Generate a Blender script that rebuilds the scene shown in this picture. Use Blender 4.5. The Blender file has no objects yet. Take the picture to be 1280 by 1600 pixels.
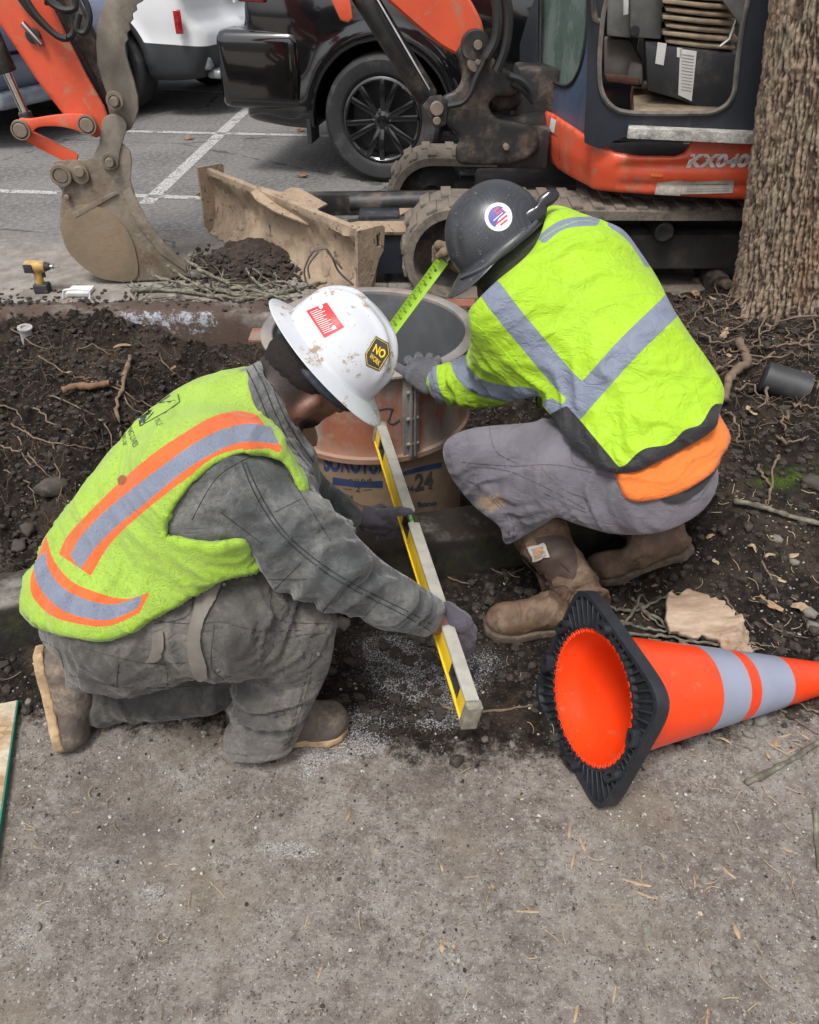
import bpy, bmesh, math, random
import numpy as np
from mathutils import Vector, Matrix
from mathutils.bvhtree import BVHTree
rad = math.radians
# ------------------------------------------------------------------ camera, sky, sun, exposure
SC = bpy.context.scene
CAM_H, PITCH, FOC = 1.55, rad(37), 1256.0            # metres, down, focal length for a 1280 px wide picture
cam_d = bpy.data.cameras.new("camera"); cam = bpy.data.objects.new("camera", cam_d)
SC.collection.objects.link(cam); SC.camera = cam
cam_d.sensor_fit = 'HORIZONTAL'; cam_d.sensor_width = 36; cam_d.lens = FOC/1280*36
cam_d.clip_start = 0.05; cam_d.clip_end = 500
cam.location = (0, 0, CAM_H); cam.rotation_euler = (rad(90)-PITCH, 0, 0)
W = bpy.data.worlds.new("World"); SC.world = W; W.use_nodes = True
wn = W.node_tree; bgn = wn.nodes["Background"]
sky = wn.nodes.new("ShaderNodeTexSky"); sky.sky_type = 'NISHITA'; sky.sun_disc = False
SUN_EL, SUN_AZ = rad(64), rad(205)
sky.sun_elevation = SUN_EL; sky.sun_rotation = SUN_AZ
sky.air_density = 1.0; sky.dust_density = 4.0; sky.ozone_density = 1.0
hsv = wn.nodes.new("ShaderNodeHueSaturation"); hsv.inputs["Saturation"].default_value = 0.22   # overcast: the sky is nearly grey
wn.links.new(sky.outputs[0], hsv.inputs["Color"]); wn.links.new(hsv.outputs[0], bgn.inputs[0])
bgn.inputs[1].default_value = 0.125
sd = bpy.data.lights.new("sun", 'SUN'); sd.energy = 1.5; sd.angle = rad(14); sd.color = (1, 0.97, 0.93)
sun = bpy.data.objects.new("sun", sd); SC.collection.objects.link(sun)
sv = Vector((math.sin(SUN_AZ)*math.cos(SUN_EL), math.cos(SUN_AZ)*math.cos(SUN_EL), math.sin(SUN_EL)))
sun.rotation_euler = sv.to_track_quat('Z', 'Y').to_euler(); sun.location = (0, 0, 10)
SC.view_settings.view_transform = 'Standard'; SC.view_settings.look = 'None'
SC.view_settings.gamma = 1; SC.view_settings.exposure = 0.80
SC.render.engine = 'CYCLES'; SC.cycles.max_bounces = 5; SC.cycles.diffuse_bounces = 3
# ------------------------------------------------------------------ pixel <-> place (pixels of the 1280x1600 photograph)
SP, CP = math.sin(PITCH), math.cos(PITCH)
def ray(px, py):
    u, v = (px-640)/FOC, (py-800)/FOC
    return np.array([u, CP - v*SP, -SP - v*CP])
def P(px, py, Y):
    r = ray(px, py); return np.array([0, 0, CAM_H]) + r*(Y/r[1])
def Pz(px, py, z=0.0):
    r = ray(px, py); return np.array([0, 0, CAM_H]) + r*((z-CAM_H)/r[2])
def proj(V):
    V = np.atleast_2d(V); y = V[:, 1]; z = V[:, 2]-CAM_H
    d = y*CP - z*SP; up = y*SP + z*CP
    return 640+FOC*V[:, 0]/d, 800-FOC*up/d, d
CAMR = np.array([[1, 0, 0], [0, SP, CP], [0, -CP, SP]])       # rows: right, up, towards the camera
def cdir(r, u, t):                                             # direction given as right, up, towards camera
    v = r*CAMR[0]+u*CAMR[1]+t*CAMR[2]; return v/np.linalg.norm(v)
# ------------------------------------------------------------------ noise
def _h(ix, iy, iz, s):
    n = (ix*73856093) ^ (iy*19349663) ^ (iz*83492791) ^ (s*1274126177)
    n = (n & 0x7fffffff); n = (n ^ (n >> 13))*1274126177 & 0x7fffffff; n = (n ^ (n >> 16))*668265263 & 0x7fffffff
    return ((n ^ (n >> 15)) & 0xffff)/65535.0
def vnoise(V, s=0):
    V = np.asarray(V, float); i = np.floor(V).astype(np.int64); f = V-i; f = f*f*(3-2*f); r = 0
    for dx in (0, 1):
        wx = f[..., 0] if dx else 1-f[..., 0]
        for dy in (0, 1):
            wy = f[..., 1] if dy else 1-f[..., 1]
            for dz in (0, 1):
                wz = f[..., 2] if dz else 1-f[..., 2]
                r = r + wx*wy*wz*_h(i[..., 0]+dx, i[..., 1]+dy, i[..., 2]+dz, s)
    return r
def fbm(V, o=4, s=0, g=0.5):
    a, t, r = 1.0, 0, 0
    for k in range(o):
        r = r + a*vnoise(np.asarray(V)*(2.03**k), s+k); t += a; a *= g
    return r/t
# ------------------------------------------------------------------ signed distance modelling (surface nets)
class SDF:
    def __init__(s, lo, hi, h):
        s.lo = np.array(lo, float); s.h = h; s.n = np.ceil((np.array(hi)-s.lo)/h).astype(int)+1
        s.D = np.full(tuple(s.n), 1.0, np.float32)
    def block(s, lo, hi):
        a = np.clip(np.floor((np.array(lo)-s.lo)/s.h).astype(int), 0, s.n); b = np.clip(np.ceil((np.array(hi)-s.lo)/s.h).astype(int)+1, 0, s.n)
        if (b <= a).any(): return None, None
        g = np.meshgrid(*[s.lo[i]+s.h*np.arange(a[i], b[i]) for i in range(3)], indexing='ij')
        return (slice(a[0], b[0]), slice(a[1], b[1]), slice(a[2], b[2])), np.stack(g, -1)
    def mix(s, sl, d, k, op='u'):
        a = s.D[sl]
        if op == 'u':
            h = np.maximum(k-np.abs(a-d), 0)/k; s.D[sl] = np.minimum(a, d)-h*h*k/4
        elif op == 's':
            d = -d; h = np.maximum(k-np.abs(a-d), 0)/k; s.D[sl] = np.maximum(a, d)+h*h*k/4
        elif op == 'i':
            h = np.maximum(k-np.abs(a-d), 0)/k; s.D[sl] = np.maximum(a, d)+h*h*k/4
    def cone(s, a, b, ra, rb, k=0.03, op='u', sc=None):
        a = np.array(a, float); b = np.array(b, float); m = max(ra, rb)+k+0.03
        sl, X = s.block(np.minimum(a, b)-m, np.maximum(a, b)+m)
        if sl is None: return
        ab = b-a; t = np.clip(((X-a)@ab)/max(ab@ab, 1e-9), 0, 1)
        d = np.linalg.norm(X-(a+t[..., None]*ab), axis=-1)-(ra+(rb-ra)*t)
        s.mix(sl, d, k, op)
    def ball(s, a, r, k=0.03, op='u'): s.cone(a, a, r, r, k, op)
    def chain(s, pts, k=0.03, op='u'):
        for p, q in zip(pts[:-1], pts[1:]): s.cone(p[0], q[0], p[1], q[1], k, op)
    def ell(s, c, ax, R=None, k=0.03, op='u'):
        c = np.array(c, float); ax = np.array(ax, float); m = ax.max()+k+0.03
        sl, X = s.block(c-m, c+m)
        if sl is None: return
        Q = X-c
        if R is not None: Q = Q@np.array(R).T              # rows of R: the ellipsoid's axes
        k0 = np.linalg.norm(Q/ax, axis=-1); k1 = np.linalg.norm(Q/ax**2, axis=-1)+1e-9
        s.mix(sl, k0*(k0-1)/k1, k, op)
    def box(s, c, hs, r=0.01, R=None, k=0.01, op='u'):
        c = np.array(c, float); hs = np.array(hs, float); m = np.linalg.norm(hs)+k+0.02
        sl, X = s.block(c-m, c+m)
        if sl is None: return
        Q = X-c
        if R is not None: Q = Q@np.array(R).T
        q = np.abs(Q)-(hs-r); d = np.linalg.norm(np.maximum(q, 0), axis=-1)+np.minimum(q.max(-1), 0)-r
        s.mix(sl, d, k, op)
    def tri(s, a, b, c, r, k=0.03):
        a, b, c = [np.array(v, float) for v in (a, b, c)]; m = r+k+0.03
        sl, X = s.block(np.minimum(np.minimum(a, b), c)-m, np.maximum(np.maximum(a, b), c)+m)
        if sl is None: return
        ba, cb, ac = b-a, c-b, a-c; n = np.cross(ba, ac)
        pa, pb, pc = X-a, X-b, X-c
        sg = np.sign(pa@np.cross(ba, n))+np.sign(pb@np.cross(cb, n))+np.sign(pc@np.cross(ac, n))
        def sq(e, p): return ((e*np.clip((p@e)/(e@e), 0, 1)[..., None]-p)**2).sum(-1)
        ed = np.minimum(np.minimum(sq(ba, pa), sq(cb, pb)), sq(ac, pc)); pl = (pa@n)**2/(n@n)
        s.mix(sl, np.sqrt(np.where(sg < 2.0, ed, pl))-r, k)
    def carve(s, sil, k=0.02, grow=0.0):
        sl, X = s.block(s.lo, s.lo+s.h*s.n)
        s.mix(sl, sil(X.reshape(-1, 3)).reshape(X.shape[:3])-grow, k, 'i')
    def func(s, f, k=0.02, op='u'):
        sl, X = s.block(s.lo, s.lo+s.h*s.n); s.mix(sl, f(X), k, op)
    def mesh(s, smooth=1):
        D = s.D; D[0] = 1; D[-1] = 1; D[:, 0] = 1; D[:, -1] = 1; D[:, :, 0] = 1; D[:, :, -1] = 1
        S = D < 0; c = [slice(0, -1), slice(1, None)]
        acc = np.zeros(tuple(np.array(D.shape)-1)+(3,), np.float32); cnt = np.zeros(tuple(np.array(D.shape)-1), np.float32)
        for ax in range(3):
            o = [a for a in range(3) if a != ax]
            for i in (0, 1):
                for j in (0, 1):
                    s0 = [None]*3; s1 = [None]*3
                    s0[ax] = c[0]; s1[ax] = c[1]; s0[o[0]] = s1[o[0]] = c[i]; s0[o[1]] = s1[o[1]] = c[j]
                    a = D[tuple(s0)]; b = D[tuple(s1)]; x = (a < 0) != (b < 0)
                    t = np.where(x, a/np.where(x, a-b, 1), 0)
                    acc[..., ax] += t; acc[..., o[0]] += x*i; acc[..., o[1]] += x*j; cnt += x
        on = cnt > 0; idx = np.full(cnt.shape, -1, np.int64); w = np.argwhere(on); idx[on] = np.arange(len(w))
        V = s.lo+s.h*(w+acc[on]/cnt[on][:, None]); F = []
        for ax in range(3):
            o = [(ax+1) % 3, (ax+2) % 3]
            s0 = [slice(1, -1)]*3; s0[ax] = slice(0, -1); s1 = [slice(1, -1)]*3; s1[ax] = slice(1, None)
            a = S[tuple(s0)]; b = S[tuple(s1)]; e = np.argwhere(a != b)
            if not len(e): continue
            fl = a[tuple(e.T)]; e = e+1; e[:, ax] -= 1
            def at(i, j):
                q = e.copy(); q[:, o[0]] += i; q[:, o[1]] += j; return idx[tuple(q.T)]
            q = np.stack([at(-1, -1), at(0, -1), at(0, 0), at(-1, 0)], 1); q[~fl] = q[~fl][:, ::-1]; F.append(q)
        F = np.concatenate(F); V = V.astype(float)
        for _ in range(smooth): V = relax(V, F, 0.5)
        return V, F
def relax(V, F, f=0.5):
    A = np.zeros_like(V); n = np.zeros(len(V))
    for i in range(4):
        for j in (1, 3):
            np.add.at(A, F[:, i], V[F[:, (i+j) % 4]]); np.add.at(n, F[:, i], 1)
    return V+f*(A/np.maximum(n, 1)[:, None]-V)
def vnormals(V, F):
    n = np.cross(V[F[:, 2]]-V[F[:, 0]], V[F[:, 3]]-V[F[:, 1]]); N = np.zeros_like(V)
    for i in range(4): np.add.at(N, F[:, i], n)
    return N/(np.linalg.norm(N, axis=1)[:, None]+1e-12)
def spline(pts, n=8, closed=True):
    p = np.array(pts, float); m = len(p); out = []
    for i in range(m if closed else m-1):
        g = (lambda j: p[j % m]) if closed else (lambda j: p[min(max(j, 0), m-1)])
        a, b, c, d = g(i-1), g(i), g(i+1), g(i+2)
        for t in np.arange(n)/n: out.append(0.5*(2*b+(c-a)*t+(2*a-5*b+4*c-d)*t*t+(3*b-a-3*c+d)*t**3))
    if not closed: out.append(p[-1])
    return np.array(out)
def poly_sd(pts, x, y):
    """signed distance (pixels) of points to a closed polygon, negative inside"""
    pts = np.array(pts, float); d = np.full(x.shape, 1e18); ins = np.zeros(x.shape, bool)
    for i in range(len(pts)):
        ax, ay = pts[i]; bx, by = pts[(i+1) % len(pts)]; ex, ey = bx-ax, by-ay
        t = np.clip(((x-ax)*ex+(y-ay)*ey)/(ex*ex+ey*ey+1e-9), 0, 1)
        d = np.minimum(d, (x-ax-t*ex)**2+(y-ay-t*ey)**2)
        if ay != by:
            c = ((ay > y) != (by > y)) & (x < (bx-ax)*(y-ay)/(by-ay)+ax); ins ^= c
    d = np.sqrt(d); return np.where(ins, -d, d)
def line_d(pts, x, y):
    pts = np.array(pts, float); d = np.full(x.shape, 1e18)
    for (ax, ay), (bx, by) in zip(pts[:-1], pts[1:]):
        ex, ey = bx-ax, by-ay; t = np.clip(((x-ax)*ex+(y-ay)*ey)/(ex*ex+ey*ey+1e-9), 0, 1)
        d = np.minimum(d, (x-ax-t*ex)**2+(y-ay-t*ey)**2)
    return np.sqrt(d)
def outline(pts, smooth=True, step=3.0):
    """an outline as a function of world points: distance in metres from the cone of sight lines through it"""
    p = spline(pts, 5) if smooth else np.array(pts, float)
    lo = p.min(0)-120; hi = p.max(0)+120; nx, ny = (np.ceil((hi-lo)/step)).astype(int)+1
    gx, gy = np.meshgrid(lo[0]+step*np.arange(nx), lo[1]+step*np.arange(ny), indexing='ij'); T = poly_sd(p, gx, gy)
    def f(X):
        px, py, d = proj(X); fx = np.clip((px-lo[0])/step, 0, nx-1.001); fy = np.clip((py-lo[1])/step, 0, ny-1.001)
        i = fx.astype(int); j = fy.astype(int); u = fx-i; v = fy-j
        t = T[i, j]*(1-u)*(1-v)+T[i+1, j]*u*(1-v)+T[i, j+1]*(1-u)*v+T[i+1, j+1]*u*v
        return t*d/FOC
    return f
# ------------------------------------------------------------------ materials
def srgb(r, g, b):
    return tuple(((c/255)/12.92 if c <= 10 else ((c/255+0.055)/1.055)**2.4) for c in (r, g, b))+(1,)
class MT:
    """small node-material builder"""
    def __init__(s, name):
        s.m = bpy.data.materials.new(name); s.m.use_nodes = True; s.t = s.m.node_tree; s.b = s.t.nodes["Principled BSDF"]
        s.tc = s.t.nodes.new("ShaderNodeTexCoord").outputs["Object"]
    def n(s, ty, **kw):
        nd = s.t.nodes.new(ty)
        for k, v in kw.items(): setattr(nd, k, v)
        return nd
    def l(s, a, b): s.t.links.new(a, b)
    def mapped(s, sc=(1, 1, 1), rot=(0, 0, 0)):
        m = s.n("ShaderNodeMapping"); m.inputs["Scale"].default_value = sc; m.inputs["Rotation"].default_value = rot
        s.l(s.tc, m.inputs[0]); return m.outputs[0]
    def noise(s, scale, detail=6, rough=0.6, vec=None, dist=0.0):
        n = s.n("ShaderNodeTexNoise"); n.inputs["Scale"].default_value = scale; n.inputs["Detail"].default_value = detail
        n.inputs["Roughness"].default_value = rough; n.inputs["Distortion"].default_value = dist
        s.l(vec or s.tc, n.inputs["Vector"]); return n.outputs[0]
    def vor(s, scale, vec=None, feat='F1', out="Distance"):
        n = s.n("ShaderNodeTexVoronoi", feature=feat); n.inputs["Scale"].default_value = scale
        s.l(vec or s.tc, n.inputs["Vector"]); return n.outputs[out]
    def ramp(s, v, a, b, lo=0.0, hi=1.0):
        n = s.n("ShaderNodeMapRange", interpolation_type='SMOOTHSTEP'); s.l(v, n.inputs["Value"])
        for k, x in zip(("From Min", "From Max", "To Min", "To Max"), (a, b, lo, hi)): n.inputs[k].default_value = x
        return n.outputs[0]
    def math(s, op, a, b=0.0):
        n = s.n("ShaderNodeMath", operation=op)
        for i, v in enumerate((a, b)):
            if isinstance(v, (int, float)): n.inputs[i].default_value = v
            else: s.l(v, n.inputs[i])
        return n.outputs[0]
    def mix(s, f, a, b, mode='MIX'):
        n = s.n("ShaderNodeMix", data_type='RGBA', blend_type=mode)
        for k, v in ((0, f), (6, a), (7, b)):
            if isinstance(v, (int, float)): n.inputs[k].default_value = v
            elif isinstance(v, tuple): n.inputs[k].default_value = v if len(v) == 4 else v+(1,)
            else: s.l(v, n.inputs[k])
        return n.outputs[2]
    def attr(s, name): 
        a = s.n("ShaderNodeAttribute"); a.attribute_name = name; return a.outputs["Fac"]
    def col(s, c):
        if isinstance(c, tuple): s.b.inputs["Base Color"].default_value = c if len(c) == 4 else c+(1,)
        else: s.l(c, s.b.inputs["Base Color"])
    def rough(s, r):
        if isinstance(r, (int, float)): s.b.inputs["Roughness"].default_value = r
        else: s.l(r, s.b.inputs["Roughness"])
    def set(s, k, v): s.b.inputs[k].default_value = v
    def bump(s, h, dist=0.002, strength=1.0):
        n = s.n("ShaderNodeBump"); n.inputs["Distance"].default_value = dist; n.inputs["Strength"].default_value = strength
        s.l(h, n.inputs["Height"])
        prev = s.b.inputs["Normal"]
        if prev.is_linked: s.l(prev.links[0].from_socket, n.inputs["Normal"])
        s.l(n.outputs[0], prev)
def simple(name, c, rough=0.6, metal=0.0, var=0.25, vs=12, bump=0.0006, bs=60, dirt=None, da=0.45, ds=6, coat=0, spec=0.5, streak=False, grime=None):
    """one colour with natural variation; dirt = colour of dust lying on it, da = how much of it"""
    M = MT(name); c = c if len(c) == 4 else c+(1,)
    n1 = M.noise(vs, 5); dk = tuple(x*(1-var) for x in c[:3])+(1,); lt = tuple(min(1, x*(1+var)) for x in c[:3])+(1,)
    col = M.mix(M.ramp(n1, 0.3, 0.7), dk, lt); r = rough
    if dirt:
        vec = M.mapped((1, 1, 0.25)) if streak else None
        f = M.ramp(M.noise(ds, 8, 0.68, vec), 1-da-0.12, 1-da+0.12)
        f2 = M.ramp(M.noise(ds*9, 4, 0.7), 0.35, 0.65, 0.35, 1.0)
        ff = M.math('MULTIPLY', f, f2); col = M.mix(ff, col, dirt if len(dirt) == 4 else dirt+(1,))
        if metal == 0: r = M.ramp(ff, 0, 1, rough, 0.9)
        if metal: M.l(M.ramp(ff, 0, 1, metal, 0.0), M.b.inputs["Metallic"]); r = M.ramp(ff, 0, 1, rough, 0.9)
    if grime:
        g = M.ramp(M.noise(ds*2.3, 6, 0.7, None, 0.6), 0.56, 0.66); col = M.mix(g, col, grime)
    M.col(col); M.rough(r); M.set("Metallic", metal) if not M.b.inputs["Metallic"].is_linked else None
    M.set("Coat Weight", coat); M.set("Specular IOR Level", spec)
    if bump: M.bump(M.noise(bs, 5), bump)
    return M.m
# ------------------------------------------------------------------ objects
COL = SC.collection; WLOC = {}
def tag(o, label=None, cat=None, group=None, kind=None):
    for k, v in (('label', label), ('category', cat), ('group', group), ('kind', kind)):
        if v: o[k] = v
    return o
def root(name, loc, label, cat, group=None):
    o = bpy.data.objects.new(name, None); COL.objects.link(o); o.empty_display_size = 0.1
    o.location = loc; WLOC[o.name] = np.array(loc, float); return tag(o, label, cat, group)
def obj(name, V, F, m, parent=None, smooth=True, origin=None, label=None):
    """one mesh object from world-space points; its own origin is its parent's, or `origin`"""
    V = np.asarray(V, float)
    po = WLOC[parent.name] if parent else np.zeros(3)
    o0 = np.array(origin, float) if origin is not None else (po if parent else V.mean(0)*[1, 1, 0]+[0, 0, V[:, 2].min()])
    me = bpy.data.meshes.new(name); me.from_pydata((V-o0).tolist(), [], F.tolist() if hasattr(F, 'tolist') else F)
    if isinstance(m, (list, tuple)):
        for x in m: me.materials.append(x)
    elif m: me.materials.append(m)
    if smooth: me.polygons.foreach_set("use_smooth", [True]*len(me.polygons))
    me.validate(); me.update()
    o = bpy.data.objects.new(name, me); COL.objects.link(o)
    if parent: o.parent = parent
    o.location = o0-po; WLOC[o.name] = o0
    if label: o['label'] = label
    return o
def fattr(o, name, vals):
    a = o.data.attributes.new(name, 'FLOAT', 'POINT'); a.data.foreach_set("value", np.asarray(vals, np.float32))
def region(V, polys, smooth=True, off=0.0):
    px, py, d = proj(V); r = np.full(len(V), 1e9)
    for p in polys: r = np.minimum(r, poly_sd(spline(p, 5) if smooth else p, px, py))
    return (r+off)*d/FOC
def strip(V, lines, w):
    """signed distance in metres to strips of w pixels laid along pixel lines"""
    px, py, d = proj(V); r = np.full(len(V), 1e9)
    for l in lines: r = np.minimum(r, line_d(spline(l, 5, False) if len(l) > 2 else l, px, py))
    return (r-w/2)*d/FOC
class MB:
    """collects shapes for one mesh"""
    def __init__(s): s.V = []; s.F = []; s.c = 0; s.mi = []; s.cur = 0
    def add(s, V, F):
        V = np.asarray(V, float); s.V.append(V); s.F += [tuple(int(i)+s.c for i in f) for f in F]; s.mi += [s.cur]*len(F); s.c += len(V); return s
    def bm(s, b, T=None):
        b.verts.ensure_lookup_table(); V = np.array([v.co[:] for v in b.verts]).reshape(-1, 3)
        F = [[v.index for v in f.verts] for f in b.faces]; b.free()
        if T is not None: V = T(V)
        return s.add(V, F)
    def box(s, c, hs, R=None, bev=0.0, seg=2):
        b = bmesh.new(); bmesh.ops.create_cube(b, size=2)
        for v in b.verts: v.co = Vector((v.co[0]*hs[0], v.co[1]*hs[1], v.co[2]*hs[2]))
        if bev: bmesh.ops.bevel(b, geom=b.edges[:], offset=bev, segments=seg, affect='EDGES', profile=0.6)
        return s.bm(b, lambda V: (V@np.array(R) if R is not None else V)+np.array(c))
    def prism(s, pts, a, b_, frame=None, bev=0.0, seg=2):
        """polygon pts (2-D) extruded from a to b along the third axis; frame = (origin, ex, ey, ez)"""
        b = bmesh.new(); A = [b.verts.new((p[0], p[1], a)) for p in pts]; f = b.faces.new(A)
        r = bmesh.ops.extrude_face_region(b, geom=[f])
        for v in r['geom']:
            if isinstance(v, bmesh.types.BMVert): v.co.z = b_
        bmesh.ops.recalc_face_normals(b, faces=b.faces[:])
        if bev: bmesh.ops.bevel(b, geom=[e for e in b.edges if len(e.link_faces) == 2 and e.calc_face_angle(0) > 0.5], offset=bev, segments=seg, affect='EDGES', profile=0.6)
        T = None
        if frame is not None:
            o, ex, ey, ez = [np.array(q, float) for q in frame]; T = lambda V: o+V[:, :1]*ex+V[:, 1:2]*ey+V[:, 2:3]*ez
        return s.bm(b, T)
    def tube(s, pts, r, n=8, cap=True):
        pts = np.array(pts, float); m = len(pts); r = np.broadcast_to(np.array(r, float), (m,))
        t = np.gradient(pts, axis=0) if m > 1 else None; V = []; u = None
        for i in range(m):
            d = t[i]/(np.linalg.norm(t[i])+1e-12)
            if u is None:
                u = np.cross(d, [0, 0, 1]) if abs(d[2]) < 0.9 else np.cross(d, [1, 0, 0])
            u = u-d*(u@d); u /= np.linalg.norm(u)+1e-12; w = np.cross(d, u)
            for k in range(n):
                a = 2*math.pi*k/n; V.append(pts[i]+r[i]*(math.cos(a)*u+math.sin(a)*w))
        F = [[i*n+k, i*n+(k+1) % n, (i+1)*n+(k+1) % n, (i+1)*n+k] for i in range(m-1) for k in range(n)]
        if cap: F += [list(range(n))[::-1], [(m-1)*n+k for k in range(n)]]
        return s.add(V, F)
    def cyl(s, a, b, r, n=24, bev=0.0, r2=None):
        a = np.array(a, float); b = np.array(b, float); d = b-a; L = np.linalg.norm(d); d = d/L; r2 = r if r2 is None else r2
        if bev: return s.tube([a, a+d*1e-5, a+d*bev*0.3, a+d*bev, b-d*bev, b-d*bev*0.3, b-d*1e-5, b], [r-bev, r-bev, r-bev*0.3, r, r2, r2-bev*0.3, r2-bev, r2-bev], n)
        return s.tube([a, b], [r, r2], n)
    def lathe(s, prof, o, ax, n=48, ex=None):
        """profile of (radius, height) turned about axis ax through o"""
        ax = np.array(ax, float); ax /= np.linalg.norm(ax); o = np.array(o, float)
        u = np.cross(ax, [0, 0, 1]) if abs(ax[2]) < 0.9 else np.cross(ax, [0, 1, 0]); u /= np.linalg.norm(u); w = np.cross(ax, u)
        V = [o+h*ax+r*(math.cos(2*math.pi*k/n)*u+math.sin(2*math.pi*k/n)*w) for r, h in prof for k in range(n)]
        m = len(prof); F = [[i*n+k, i*n+(k+1) % n, (i+1)*n+(k+1) % n, (i+1)*n+k] for i in range(m-1) for k in range(n)]
        return s.add(V, F)
    def build(s, name, m, parent=None, smooth=True, label=None, auto=True):
        if not s.V: return None
        V = np.concatenate(s.V); o = obj(name, V, s.F, m, parent, smooth, label=label)
        if isinstance(m, (list, tuple)): o.data.polygons.foreach_set("material_index", s.mi)
        if smooth and auto:
            try: o.data.set_sharp_from_angle(angle=rad(38))
            except Exception: pass
        bm = bmesh.new(); bm.from_mesh(o.data); bmesh.ops.recalc_face_normals(bm, faces=bm.faces[:]); bm.to_mesh(o.data); bm.free(); o.data.validate(); o.data.update()
        return o
def frame(a, b, up=(0, 0, 1)):
    """rows: along a->b, sideways, up"""
    x = np.array(b, float)-np.array(a, float); x /= np.linalg.norm(x); y = np.cross(up, x); y /= np.linalg.norm(y); return np.array([x, y, np.cross(x, y)])
def bvh_of(*objs):
    V = []; F = []; c = 0
    for o in objs:
        v = np.zeros(len(o.data.vertices)*3); o.data.vertices.foreach_get("co", v); v = v.reshape(-1, 3)+WLOC[o.name]
        V += v.tolist(); F += [[i+c for i in p.vertices] for p in o.data.polygons]; c = len(V)
    return BVHTree.FromPolygons(V, F)
def cast(bvh, px, py, off=0.0015):
    r = ray(px, py); r = r/np.linalg.norm(r); h = bvh.ray_cast(Vector((0, 0, CAM_H)), Vector(r))
    if h[0] is None: return None
    nn = np.array(h[1]); nn = nn if nn@r < 0 else -nn
    return np.array(h[0])+nn*off
def patch(name, bvh, poly, m, parent, off=0.0015, res=4.0, thick=0.0, label=None):
    """a sticker or sewn-on patch: a pixel polygon laid on the surface below it"""
    b = bmesh.new(); vs = [b.verts.new((p[0], p[1], 0)) for p in poly]; b.faces.new(vs)
    x0, y0 = np.min(poly, 0); x1, y1 = np.max(poly, 0)
    for k in np.arange(x0+res, x1, res): bmesh.ops.bisect_plane(b, geom=b.verts[:]+b.edges[:]+b.faces[:], plane_co=(k, 0, 0), plane_no=(1, 0, 0))
    for k in np.arange(y0+res, y1, res): bmesh.ops.bisect_plane(b, geom=b.verts[:]+b.edges[:]+b.faces[:], plane_co=(0, k, 0), plane_no=(0, 1, 0))
    V = []; last = None; b.verts.ensure_lookup_table()
    for v in b.verts:
        q = cast(bvh, v.co.x, v.co.y, off); q = last if q is None else q; last = q; V.append(q)
    F = [[v.index for v in f.verts] for f in b.faces]; b.free()
    if any(v is None for v in V): V = [v if v is not None else last for v in V]
    return obj(name, V, F, m, parent, label=label)
def text_mesh(txt, shear=0.0, bold=0.0, spacing=1.0):
    cu = bpy.data.curves.new("lettering", 'FONT'); cu.body = txt; cu.align_x = 'LEFT'; cu.shear = shear; cu.offset = bold; cu.space_character = spacing
    o = bpy.data.objects.new("lettering", cu); COL.objects.link(o); bpy.context.view_layer.update()
    me = bpy.data.meshes.new_from_object(o.evaluated_get(bpy.context.evaluated_depsgraph_get()))
    V = np.zeros(len(me.vertices)*3); me.vertices.foreach_get("co", V); V = V.reshape(-1, 3); F = [list(p.vertices) for p in me.polygons]
    bpy.data.objects.remove(o); bpy.data.curves.remove(cu); bpy.data.meshes.remove(me)
    lo = V.min(0); hi = V.max(0); V = (V-lo)/np.maximum(hi-lo, 1e-6); return V, F
def decal_text(name, txt, bvh, q, m, parent, off=0.002, **kw):
    """lettering laid on a surface; q = pixel corners: bottom left, bottom right, top left"""
    V, F = text_mesh(txt, **kw); a, b, c = [np.array(k, float) for k in q]; out = []; last = None
    for v in V:
        p = a+v[0]*(b-a)+v[1]*(c-a); h = cast(bvh, p[0], p[1], off); h = last if h is None else h; last = h; out.append(h)
    if any(v is None for v in out): out = [last if v is None else v for v in out]
    return obj(name, out, F, m, parent, smooth=False)
def plane_text(name, txt, o, ex, ey, m, parent, **kw):
    V, F = text_mesh(txt, **kw); o, ex, ey = [np.array(k, float) for k in (o, ex, ey)]
    return obj(name, o+V[:, :1]*ex+V[:, 1:2]*ey, F, m, parent, smooth=False)
def seamline(mb, bvh, pts, r=0.0012, off=0.0004, sm=True):
    p = spline(pts, 5, False) if sm and len(pts) > 2 else np.array(pts, float)
    L = np.linalg.norm(np.diff(p, axis=0), axis=1); q = [p[0]]
    for a, b, l in zip(p[:-1], p[1:], L):
        for k in range(1, max(1, int(l/6))+1): q.append(a+(b-a)*k/max(1, int(l/6)))
    run = []
    for x in q:
        h = cast(bvh, x[0], x[1], off)
        if h is None or (run and np.linalg.norm(h-run[-1]) > 0.05):
            if len(run) > 2: mb.tube(run, r, 5)
            run = [] if h is None else [h]
        else: run.append(h)
    if len(run) > 2: mb.tube(run, r, 5)
def crumple(V, N, sc, amp, s=0):
    """sharp small creases in every direction"""
    q = V*sc+(fbm(V*sc*.7, 2, s)[:, None]-.5)*1.2; d = 0
    for k in range(2): n = vnoise(q*(1.9**k)*[1, 1, 1.25]+k*7, s+k+11); d = d+((1-np.abs(2*n-1))**2-.33)/(2.2**k)
    return V+N*(amp*d)[:, None]
def tuck(V, N, sil, F=None):
    """keeps a displaced garment within its outline"""
    for _ in range(2): V = V-N*np.clip(sil(V), 0, .04)[:, None]
    return V
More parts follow.
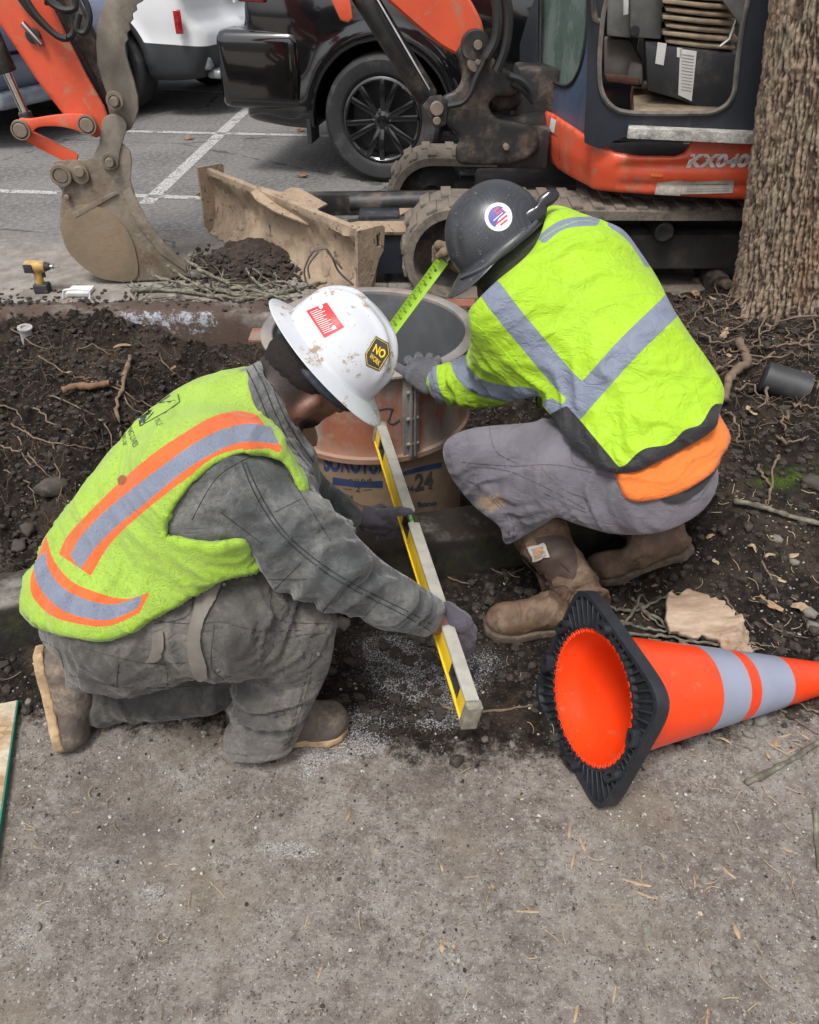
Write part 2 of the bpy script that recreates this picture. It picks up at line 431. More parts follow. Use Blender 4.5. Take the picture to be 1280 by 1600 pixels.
def folds(V, N, specs, s=0):
    """cloth folds: specs = (a, b, reach, amplitude, folds per metre along a->b, twist); returns displaced points"""
    D = np.zeros(len(V)); W_ = np.zeros(len(V))+1e-6
    for i, (a, b, rr, amp, fr, tw) in enumerate(specs):
        a = np.array(a, float); b = np.array(b, float); ab = b-a; L = np.linalg.norm(ab); ax = ab/L
        t = np.clip((V-a)@ab/(ab@ab), 0, 1); q = V-(a+t[:, None]*ab); dist = np.linalg.norm(q, axis=1); w = np.exp(-(dist/rr)**2*1.5)
        u = np.cross(ax, [0.3, 0.5, 0.8]); u /= np.linalg.norm(u); v = np.cross(ax, u)
        along = (V-a)@ax; wob = (fbm(V*9, 2, s+31+i)-0.5)*0.09
        c = np.stack([(along+wob+tw*((V-a)@u))*fr*1.5, ((V-a)@u)*fr*0.30, ((V-a)@v)*fr*0.30], 1)
        n = vnoise(c, s+i*7); n2 = vnoise(c*[2.1, 2.4, 2.4]+5, s+i*7+3); n3 = vnoise(c*[3.3, 1.5, 1.5]+9, s+i*7+5)
        r = (1-np.abs(2*n-1))**3+0.45*(1-np.abs(2*n2-1))**3-0.35-0.30*(1-np.abs(2*n3-1))**6
        D += w*amp*r; W_ += w
    return V+N*(1.85*D/np.maximum(W_, 0.35))[:, None]
# ================================================================== the setting
rng = np.random.default_rng(7)
K0, K1 = Pz(30, 1012, 0.0), Pz(700, 905, 0.0)
KD = (K1-K0)/np.linalg.norm(K1-K0); KN = np.array([-KD[1], KD[0], 0])
def kdist(x, y): return (x-K0[0])*KN[0]+(y-K0[1])*KN[1]
TUBE = np.array([-0.13, 2.36])
FARY = 3.60
def sst(a, b, x): t = np.clip((x-a)/(b-a), 0, 1); return t*t*(3-2*t)
def height(x, y):
    x = np.asarray(x, float); y = np.asarray(y, float)
    V = np.stack([x, y, 0*x], -1); s = kdist(x, y)
    fd = FARY-0.15-y                                          # distance from the far kerb's face
    left = sst(-0.95, -1.35, x); right = sst(0.36, 0.75, x); mid = 1-np.maximum(left, right)
    zl = np.interp(fd, [-.2, 0.0, 0.12, 0.5, 1.0, 1.5, 1.8], [.05, .055, -.01, -.13, -.30, -.30, -.08])
    zm = np.interp(fd, [-.2, 0.0, 0.12, 0.6, 1.2, 1.8], [-.04, -.08, -.16, -.32, -.40, -.36])
    zr = np.interp(fd, [-.2, 0.0, 0.3, 0.9, 1.4, 1.8], [.07, .10, .24, .27, .20, .15])+.05*sst(1.0, 1.7, x)
    pit = sst(0.13, 0.34, s)
    z = pit*(zl*left+zm*mid+zr*right) + (1-pit)*(0.10*sst(0.02, 0.16, s))
    z = z-pit*(.20*np.exp(-((x+.90)/.33)**4-((y-2.42)/.42)**4)+.10*np.exp(-((x+1.5)/.30)**2-((y-2.2)/.35)**2))
    r = sst(0.66, 0.95, x)
    z = z + r*(1-pit)*(0.19*sst(-0.50, 0.02, s)-0.10*sst(0.02, 0.16, s))
    # worked soil in front of the kerb
    so = soilmask(x, y)
    n = fbm(V*3.3, 4, 3)-0.5; n2 = fbm(V*15, 4, 9)-0.5; n3 = fbm(V*55, 3, 19)-0.5
    back = sst(0.10, 0.3, s); near = sst(0.35, 0.0, fd)
    z = z + n*(0.02*so+0.13*back*(1-.6*near)) + n2*(0.022*so+0.055*back*(1-.4*near)) + n3*(0.003+0.012*so+0.012*back)
    z = z + 0.014*sst(0.56, 0.8, fbm(V*26, 3, 77))*(so+back)
    # a dug ring round the concrete form
    return z
def soilmask(x, y):
    V = np.stack([x, y, 0*x], -1)
    px = x; f = y + 0.10*(fbm(V*5, 4, 51)-0.5) + 0.05*(fbm(V*22, 3, 52)-0.5)
    edge = np.interp(x, [-3, -1.0, -0.62, -0.3, -0.12, 0.1, 0.3, 0.6, 1.0, 1.6, 3], [1.42, 1.30, 1.28, 1.28, 1.22, 1.17, 1.16, 1.22, 1.28, 1.26, 1.25])
    return sst(edge-0.21, edge+0.12, f)
def axis_pts(lo, a, b, hi, h, far):
    mid = np.arange(a, b+h/2, h); L = [a]; st = h
    while L[-1] > lo: st *= 1.25; L.append(max(L[-1]-st, lo))
    R = [mid[-1]]; st = h
    while R[-1] < hi: st *= 1.25; R.append(min(R[-1]+st, hi))
    return np.array(L[:0:-1]+mid.tolist()+R[1:])
def make_ground_mat():
    M = MT("ground_soil_and_path"); so = M.attr("soil"); ch = M.attr("chalk"); st = M.attr("wet")
    n1 = M.noise(4, 9, 0.66, None, .3); n2 = M.noise(34, 10, 0.78); n3 = M.noise(120, 6, 0.8); n4 = M.noise(13, 8, .75)
    path = M.mix(M.ramp(n1, 0.36, 0.64), (0.265, 0.228, 0.198), (0.415, 0.372, 0.330))
    path = M.mix(M.ramp(n4, 0.44, 0.60, 0, 0.7), path, (0.215, 0.178, 0.152)); path = M.mix(M.ramp(n4, 0.56, 0.40, 0, 0.0), path, (0.4, 0.36, 0.32))
    path = M.mix(M.ramp(n2, 0.50, 0.62, 0, 0.8), path, (0.47, 0.43, 0.385)); path = M.mix(M.ramp(n2, 0.46, 0.36, 0, 0.85), path, (0.13, 0.105, 0.088))
    path = M.mix(M.ramp(n3, 0.56, 0.66, 0, 0.8), path, (0.62, 0.58, 0.53)); path = M.mix(M.ramp(n3, 0.44, 0.36, 0, 0.75), path, (0.10, 0.082, 0.07))
    pale = M.ramp(M.math('ADD', M.noise(2.2, 5, .6), M.math('MULTIPLY', M.math('SUBTRACT', M.noise(60, 6, .8), .5), .5)), .55, .70); path = M.mix(M.math('MULTIPLY', pale, .55), path, (0.62, 0.60, 0.57))
    wv = M.n("ShaderNodeVectorMath", operation='ADD'); M.l(M.tc, wv.inputs[0]); nz_ = M.n("ShaderNodeTexNoise"); nz_.inputs["Scale"].default_value = 160; M.l(M.tc, nz_.inputs["Vector"]); sc_ = M.n("ShaderNodeVectorMath", operation='SCALE'); M.l(nz_.outputs[1], sc_.inputs[0]); sc_.inputs["Scale"].default_value = .012; M.l(sc_.outputs[0], wv.inputs[1]); cell = M.vor(210, wv.outputs[0], 'F1', "Color"); cd = M.vor(210, wv.outputs[0])
    sp = M.n("ShaderNodeSeparateColor"); M.l(cell, sp.inputs[0])
    fl = M.math('MULTIPLY', M.ramp(sp.outputs[0], 0.86, 0.88), M.ramp(cd, 0.45, 0.30)); path = M.mix(M.math('MULTIPLY', fl, 0.75), path, (0.66, 0.63, 0.59))
    fd = M.math('MULTIPLY', M.ramp(sp.outputs[1], 0.86, 0.88), M.ramp(cd, 0.5, 0.35)); path = M.mix(M.math('MULTIPLY', fd, 0.85), path, (0.07, 0.055, 0.046))
    warm = M.ramp(M.noise(3.1, 6, .6), .50, .64); path = M.mix(M.math('MULTIPLY', warm, .45), path, (0.33, 0.265, 0.195))
    dkp = M.ramp(M.math('ADD', M.noise(1.9, 6, .65, M.mapped((1, 1.4, 1), (0, 0, .5))), M.math('MULTIPLY', M.math('SUBTRACT', M.noise(25, 8, .8), .5), .35)), .53, .68); path = M.mix(M.math('MULTIPLY', dkp, .55), path, (0.155, 0.128, 0.108))
    soil = M.mix(M.ramp(n2, 0.40, 0.62), (0.007, 0.0055, 0.0045), (0.042, 0.031, 0.024))
    soil = M.mix(M.math('MULTIPLY', M.ramp(M.noise(4.5, 7, 0.65), 0.48, 0.62), M.ramp(n3, .38, .6, .2, 1)), soil, (0.085, 0.061, 0.045))
    soil = M.mix(M.math('MULTIPLY', M.ramp(sp.outputs[2], 0.955, 0.965), M.ramp(cd, 0.42, 0.3)), soil, (0.30, 0.26, 0.21))
    e = M.math('ADD', so, M.math('MULTIPLY', M.math('SUBTRACT', M.noise(22, 10, .85), 0.5), 2.2)); c = M.mix(M.ramp(e, 0.30, 0.70), path, soil)
    cf = M.math('ADD', ch, M.math('MULTIPLY', M.math('SUBTRACT', M.noise(210, 6, 0.9), 0.5), 4.6))
    cf = M.math('MULTIPLY', M.ramp(cf, 0.75, 1.0), M.ramp(ch, 0.05, 0.4)); c = M.mix(M.math('MULTIPLY', cf, 0.85), c, (0.80, 0.81, 0.82))
    c = M.mix(M.math('MULTIPLY', M.ramp(M.noise(14, 5), 0.45, 0.6), st), c, (0.075, 0.13, 0.012))
    M.col(c); M.rough(0.93); M.set("Specular IOR Level", 0.25)
    M.bump(M.noise(45, 10, 0.8), 0.018); M.bump(M.noise(230, 4, 0.8), 0.0045)
    M.bump(M.math('MULTIPLY', fl, 1.0), 0.002)
    return M.m
def gauss(X, Y, c, r): return np.exp(-(((X-c[0])/r[0])**2+((Y-c[1])/r[1])**2))
xs = axis_pts(-40, -1.85, 2.05, 40, 0.0095, 0); ys = axis_pts(-15, 0.45, FARY+0.01, FARY+0.012, 0.0095, 0)
GX, GY = np.meshgrid(xs, ys, indexing='ij'); GZ = height(GX, GY)
def build_ground():
    V = np.stack([GX, GY, GZ], -1).reshape(-1, 3); nx, ny = GX.shape
    I = np.arange(nx*ny).reshape(nx, ny); F = np.stack([I[:-1, :-1], I[1:, :-1], I[1:, 1:], I[:-1, 1:]], -1).reshape(-1, 4)
    o = obj('ground', V, F, make_ground_mat(), origin=(0, 0, 0)); tag(o, kind='structure')
    x, y = V[:, 0], V[:, 1]; s = kdist(x, y)
    fattr(o, "soil", np.maximum(soilmask(x, y), sst(-0.02, 0.02, s)))
    ch = 0*x
    for (px, py, rx, ry, a) in [(640, 1060, .13, .06, .75), (600, 1010, .12, .07, .7), (700, 1080, .09, .07, .75), (740, 1035, .10, .06, .6), (560, 1120, .10, .05, .5), (520, 1180, .06, .03, .62), (560, 1160, .08, .03, .55), (520, 1170, .14, .05, .35),
                                (440, 1325, .07, .022, .62), (340, 1345, .05, .02, .5), (240, 1395, .04, .03, .6), (470, 1335, .05, .02, .55), (800, 1320, .05, .02, .4), (200, 1340, .05, .03, .35),
                                (200, 1205, .1, .04, .25), (90, 1080, .06, .04, .45), (330, 1500, .2, .06, .3), (80, 1420, .12, .05, .35), (1210, 1235, .03, .04, .4), (1100, 1330, .02, .02, .4), (590, 1420, .08, .03, .3), (900, 1420, .2, .05, .22), (600, 1560, .15, .03, .3), (140, 1360, .05, .03, .45), (700, 1130, .12, .03, .5), (480, 1210, .03, .05, .5), (1000, 1250, .04, .02, .35), (120, 1240, .1, .015, .4), (430, 1430, .09, .03, .4), (30, 1480, .06, .05, .4)]:
        c = Pz(px, py); ch = ch+a*gauss(x, y, c, (rx, ry))
    fattr(o, "chalk", np.minimum(ch*1.3, .72))
    w = 0*x
    for (px, py, r, a) in [(1235, 790, .10, 1.0), (1190, 800, .05, .8)]: w = w+a*gauss(x, y, Pz(px, py, 0.08), (r, r*.45))
    fattr(o, "wet", np.clip(w, 0, 1))
build_ground()
def gz(x, y):
    i = np.clip(np.searchsorted(xs, x)-1, 0, len(xs)-2); j = np.clip(np.searchsorted(ys, y)-1, 0, len(ys)-2)
    u = np.clip((x-xs[i])/(xs[i+1]-xs[i]), 0, 1); v = np.clip((y-ys[j])/(ys[j+1]-ys[j]), 0, 1)
    return GZ[i, j]*(1-u)*(1-v)+GZ[i+1, j]*u*(1-v)+GZ[i, j+1]*(1-u)*v+GZ[i+1, j+1]*u*v
def Pg(px, py):
    """where the sight line of a pixel meets the ground"""
    r = ray(px, py)
    for Y in np.arange(0.5, FARY, 0.004):
        q = np.array([0, 0, CAM_H])+r*(Y/r[1])
        if q[2] <= gz(q[0], q[1]): return q
    return Pz(px, py, ROADZ)
ROADZ = 0.055
# --- asphalt of the parking lot with dust near the dig
M = MT("asphalt"); n1 = M.noise(1.3, 6, 0.6); n2 = M.noise(30, 8, 0.75); n3 = M.vor(190)
c = M.mix(M.ramp(n1, 0.35, 0.65), (0.085, 0.083, 0.081), (0.140, 0.136, 0.130)); c = M.mix(M.ramp(n2, 0.42, 0.66, 0, 0.9), c, (0.23, 0.222, 0.21))
c = M.mix(M.ramp(n3, 0.0, 0.4, 0.6, 0.0), c, (0.03, 0.03, 0.03))
sx = M.n("ShaderNodeSeparateXYZ"); M.l(M.tc, sx.inputs[0])
du = M.math('ADD', M.ramp(sx.outputs[1], 4.0, 5.1, 1, 0), M.math('MULTIPLY', M.math('SUBTRACT', M.noise(1.1, 7, 0.7, M.mapped((1, 3.2, 1))), 0.5), 2.2)); du = M.math('MULTIPLY', M.ramp(du, 0.25, 0.95), M.ramp(sx.outputs[1], 5.4, 4.3))
c = M.mix(M.math('MULTIPLY', du, 0.85), c, M.mix(M.ramp(M.noise(9, 6, .7), .3, .7), (0.15, 0.128, 0.105), (0.31, 0.28, 0.25)))
cr = M.vor(0.55, M.mapped((1, 1, 1)), 'DISTANCE_TO_EDGE')
c = M.mix(M.ramp(M.math('ADD', cr, M.math('MULTIPLY', M.math('SUBTRACT', M.noise(6, 5), .5), .05)), 0.0, 0.006, 0.7, 0.0), c, (0.02, 0.02, 0.02))
M.col(c); M.rough(0.85); M.bump(M.noise(140, 6, 0.8), 0.004); ASPH = M.m
xx = axis_pts(-150, -4, 5, 150, 0.25, 0); yy = np.concatenate([[FARY+0.012], np.arange(3.6, 12, 0.25), np.geomspace(12.5, 200, 20)])
A, B = np.meshgrid(xx, yy, indexing='ij'); V = np.stack([A, B, ROADZ+0*A], -1).reshape(-1, 3); I = np.arange(A.size).reshape(A.shape)
tag(obj('parking_lot_asphalt', V, np.stack([I[:-1, :-1], I[1:, :-1], I[1:, 1:], I[:-1, 1:]], -1).reshape(-1, 4), ASPH, origin=(0, 0, ROADZ)), kind='structure')
# --- painted stall lines (worn)
M = MT("worn_line_paint"); w = M.ramp(M.noise(60, 6, 0.8), 0.40, 0.60); w2 = M.ramp(M.noise(7, 5, 0.7), 0.3, 0.55)
M.col((0.46, 0.455, 0.44)); M.rough(0.8); f = M.math('MULTIPLY', w, w2); M.l(M.ramp(f, 0.05, 0.45, 0.08, 0.88), M.b.inputs["Alpha"]); PAINT = M.m
def painted(a, b, w):
    a = Pz(*a, ROADZ+0.004); b = Pz(*b, ROADZ+0.004); d = (b-a)/np.linalg.norm(b-a); s = np.array([-d[1], d[0], 0])*w/2
    k = np.linspace(0, 1, 12); V = [a+(b-a)*t+q for t in k for q in (-s, s)]
    tag(obj('painted_line', V, [[2*i, 2*i+1, 2*i+3, 2*i+2] for i in range(11)], PAINT, origin=a), kind='structure')
painted((228, 318), (388, 168), 0.095); painted((120, 203), (520, 212), 0.07); painted((-60, 296), (690, 322), 0.07)
painted((250, 139), (384, 145), 0.08); painted((330, 98), (395, 102), 0.08); painted((340, 72), (400, 76), 0.08)
# --- kerbs: concrete strips of real thickness
def conc(name, dirt, da, moss=0.0, chalk=False):
    M = MT(name); n1 = M.noise(7, 7, 0.65); n2 = M.noise(90, 6, 0.75)
    c = M.mix(M.ramp(n1, 0.3, 0.7), (0.13, 0.118, 0.102), (0.25, 0.23, 0.205)); c = M.mix(M.ramp(n2, 0.5, 0.7, 0, 0.5), c, (0.09, 0.08, 0.07))
    d = M.ramp(M.noise(4.5, 8, 0.7), 1-da-0.1, 1-da+0.1); c = M.mix(d, c, dirt)
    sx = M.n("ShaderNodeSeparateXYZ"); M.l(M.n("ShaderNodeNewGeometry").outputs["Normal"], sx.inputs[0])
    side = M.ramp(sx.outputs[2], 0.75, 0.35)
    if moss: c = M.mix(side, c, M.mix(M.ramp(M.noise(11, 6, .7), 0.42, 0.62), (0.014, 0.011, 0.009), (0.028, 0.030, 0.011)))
    if chalk:
        ca = M.attr("chalk"); cf = M.ramp(M.math('ADD', M.math('MULTIPLY', ca, .75), M.math('MULTIPLY', M.math('SUBTRACT', M.noise(26, 9, 0.85), 0.5), 4.0)), 0.55, 0.95)
        c = M.mix(M.math('MULTIPLY', M.math('MULTIPLY', cf, M.ramp(ca, 0.05, 0.3)), 0.85), c, (0.36, 0.38, 0.42))
    M.col(c); M.rough(0.92); M.bump(M.noise(60, 7, 0.7), 0.006); return M.m
def kerb(name, o, d, n, L, w, z0, z1, m, nz=0.006, step=0.02):
    """rounded kerb section swept along d"""
    prof = [(0, z0), (0, z0+(z1-z0)*.3), (0, z0+(z1-z0)*.6), (0.003, z1-0.03), (0.010, z1-0.012), (0.024, z1), (w*.35, z1), (w*.6, z1), (w-0.015, z1), (w, z1-0.015), (w, z1-.05), (w, z0)]
    ts = np.arange(0, L, step); V = []
    for t in ts:
        for a, z in prof: V.append(o+d*t+n*a+np.array([0, 0, z]))
    V = np.array(V); V += (np.stack([fbm(V*14, 3, k)-0.5 for k in (1, 2, 3)], 1))*nz*2+(np.stack([fbm(V*45, 3, k)-0.5 for k in (4, 5, 6)], 1))*nz*1.5
    m_ = len(prof); F = [[i*m_+k, i*m_+k+1, (i+1)*m_+k+1, (i+1)*m_+k] for i in range(len(ts)-1) for k in range(m_-1)]
    return tag(obj(name, V, F, m, origin=o), kind='structure')
kerb('kerb', K0*[1, 1, 0]-KD*0.9, KD, KN, 3.6, 0.15, -0.2, 0.15, conc("mossy_kerb_concrete", (0.030, 0.022, 0.017), 0.56, 1.0))
k2 = kerb('kerb', np.array([-3.0, FARY-0.15, 0]), np.array([1., 0, 0]), np.array([0, 1., 0]), 4.0, 0.16, -0.35, 0.072, conc("dusty_far_kerb_concrete", (0.070, 0.046, 0.034), 0.62, 0, True), .012)
v = np.array([q.co[:] for q in k2.data.vertices])+WLOC[k2.name]; px, py, d_ = proj(v)
fattr(k2, "chalk", np.clip(1.0-np.maximum(0, poly_sd([(188, 490), (332, 490), (336, 510), (190, 508)], px, py))/12, 0, 1))
# --- loose matter nobody could count
ICO = None
def ico():
    b = bmesh.new(); bmesh.ops.create_icosphere(b, subdivisions=1, radius=1); V = np.array([v.co[:] for v in b.verts]); F = [[v.index for v in f.verts] for f in b.faces]; b.free(); return V, np.array(F)
IV, IF = ico()
def scatter(name, pts, rmin, rmax, m, sink=0.3, flat=0.7, pw=2.5):
    n = len(pts); r = rmin+(rmax-rmin)*rng.random(n)**pw; V = np.repeat(IV[None], n, 0)*(0.72+0.5*rng.random((n, len(IV), 1)))
    sc = np.stack([0.8+0.5*rng.random(n), 0.8+0.5*rng.random(n), flat*(0.7+0.5*rng.random(n))], 1); V = V*sc[:, None]
    a = rng.random(n)*6.28; ca, sa = np.cos(a), np.sin(a); x = V[..., 0]*ca[:, None]-V[..., 1]*sa[:, None]; y = V[..., 0]*sa[:, None]+V[..., 1]*ca[:, None]
    V = np.stack([x, y, V[..., 2]], -1)*r[:, None, None]; c = np.array(pts); c = c+np.stack([0*r, 0*r, r*(flat-sink)], 1)*0.8
    V = (V+c[:, None]).reshape(-1, 3); F = (IF[None]+np.arange(n)[:, None, None]*len(IV)).reshape(-1, 3)
    return tag(obj(name, V, F, m, smooth=False, origin=(0, 0, 0)), kind='stuff')
def gravel_mat(name, cols, rough=0.85, sc=140):
    M = MT(name); v = M.vor(sc, None, 'F1', "Color"); s = M.n("ShaderNodeSeparateColor"); M.l(v, s.inputs[0])
    r = M.n("ShaderNodeValToRGB"); M.l(s.outputs[0], r.inputs[0]); e = r.color_ramp.elements; r.color_ramp.interpolation = 'CONSTANT'
    e[0].color = cols[0]+(1,); e[1].position = 1/len(cols); e[1].color = cols[1]+(1,)
    for i, c in enumerate(cols[2:]): q = e.new((i+2)/len(cols)); q.color = c+(1,)
    M.col(M.mix(M.ramp(M.noise(300, 3), .3, .7, 0, .5), r.outputs[0], (0.06, 0.05, 0.04))); M.rough(rough); return M.m
def rand_pts(n, f, x0=-1.8, x1=2.0, y0=0.5, y1=FARY-.1):
    x = x0+(x1-x0)*rng.random(n*3); y = y0+(y1-y0)*rng.random(n*3); k = f(x, y) > rng.random(n*3); x, y = x[k][:n], y[k][:n]
    return np.stack([x, y, gz(x, y)], 1)
cl = lambda x, y: 0.25+0.75*sst(0.5, 0.62, fbm(np.stack([x, y, 0*x], -1)*4, 3, 5))
pathf = lambda x, y: (1-0.6*soilmask(x, y))*cl(x, y)*(kdist(x, y) < -0.02)
soilf = lambda x, y: np.maximum(soilmask(x, y)**3, kdist(x, y) > 0.16)*(1-((kdist(x, y) > -.02) & (kdist(x, y) < .16) & (x < 0.3)))
scatter('gravel', rand_pts(9000, pathf), 0.0010, 0.0050, gravel_mat("fine_gravel", [(0.20, 0.17, 0.145), (0.36, 0.33, 0.29), (0.12, 0.10, 0.085), (0.28, 0.25, 0.22), (0.48, 0.46, 0.43), (0.09, 0.075, 0.065), (0.30, 0.26, 0.22)]), pw=3)
SOILC = gravel_mat("soil_crumbs", [(0.014, 0.010, 0.008), (0.028, 0.021, 0.016), (0.020, 0.015, 0.011), (0.045, 0.034, 0.026), (0.010, 0.008, 0.007)], 0.95, 90)
scatter('loose_soil', rand_pts(20000, soilf), 0.0022, 0.017, SOILC, pw=3.2)
scatter('soil_crumbs', rand_pts(1500, lambda x, y: (1-soilmask(x, y))*(kdist(x, y) < -.05)*np.exp(-np.maximum(0, 1.3-y)*4)), 0.0015, 0.0055, SOILC, pw=3)
scatter('wood_shreds', rand_pts(1500, lambda x, y: soilf(x, y)*sst(.1, .8, np.abs(x)+.2)), 0.0015, 0.006, gravel_mat("pale_bits", [(0.35, 0.27, 0.18), (0.22, 0.17, 0.12), (0.42, 0.36, 0.28), (0.26, 0.25, 0.23)], .9, 70), flat=0.4, pw=2)

def spill(x, y): return np.exp(-np.abs(y-FARY-.02)/.07)*(.35+.65*sst(-1.2, -1.9, x)+.5*np.exp(-((x+.75)/.35)**2)+1.0*sst(.2, .8, x))
x_ = -2.4+5.0*rng.random(9000); y_ = FARY-.16+.5*rng.random(9000); k_ = spill(x_, y_) > rng.random(9000)*.9
scatter('loose_soil', np.stack([x_[k_], y_[k_], np.where(y_[k_] < FARY, .073, ROADZ)], 1), 0.002, 0.014, SOILC, pw=3)
# fine hair roots and straw in the dug soil
def hairs(name, n, f, L, r, m, x0=-1.8, x1=2.0, y0=1.2, y1=FARY-.2, up=.25):
    p = rand_pts(n, f, x0, x1, y0, y1); mb = MB(); V = []; F = []; c = 0
    for q in p:
        a = rng.random()*6.28; l = L*(.4+rng.random()); w = rng.normal(0, .5, 2); ts = np.linspace(-.5, .5, 6); ang = a+w[0]*ts*2.2; st = l/5
        x = q[0]+np.cumsum(np.cos(ang))*st; y = q[1]+np.cumsum(np.sin(ang))*st; z = gz(x, y)+r+.006+up*l*rng.random()*np.abs(np.sin(ts*3+w[1]))*.5
        for i in range(6): t = np.array([-math.sin(ang[i]), math.cos(ang[i]), 0])*r; V += [[x[i], y[i], z[i]+r], [x[i]+t[0], y[i]+t[1], z[i]-r*.5], [x[i]-t[0], y[i]-t[1], z[i]-r*.5]]
        for i in range(5):
            for j in range(3): F.append([c+i*3+j, c+i*3+(j+1) % 3, c+i*3+3+(j+1) % 3, c+i*3+3+j])
        c += 18
    return tag(obj(name, V, F, m, origin=(0, 0, 0)), kind='stuff')
hairs('hair_roots', 1900, lambda x, y: (kdist(x, y) > .16)*(.30+.70*(x > .5)), .075, .0010, simple("fine_root_skin", (0.13, 0.090, 0.062), .9, bump=0, var=.4, vs=9))
scatter('wood_shreds', rand_pts(900, lambda x, y: (kdist(x, y) < -.05)*sst(-.1, .6, x)*cl(x, y)), 0.0012, 0.0050, gravel_mat("path_wood_bits", [(0.40, 0.31, 0.21), (0.26, 0.19, 0.13), (0.48, 0.42, 0.33), (0.16, 0.12, 0.09)], .9, 70), flat=0.35, pw=2)
scatter('soil_crumbs', rand_pts(2500, lambda x, y: (1-soilmask(x, y))*(kdist(x, y) < -.05)*np.exp(-np.abs(y-1.15)*5)*np.exp(-np.abs(x+.25)*1.2)), 0.0010, 0.0045, SOILC, pw=3)
hairs('straw_bits', 900, lambda x, y: (kdist(x, y) < -.03)*(.25+.75*sst(.1, .7, x)), .030, .0010, simple("dry_straw", (0.36, 0.28, 0.17), .9, bump=0, var=.4, vs=9), y0=.5, up=.05)
# ================================================================== people
def cloth(name, c, var=0.2, rough=0.9, dirt=None, da=0.3, ds=7, regions=(), weave=900, wb=0.0004, sheen=0.2, edge=0.0, bumpy=0.0012):
    M = MT(name); c = c if len(c) == 4 else c+(1,)
    a = M.mix(M.ramp(M.noise(9, 5, .6), .3, .7), tuple(x*(1-var) for x in c[:3])+(1,), tuple(min(1, x*(1+var*.7)) for x in c[:3])+(1,)); r = rough
    jit = M.math('MULTIPLY', M.math('SUBTRACT', M.noise(60, 3), 0.5), 0.0016)
    for nm, col in regions:
        t = M.math('ADD', M.attr(nm), jit); a = M.mix(M.ramp(t, 0.0005, -0.0005), a, M.mix(M.ramp(M.noise(25, 4), .3, .7), tuple(x*.88 for x in col[:3])+(1,), col))
    if dirt:
        f = M.math('MULTIPLY', M.ramp(M.noise(ds, 8, 0.7, None, 0.4), 1-da-0.12, 1-da+0.16), M.ramp(M.noise(ds*11, 4, 0.7), 0.3, 0.6, 0.3, 1)); a = M.mix(M.math('MULTIPLY', f, 0.75), a, dirt)
    M.col(a); M.rough(r); M.set("Sheen Weight", sheen); M.set("Specular IOR Level", 0.25)
    M.bump(M.noise(weave, 2), wb); M.bump(M.noise(70, 6, 0.65), bumpy)
    rn = M.noise(16, 4, .6, M.mapped((1, 1, 1.6), (.5, .3, .2)), .8); M.bump(M.ramp(M.math('ABSOLUTE', M.math('SUBTRACT', rn, .5)), 0, .11), min(bumpy, .0016)*.7)
    return M
GREYREF = (0.165, 0.188, 0.245, 1)
LIME = (0.285, 0.465, 0.016)
SK = MT("skin"); c_ = SK.mix(SK.ramp(SK.noise(22, 5), .3, .7), (0.150, 0.074, 0.049), (0.205, 0.105, 0.070)); c_ = SK.mix(SK.ramp(SK.noise(6, 4), .45, .7, 0, .35), c_, (0.20, 0.075, 0.055))
c_ = SK.mix(SK.ramp(SK.math('ADD', SK.attr("stubble"), SK.math('MULTIPLY', SK.math('SUBTRACT', SK.noise(420, 3, .8), .5), .7)), .30, .95), c_, (0.012, 0.009, 0.008)); SK.col(c_); SK.rough(.5); SK.set("Subsurface Weight", .08); SK.set("Subsurface Radius", (.01, .004, .002)); SK.bump(SK.noise(260, 4), .0006); SKIN = SK.m
# the pattern of small sewn holes on the mesh vest
def hat_mesh(O, U, Fw, fa, sa, hh, brim, ridge, n=96, thick=0.003, drop=0.0):
    S = np.cross(U, Fw); rings = []
    th = np.linspace(0, 2*np.pi, n, endpoint=False); cf, sf = np.cos(th), np.sin(th)
    def ring(kf, ks, h): return O+np.outer(kf*cf, Fw)+np.outer(ks*sf, S)+np.outer(h*np.ones(n) if np.isscalar(h) else h, U)
    bo = brim(th)
    for t in (1.0, 0.93, 0.8, 0.6, 0.4, 0.2, 0.06):
        w = 1+0*th; rr_f = fa+bo*t; rr_s = sa+bo*t; dz = -drop*t*t-0.010*t-(bo*0.22)*t
        rings.append(O+(rr_f*cf)[:, None]*Fw+(rr_s*sf)[:, None]*S+dz[:, None]*U)
    m = 26
    for j in range(m+1):
        ph = (j/m)*np.pi/2; cr = np.cos(ph)**0.86; h = hh*np.sin(ph)**0.95; q = ring(fa*cr, sa*cr, h)
        s = (q-O)@S; f = (q-O)@Fw; b = ridge(f, s, h); nn = (q-O)/np.linalg.norm(q-O, axis=1)[:, None]; rings.append(q+nn*b[:, None])
    top = len(rings); R = np.array(rings); c = O*1.0
    inner = R[::-1].copy(); d = c-U*0.05-inner; d /= np.linalg.norm(d, axis=2)[:, :, None]
    inner[:-7] += d[:-7]*thick; inner[-7:] += -U*thick*np.array([0.3, .7, 1, 1, 1, 1, 1.])[::-1][:, None, None]
    A = np.concatenate([inner[:, :], R]); K = len(A); V = A.reshape(-1, 3)
    F = [[i*n+k, i*n+(k+1) % n, (i+1)*n+(k+1) % n, (i+1)*n+k] for i in range(K-1) for k in range(n)]
    return V, F
def boot_parts(): pass
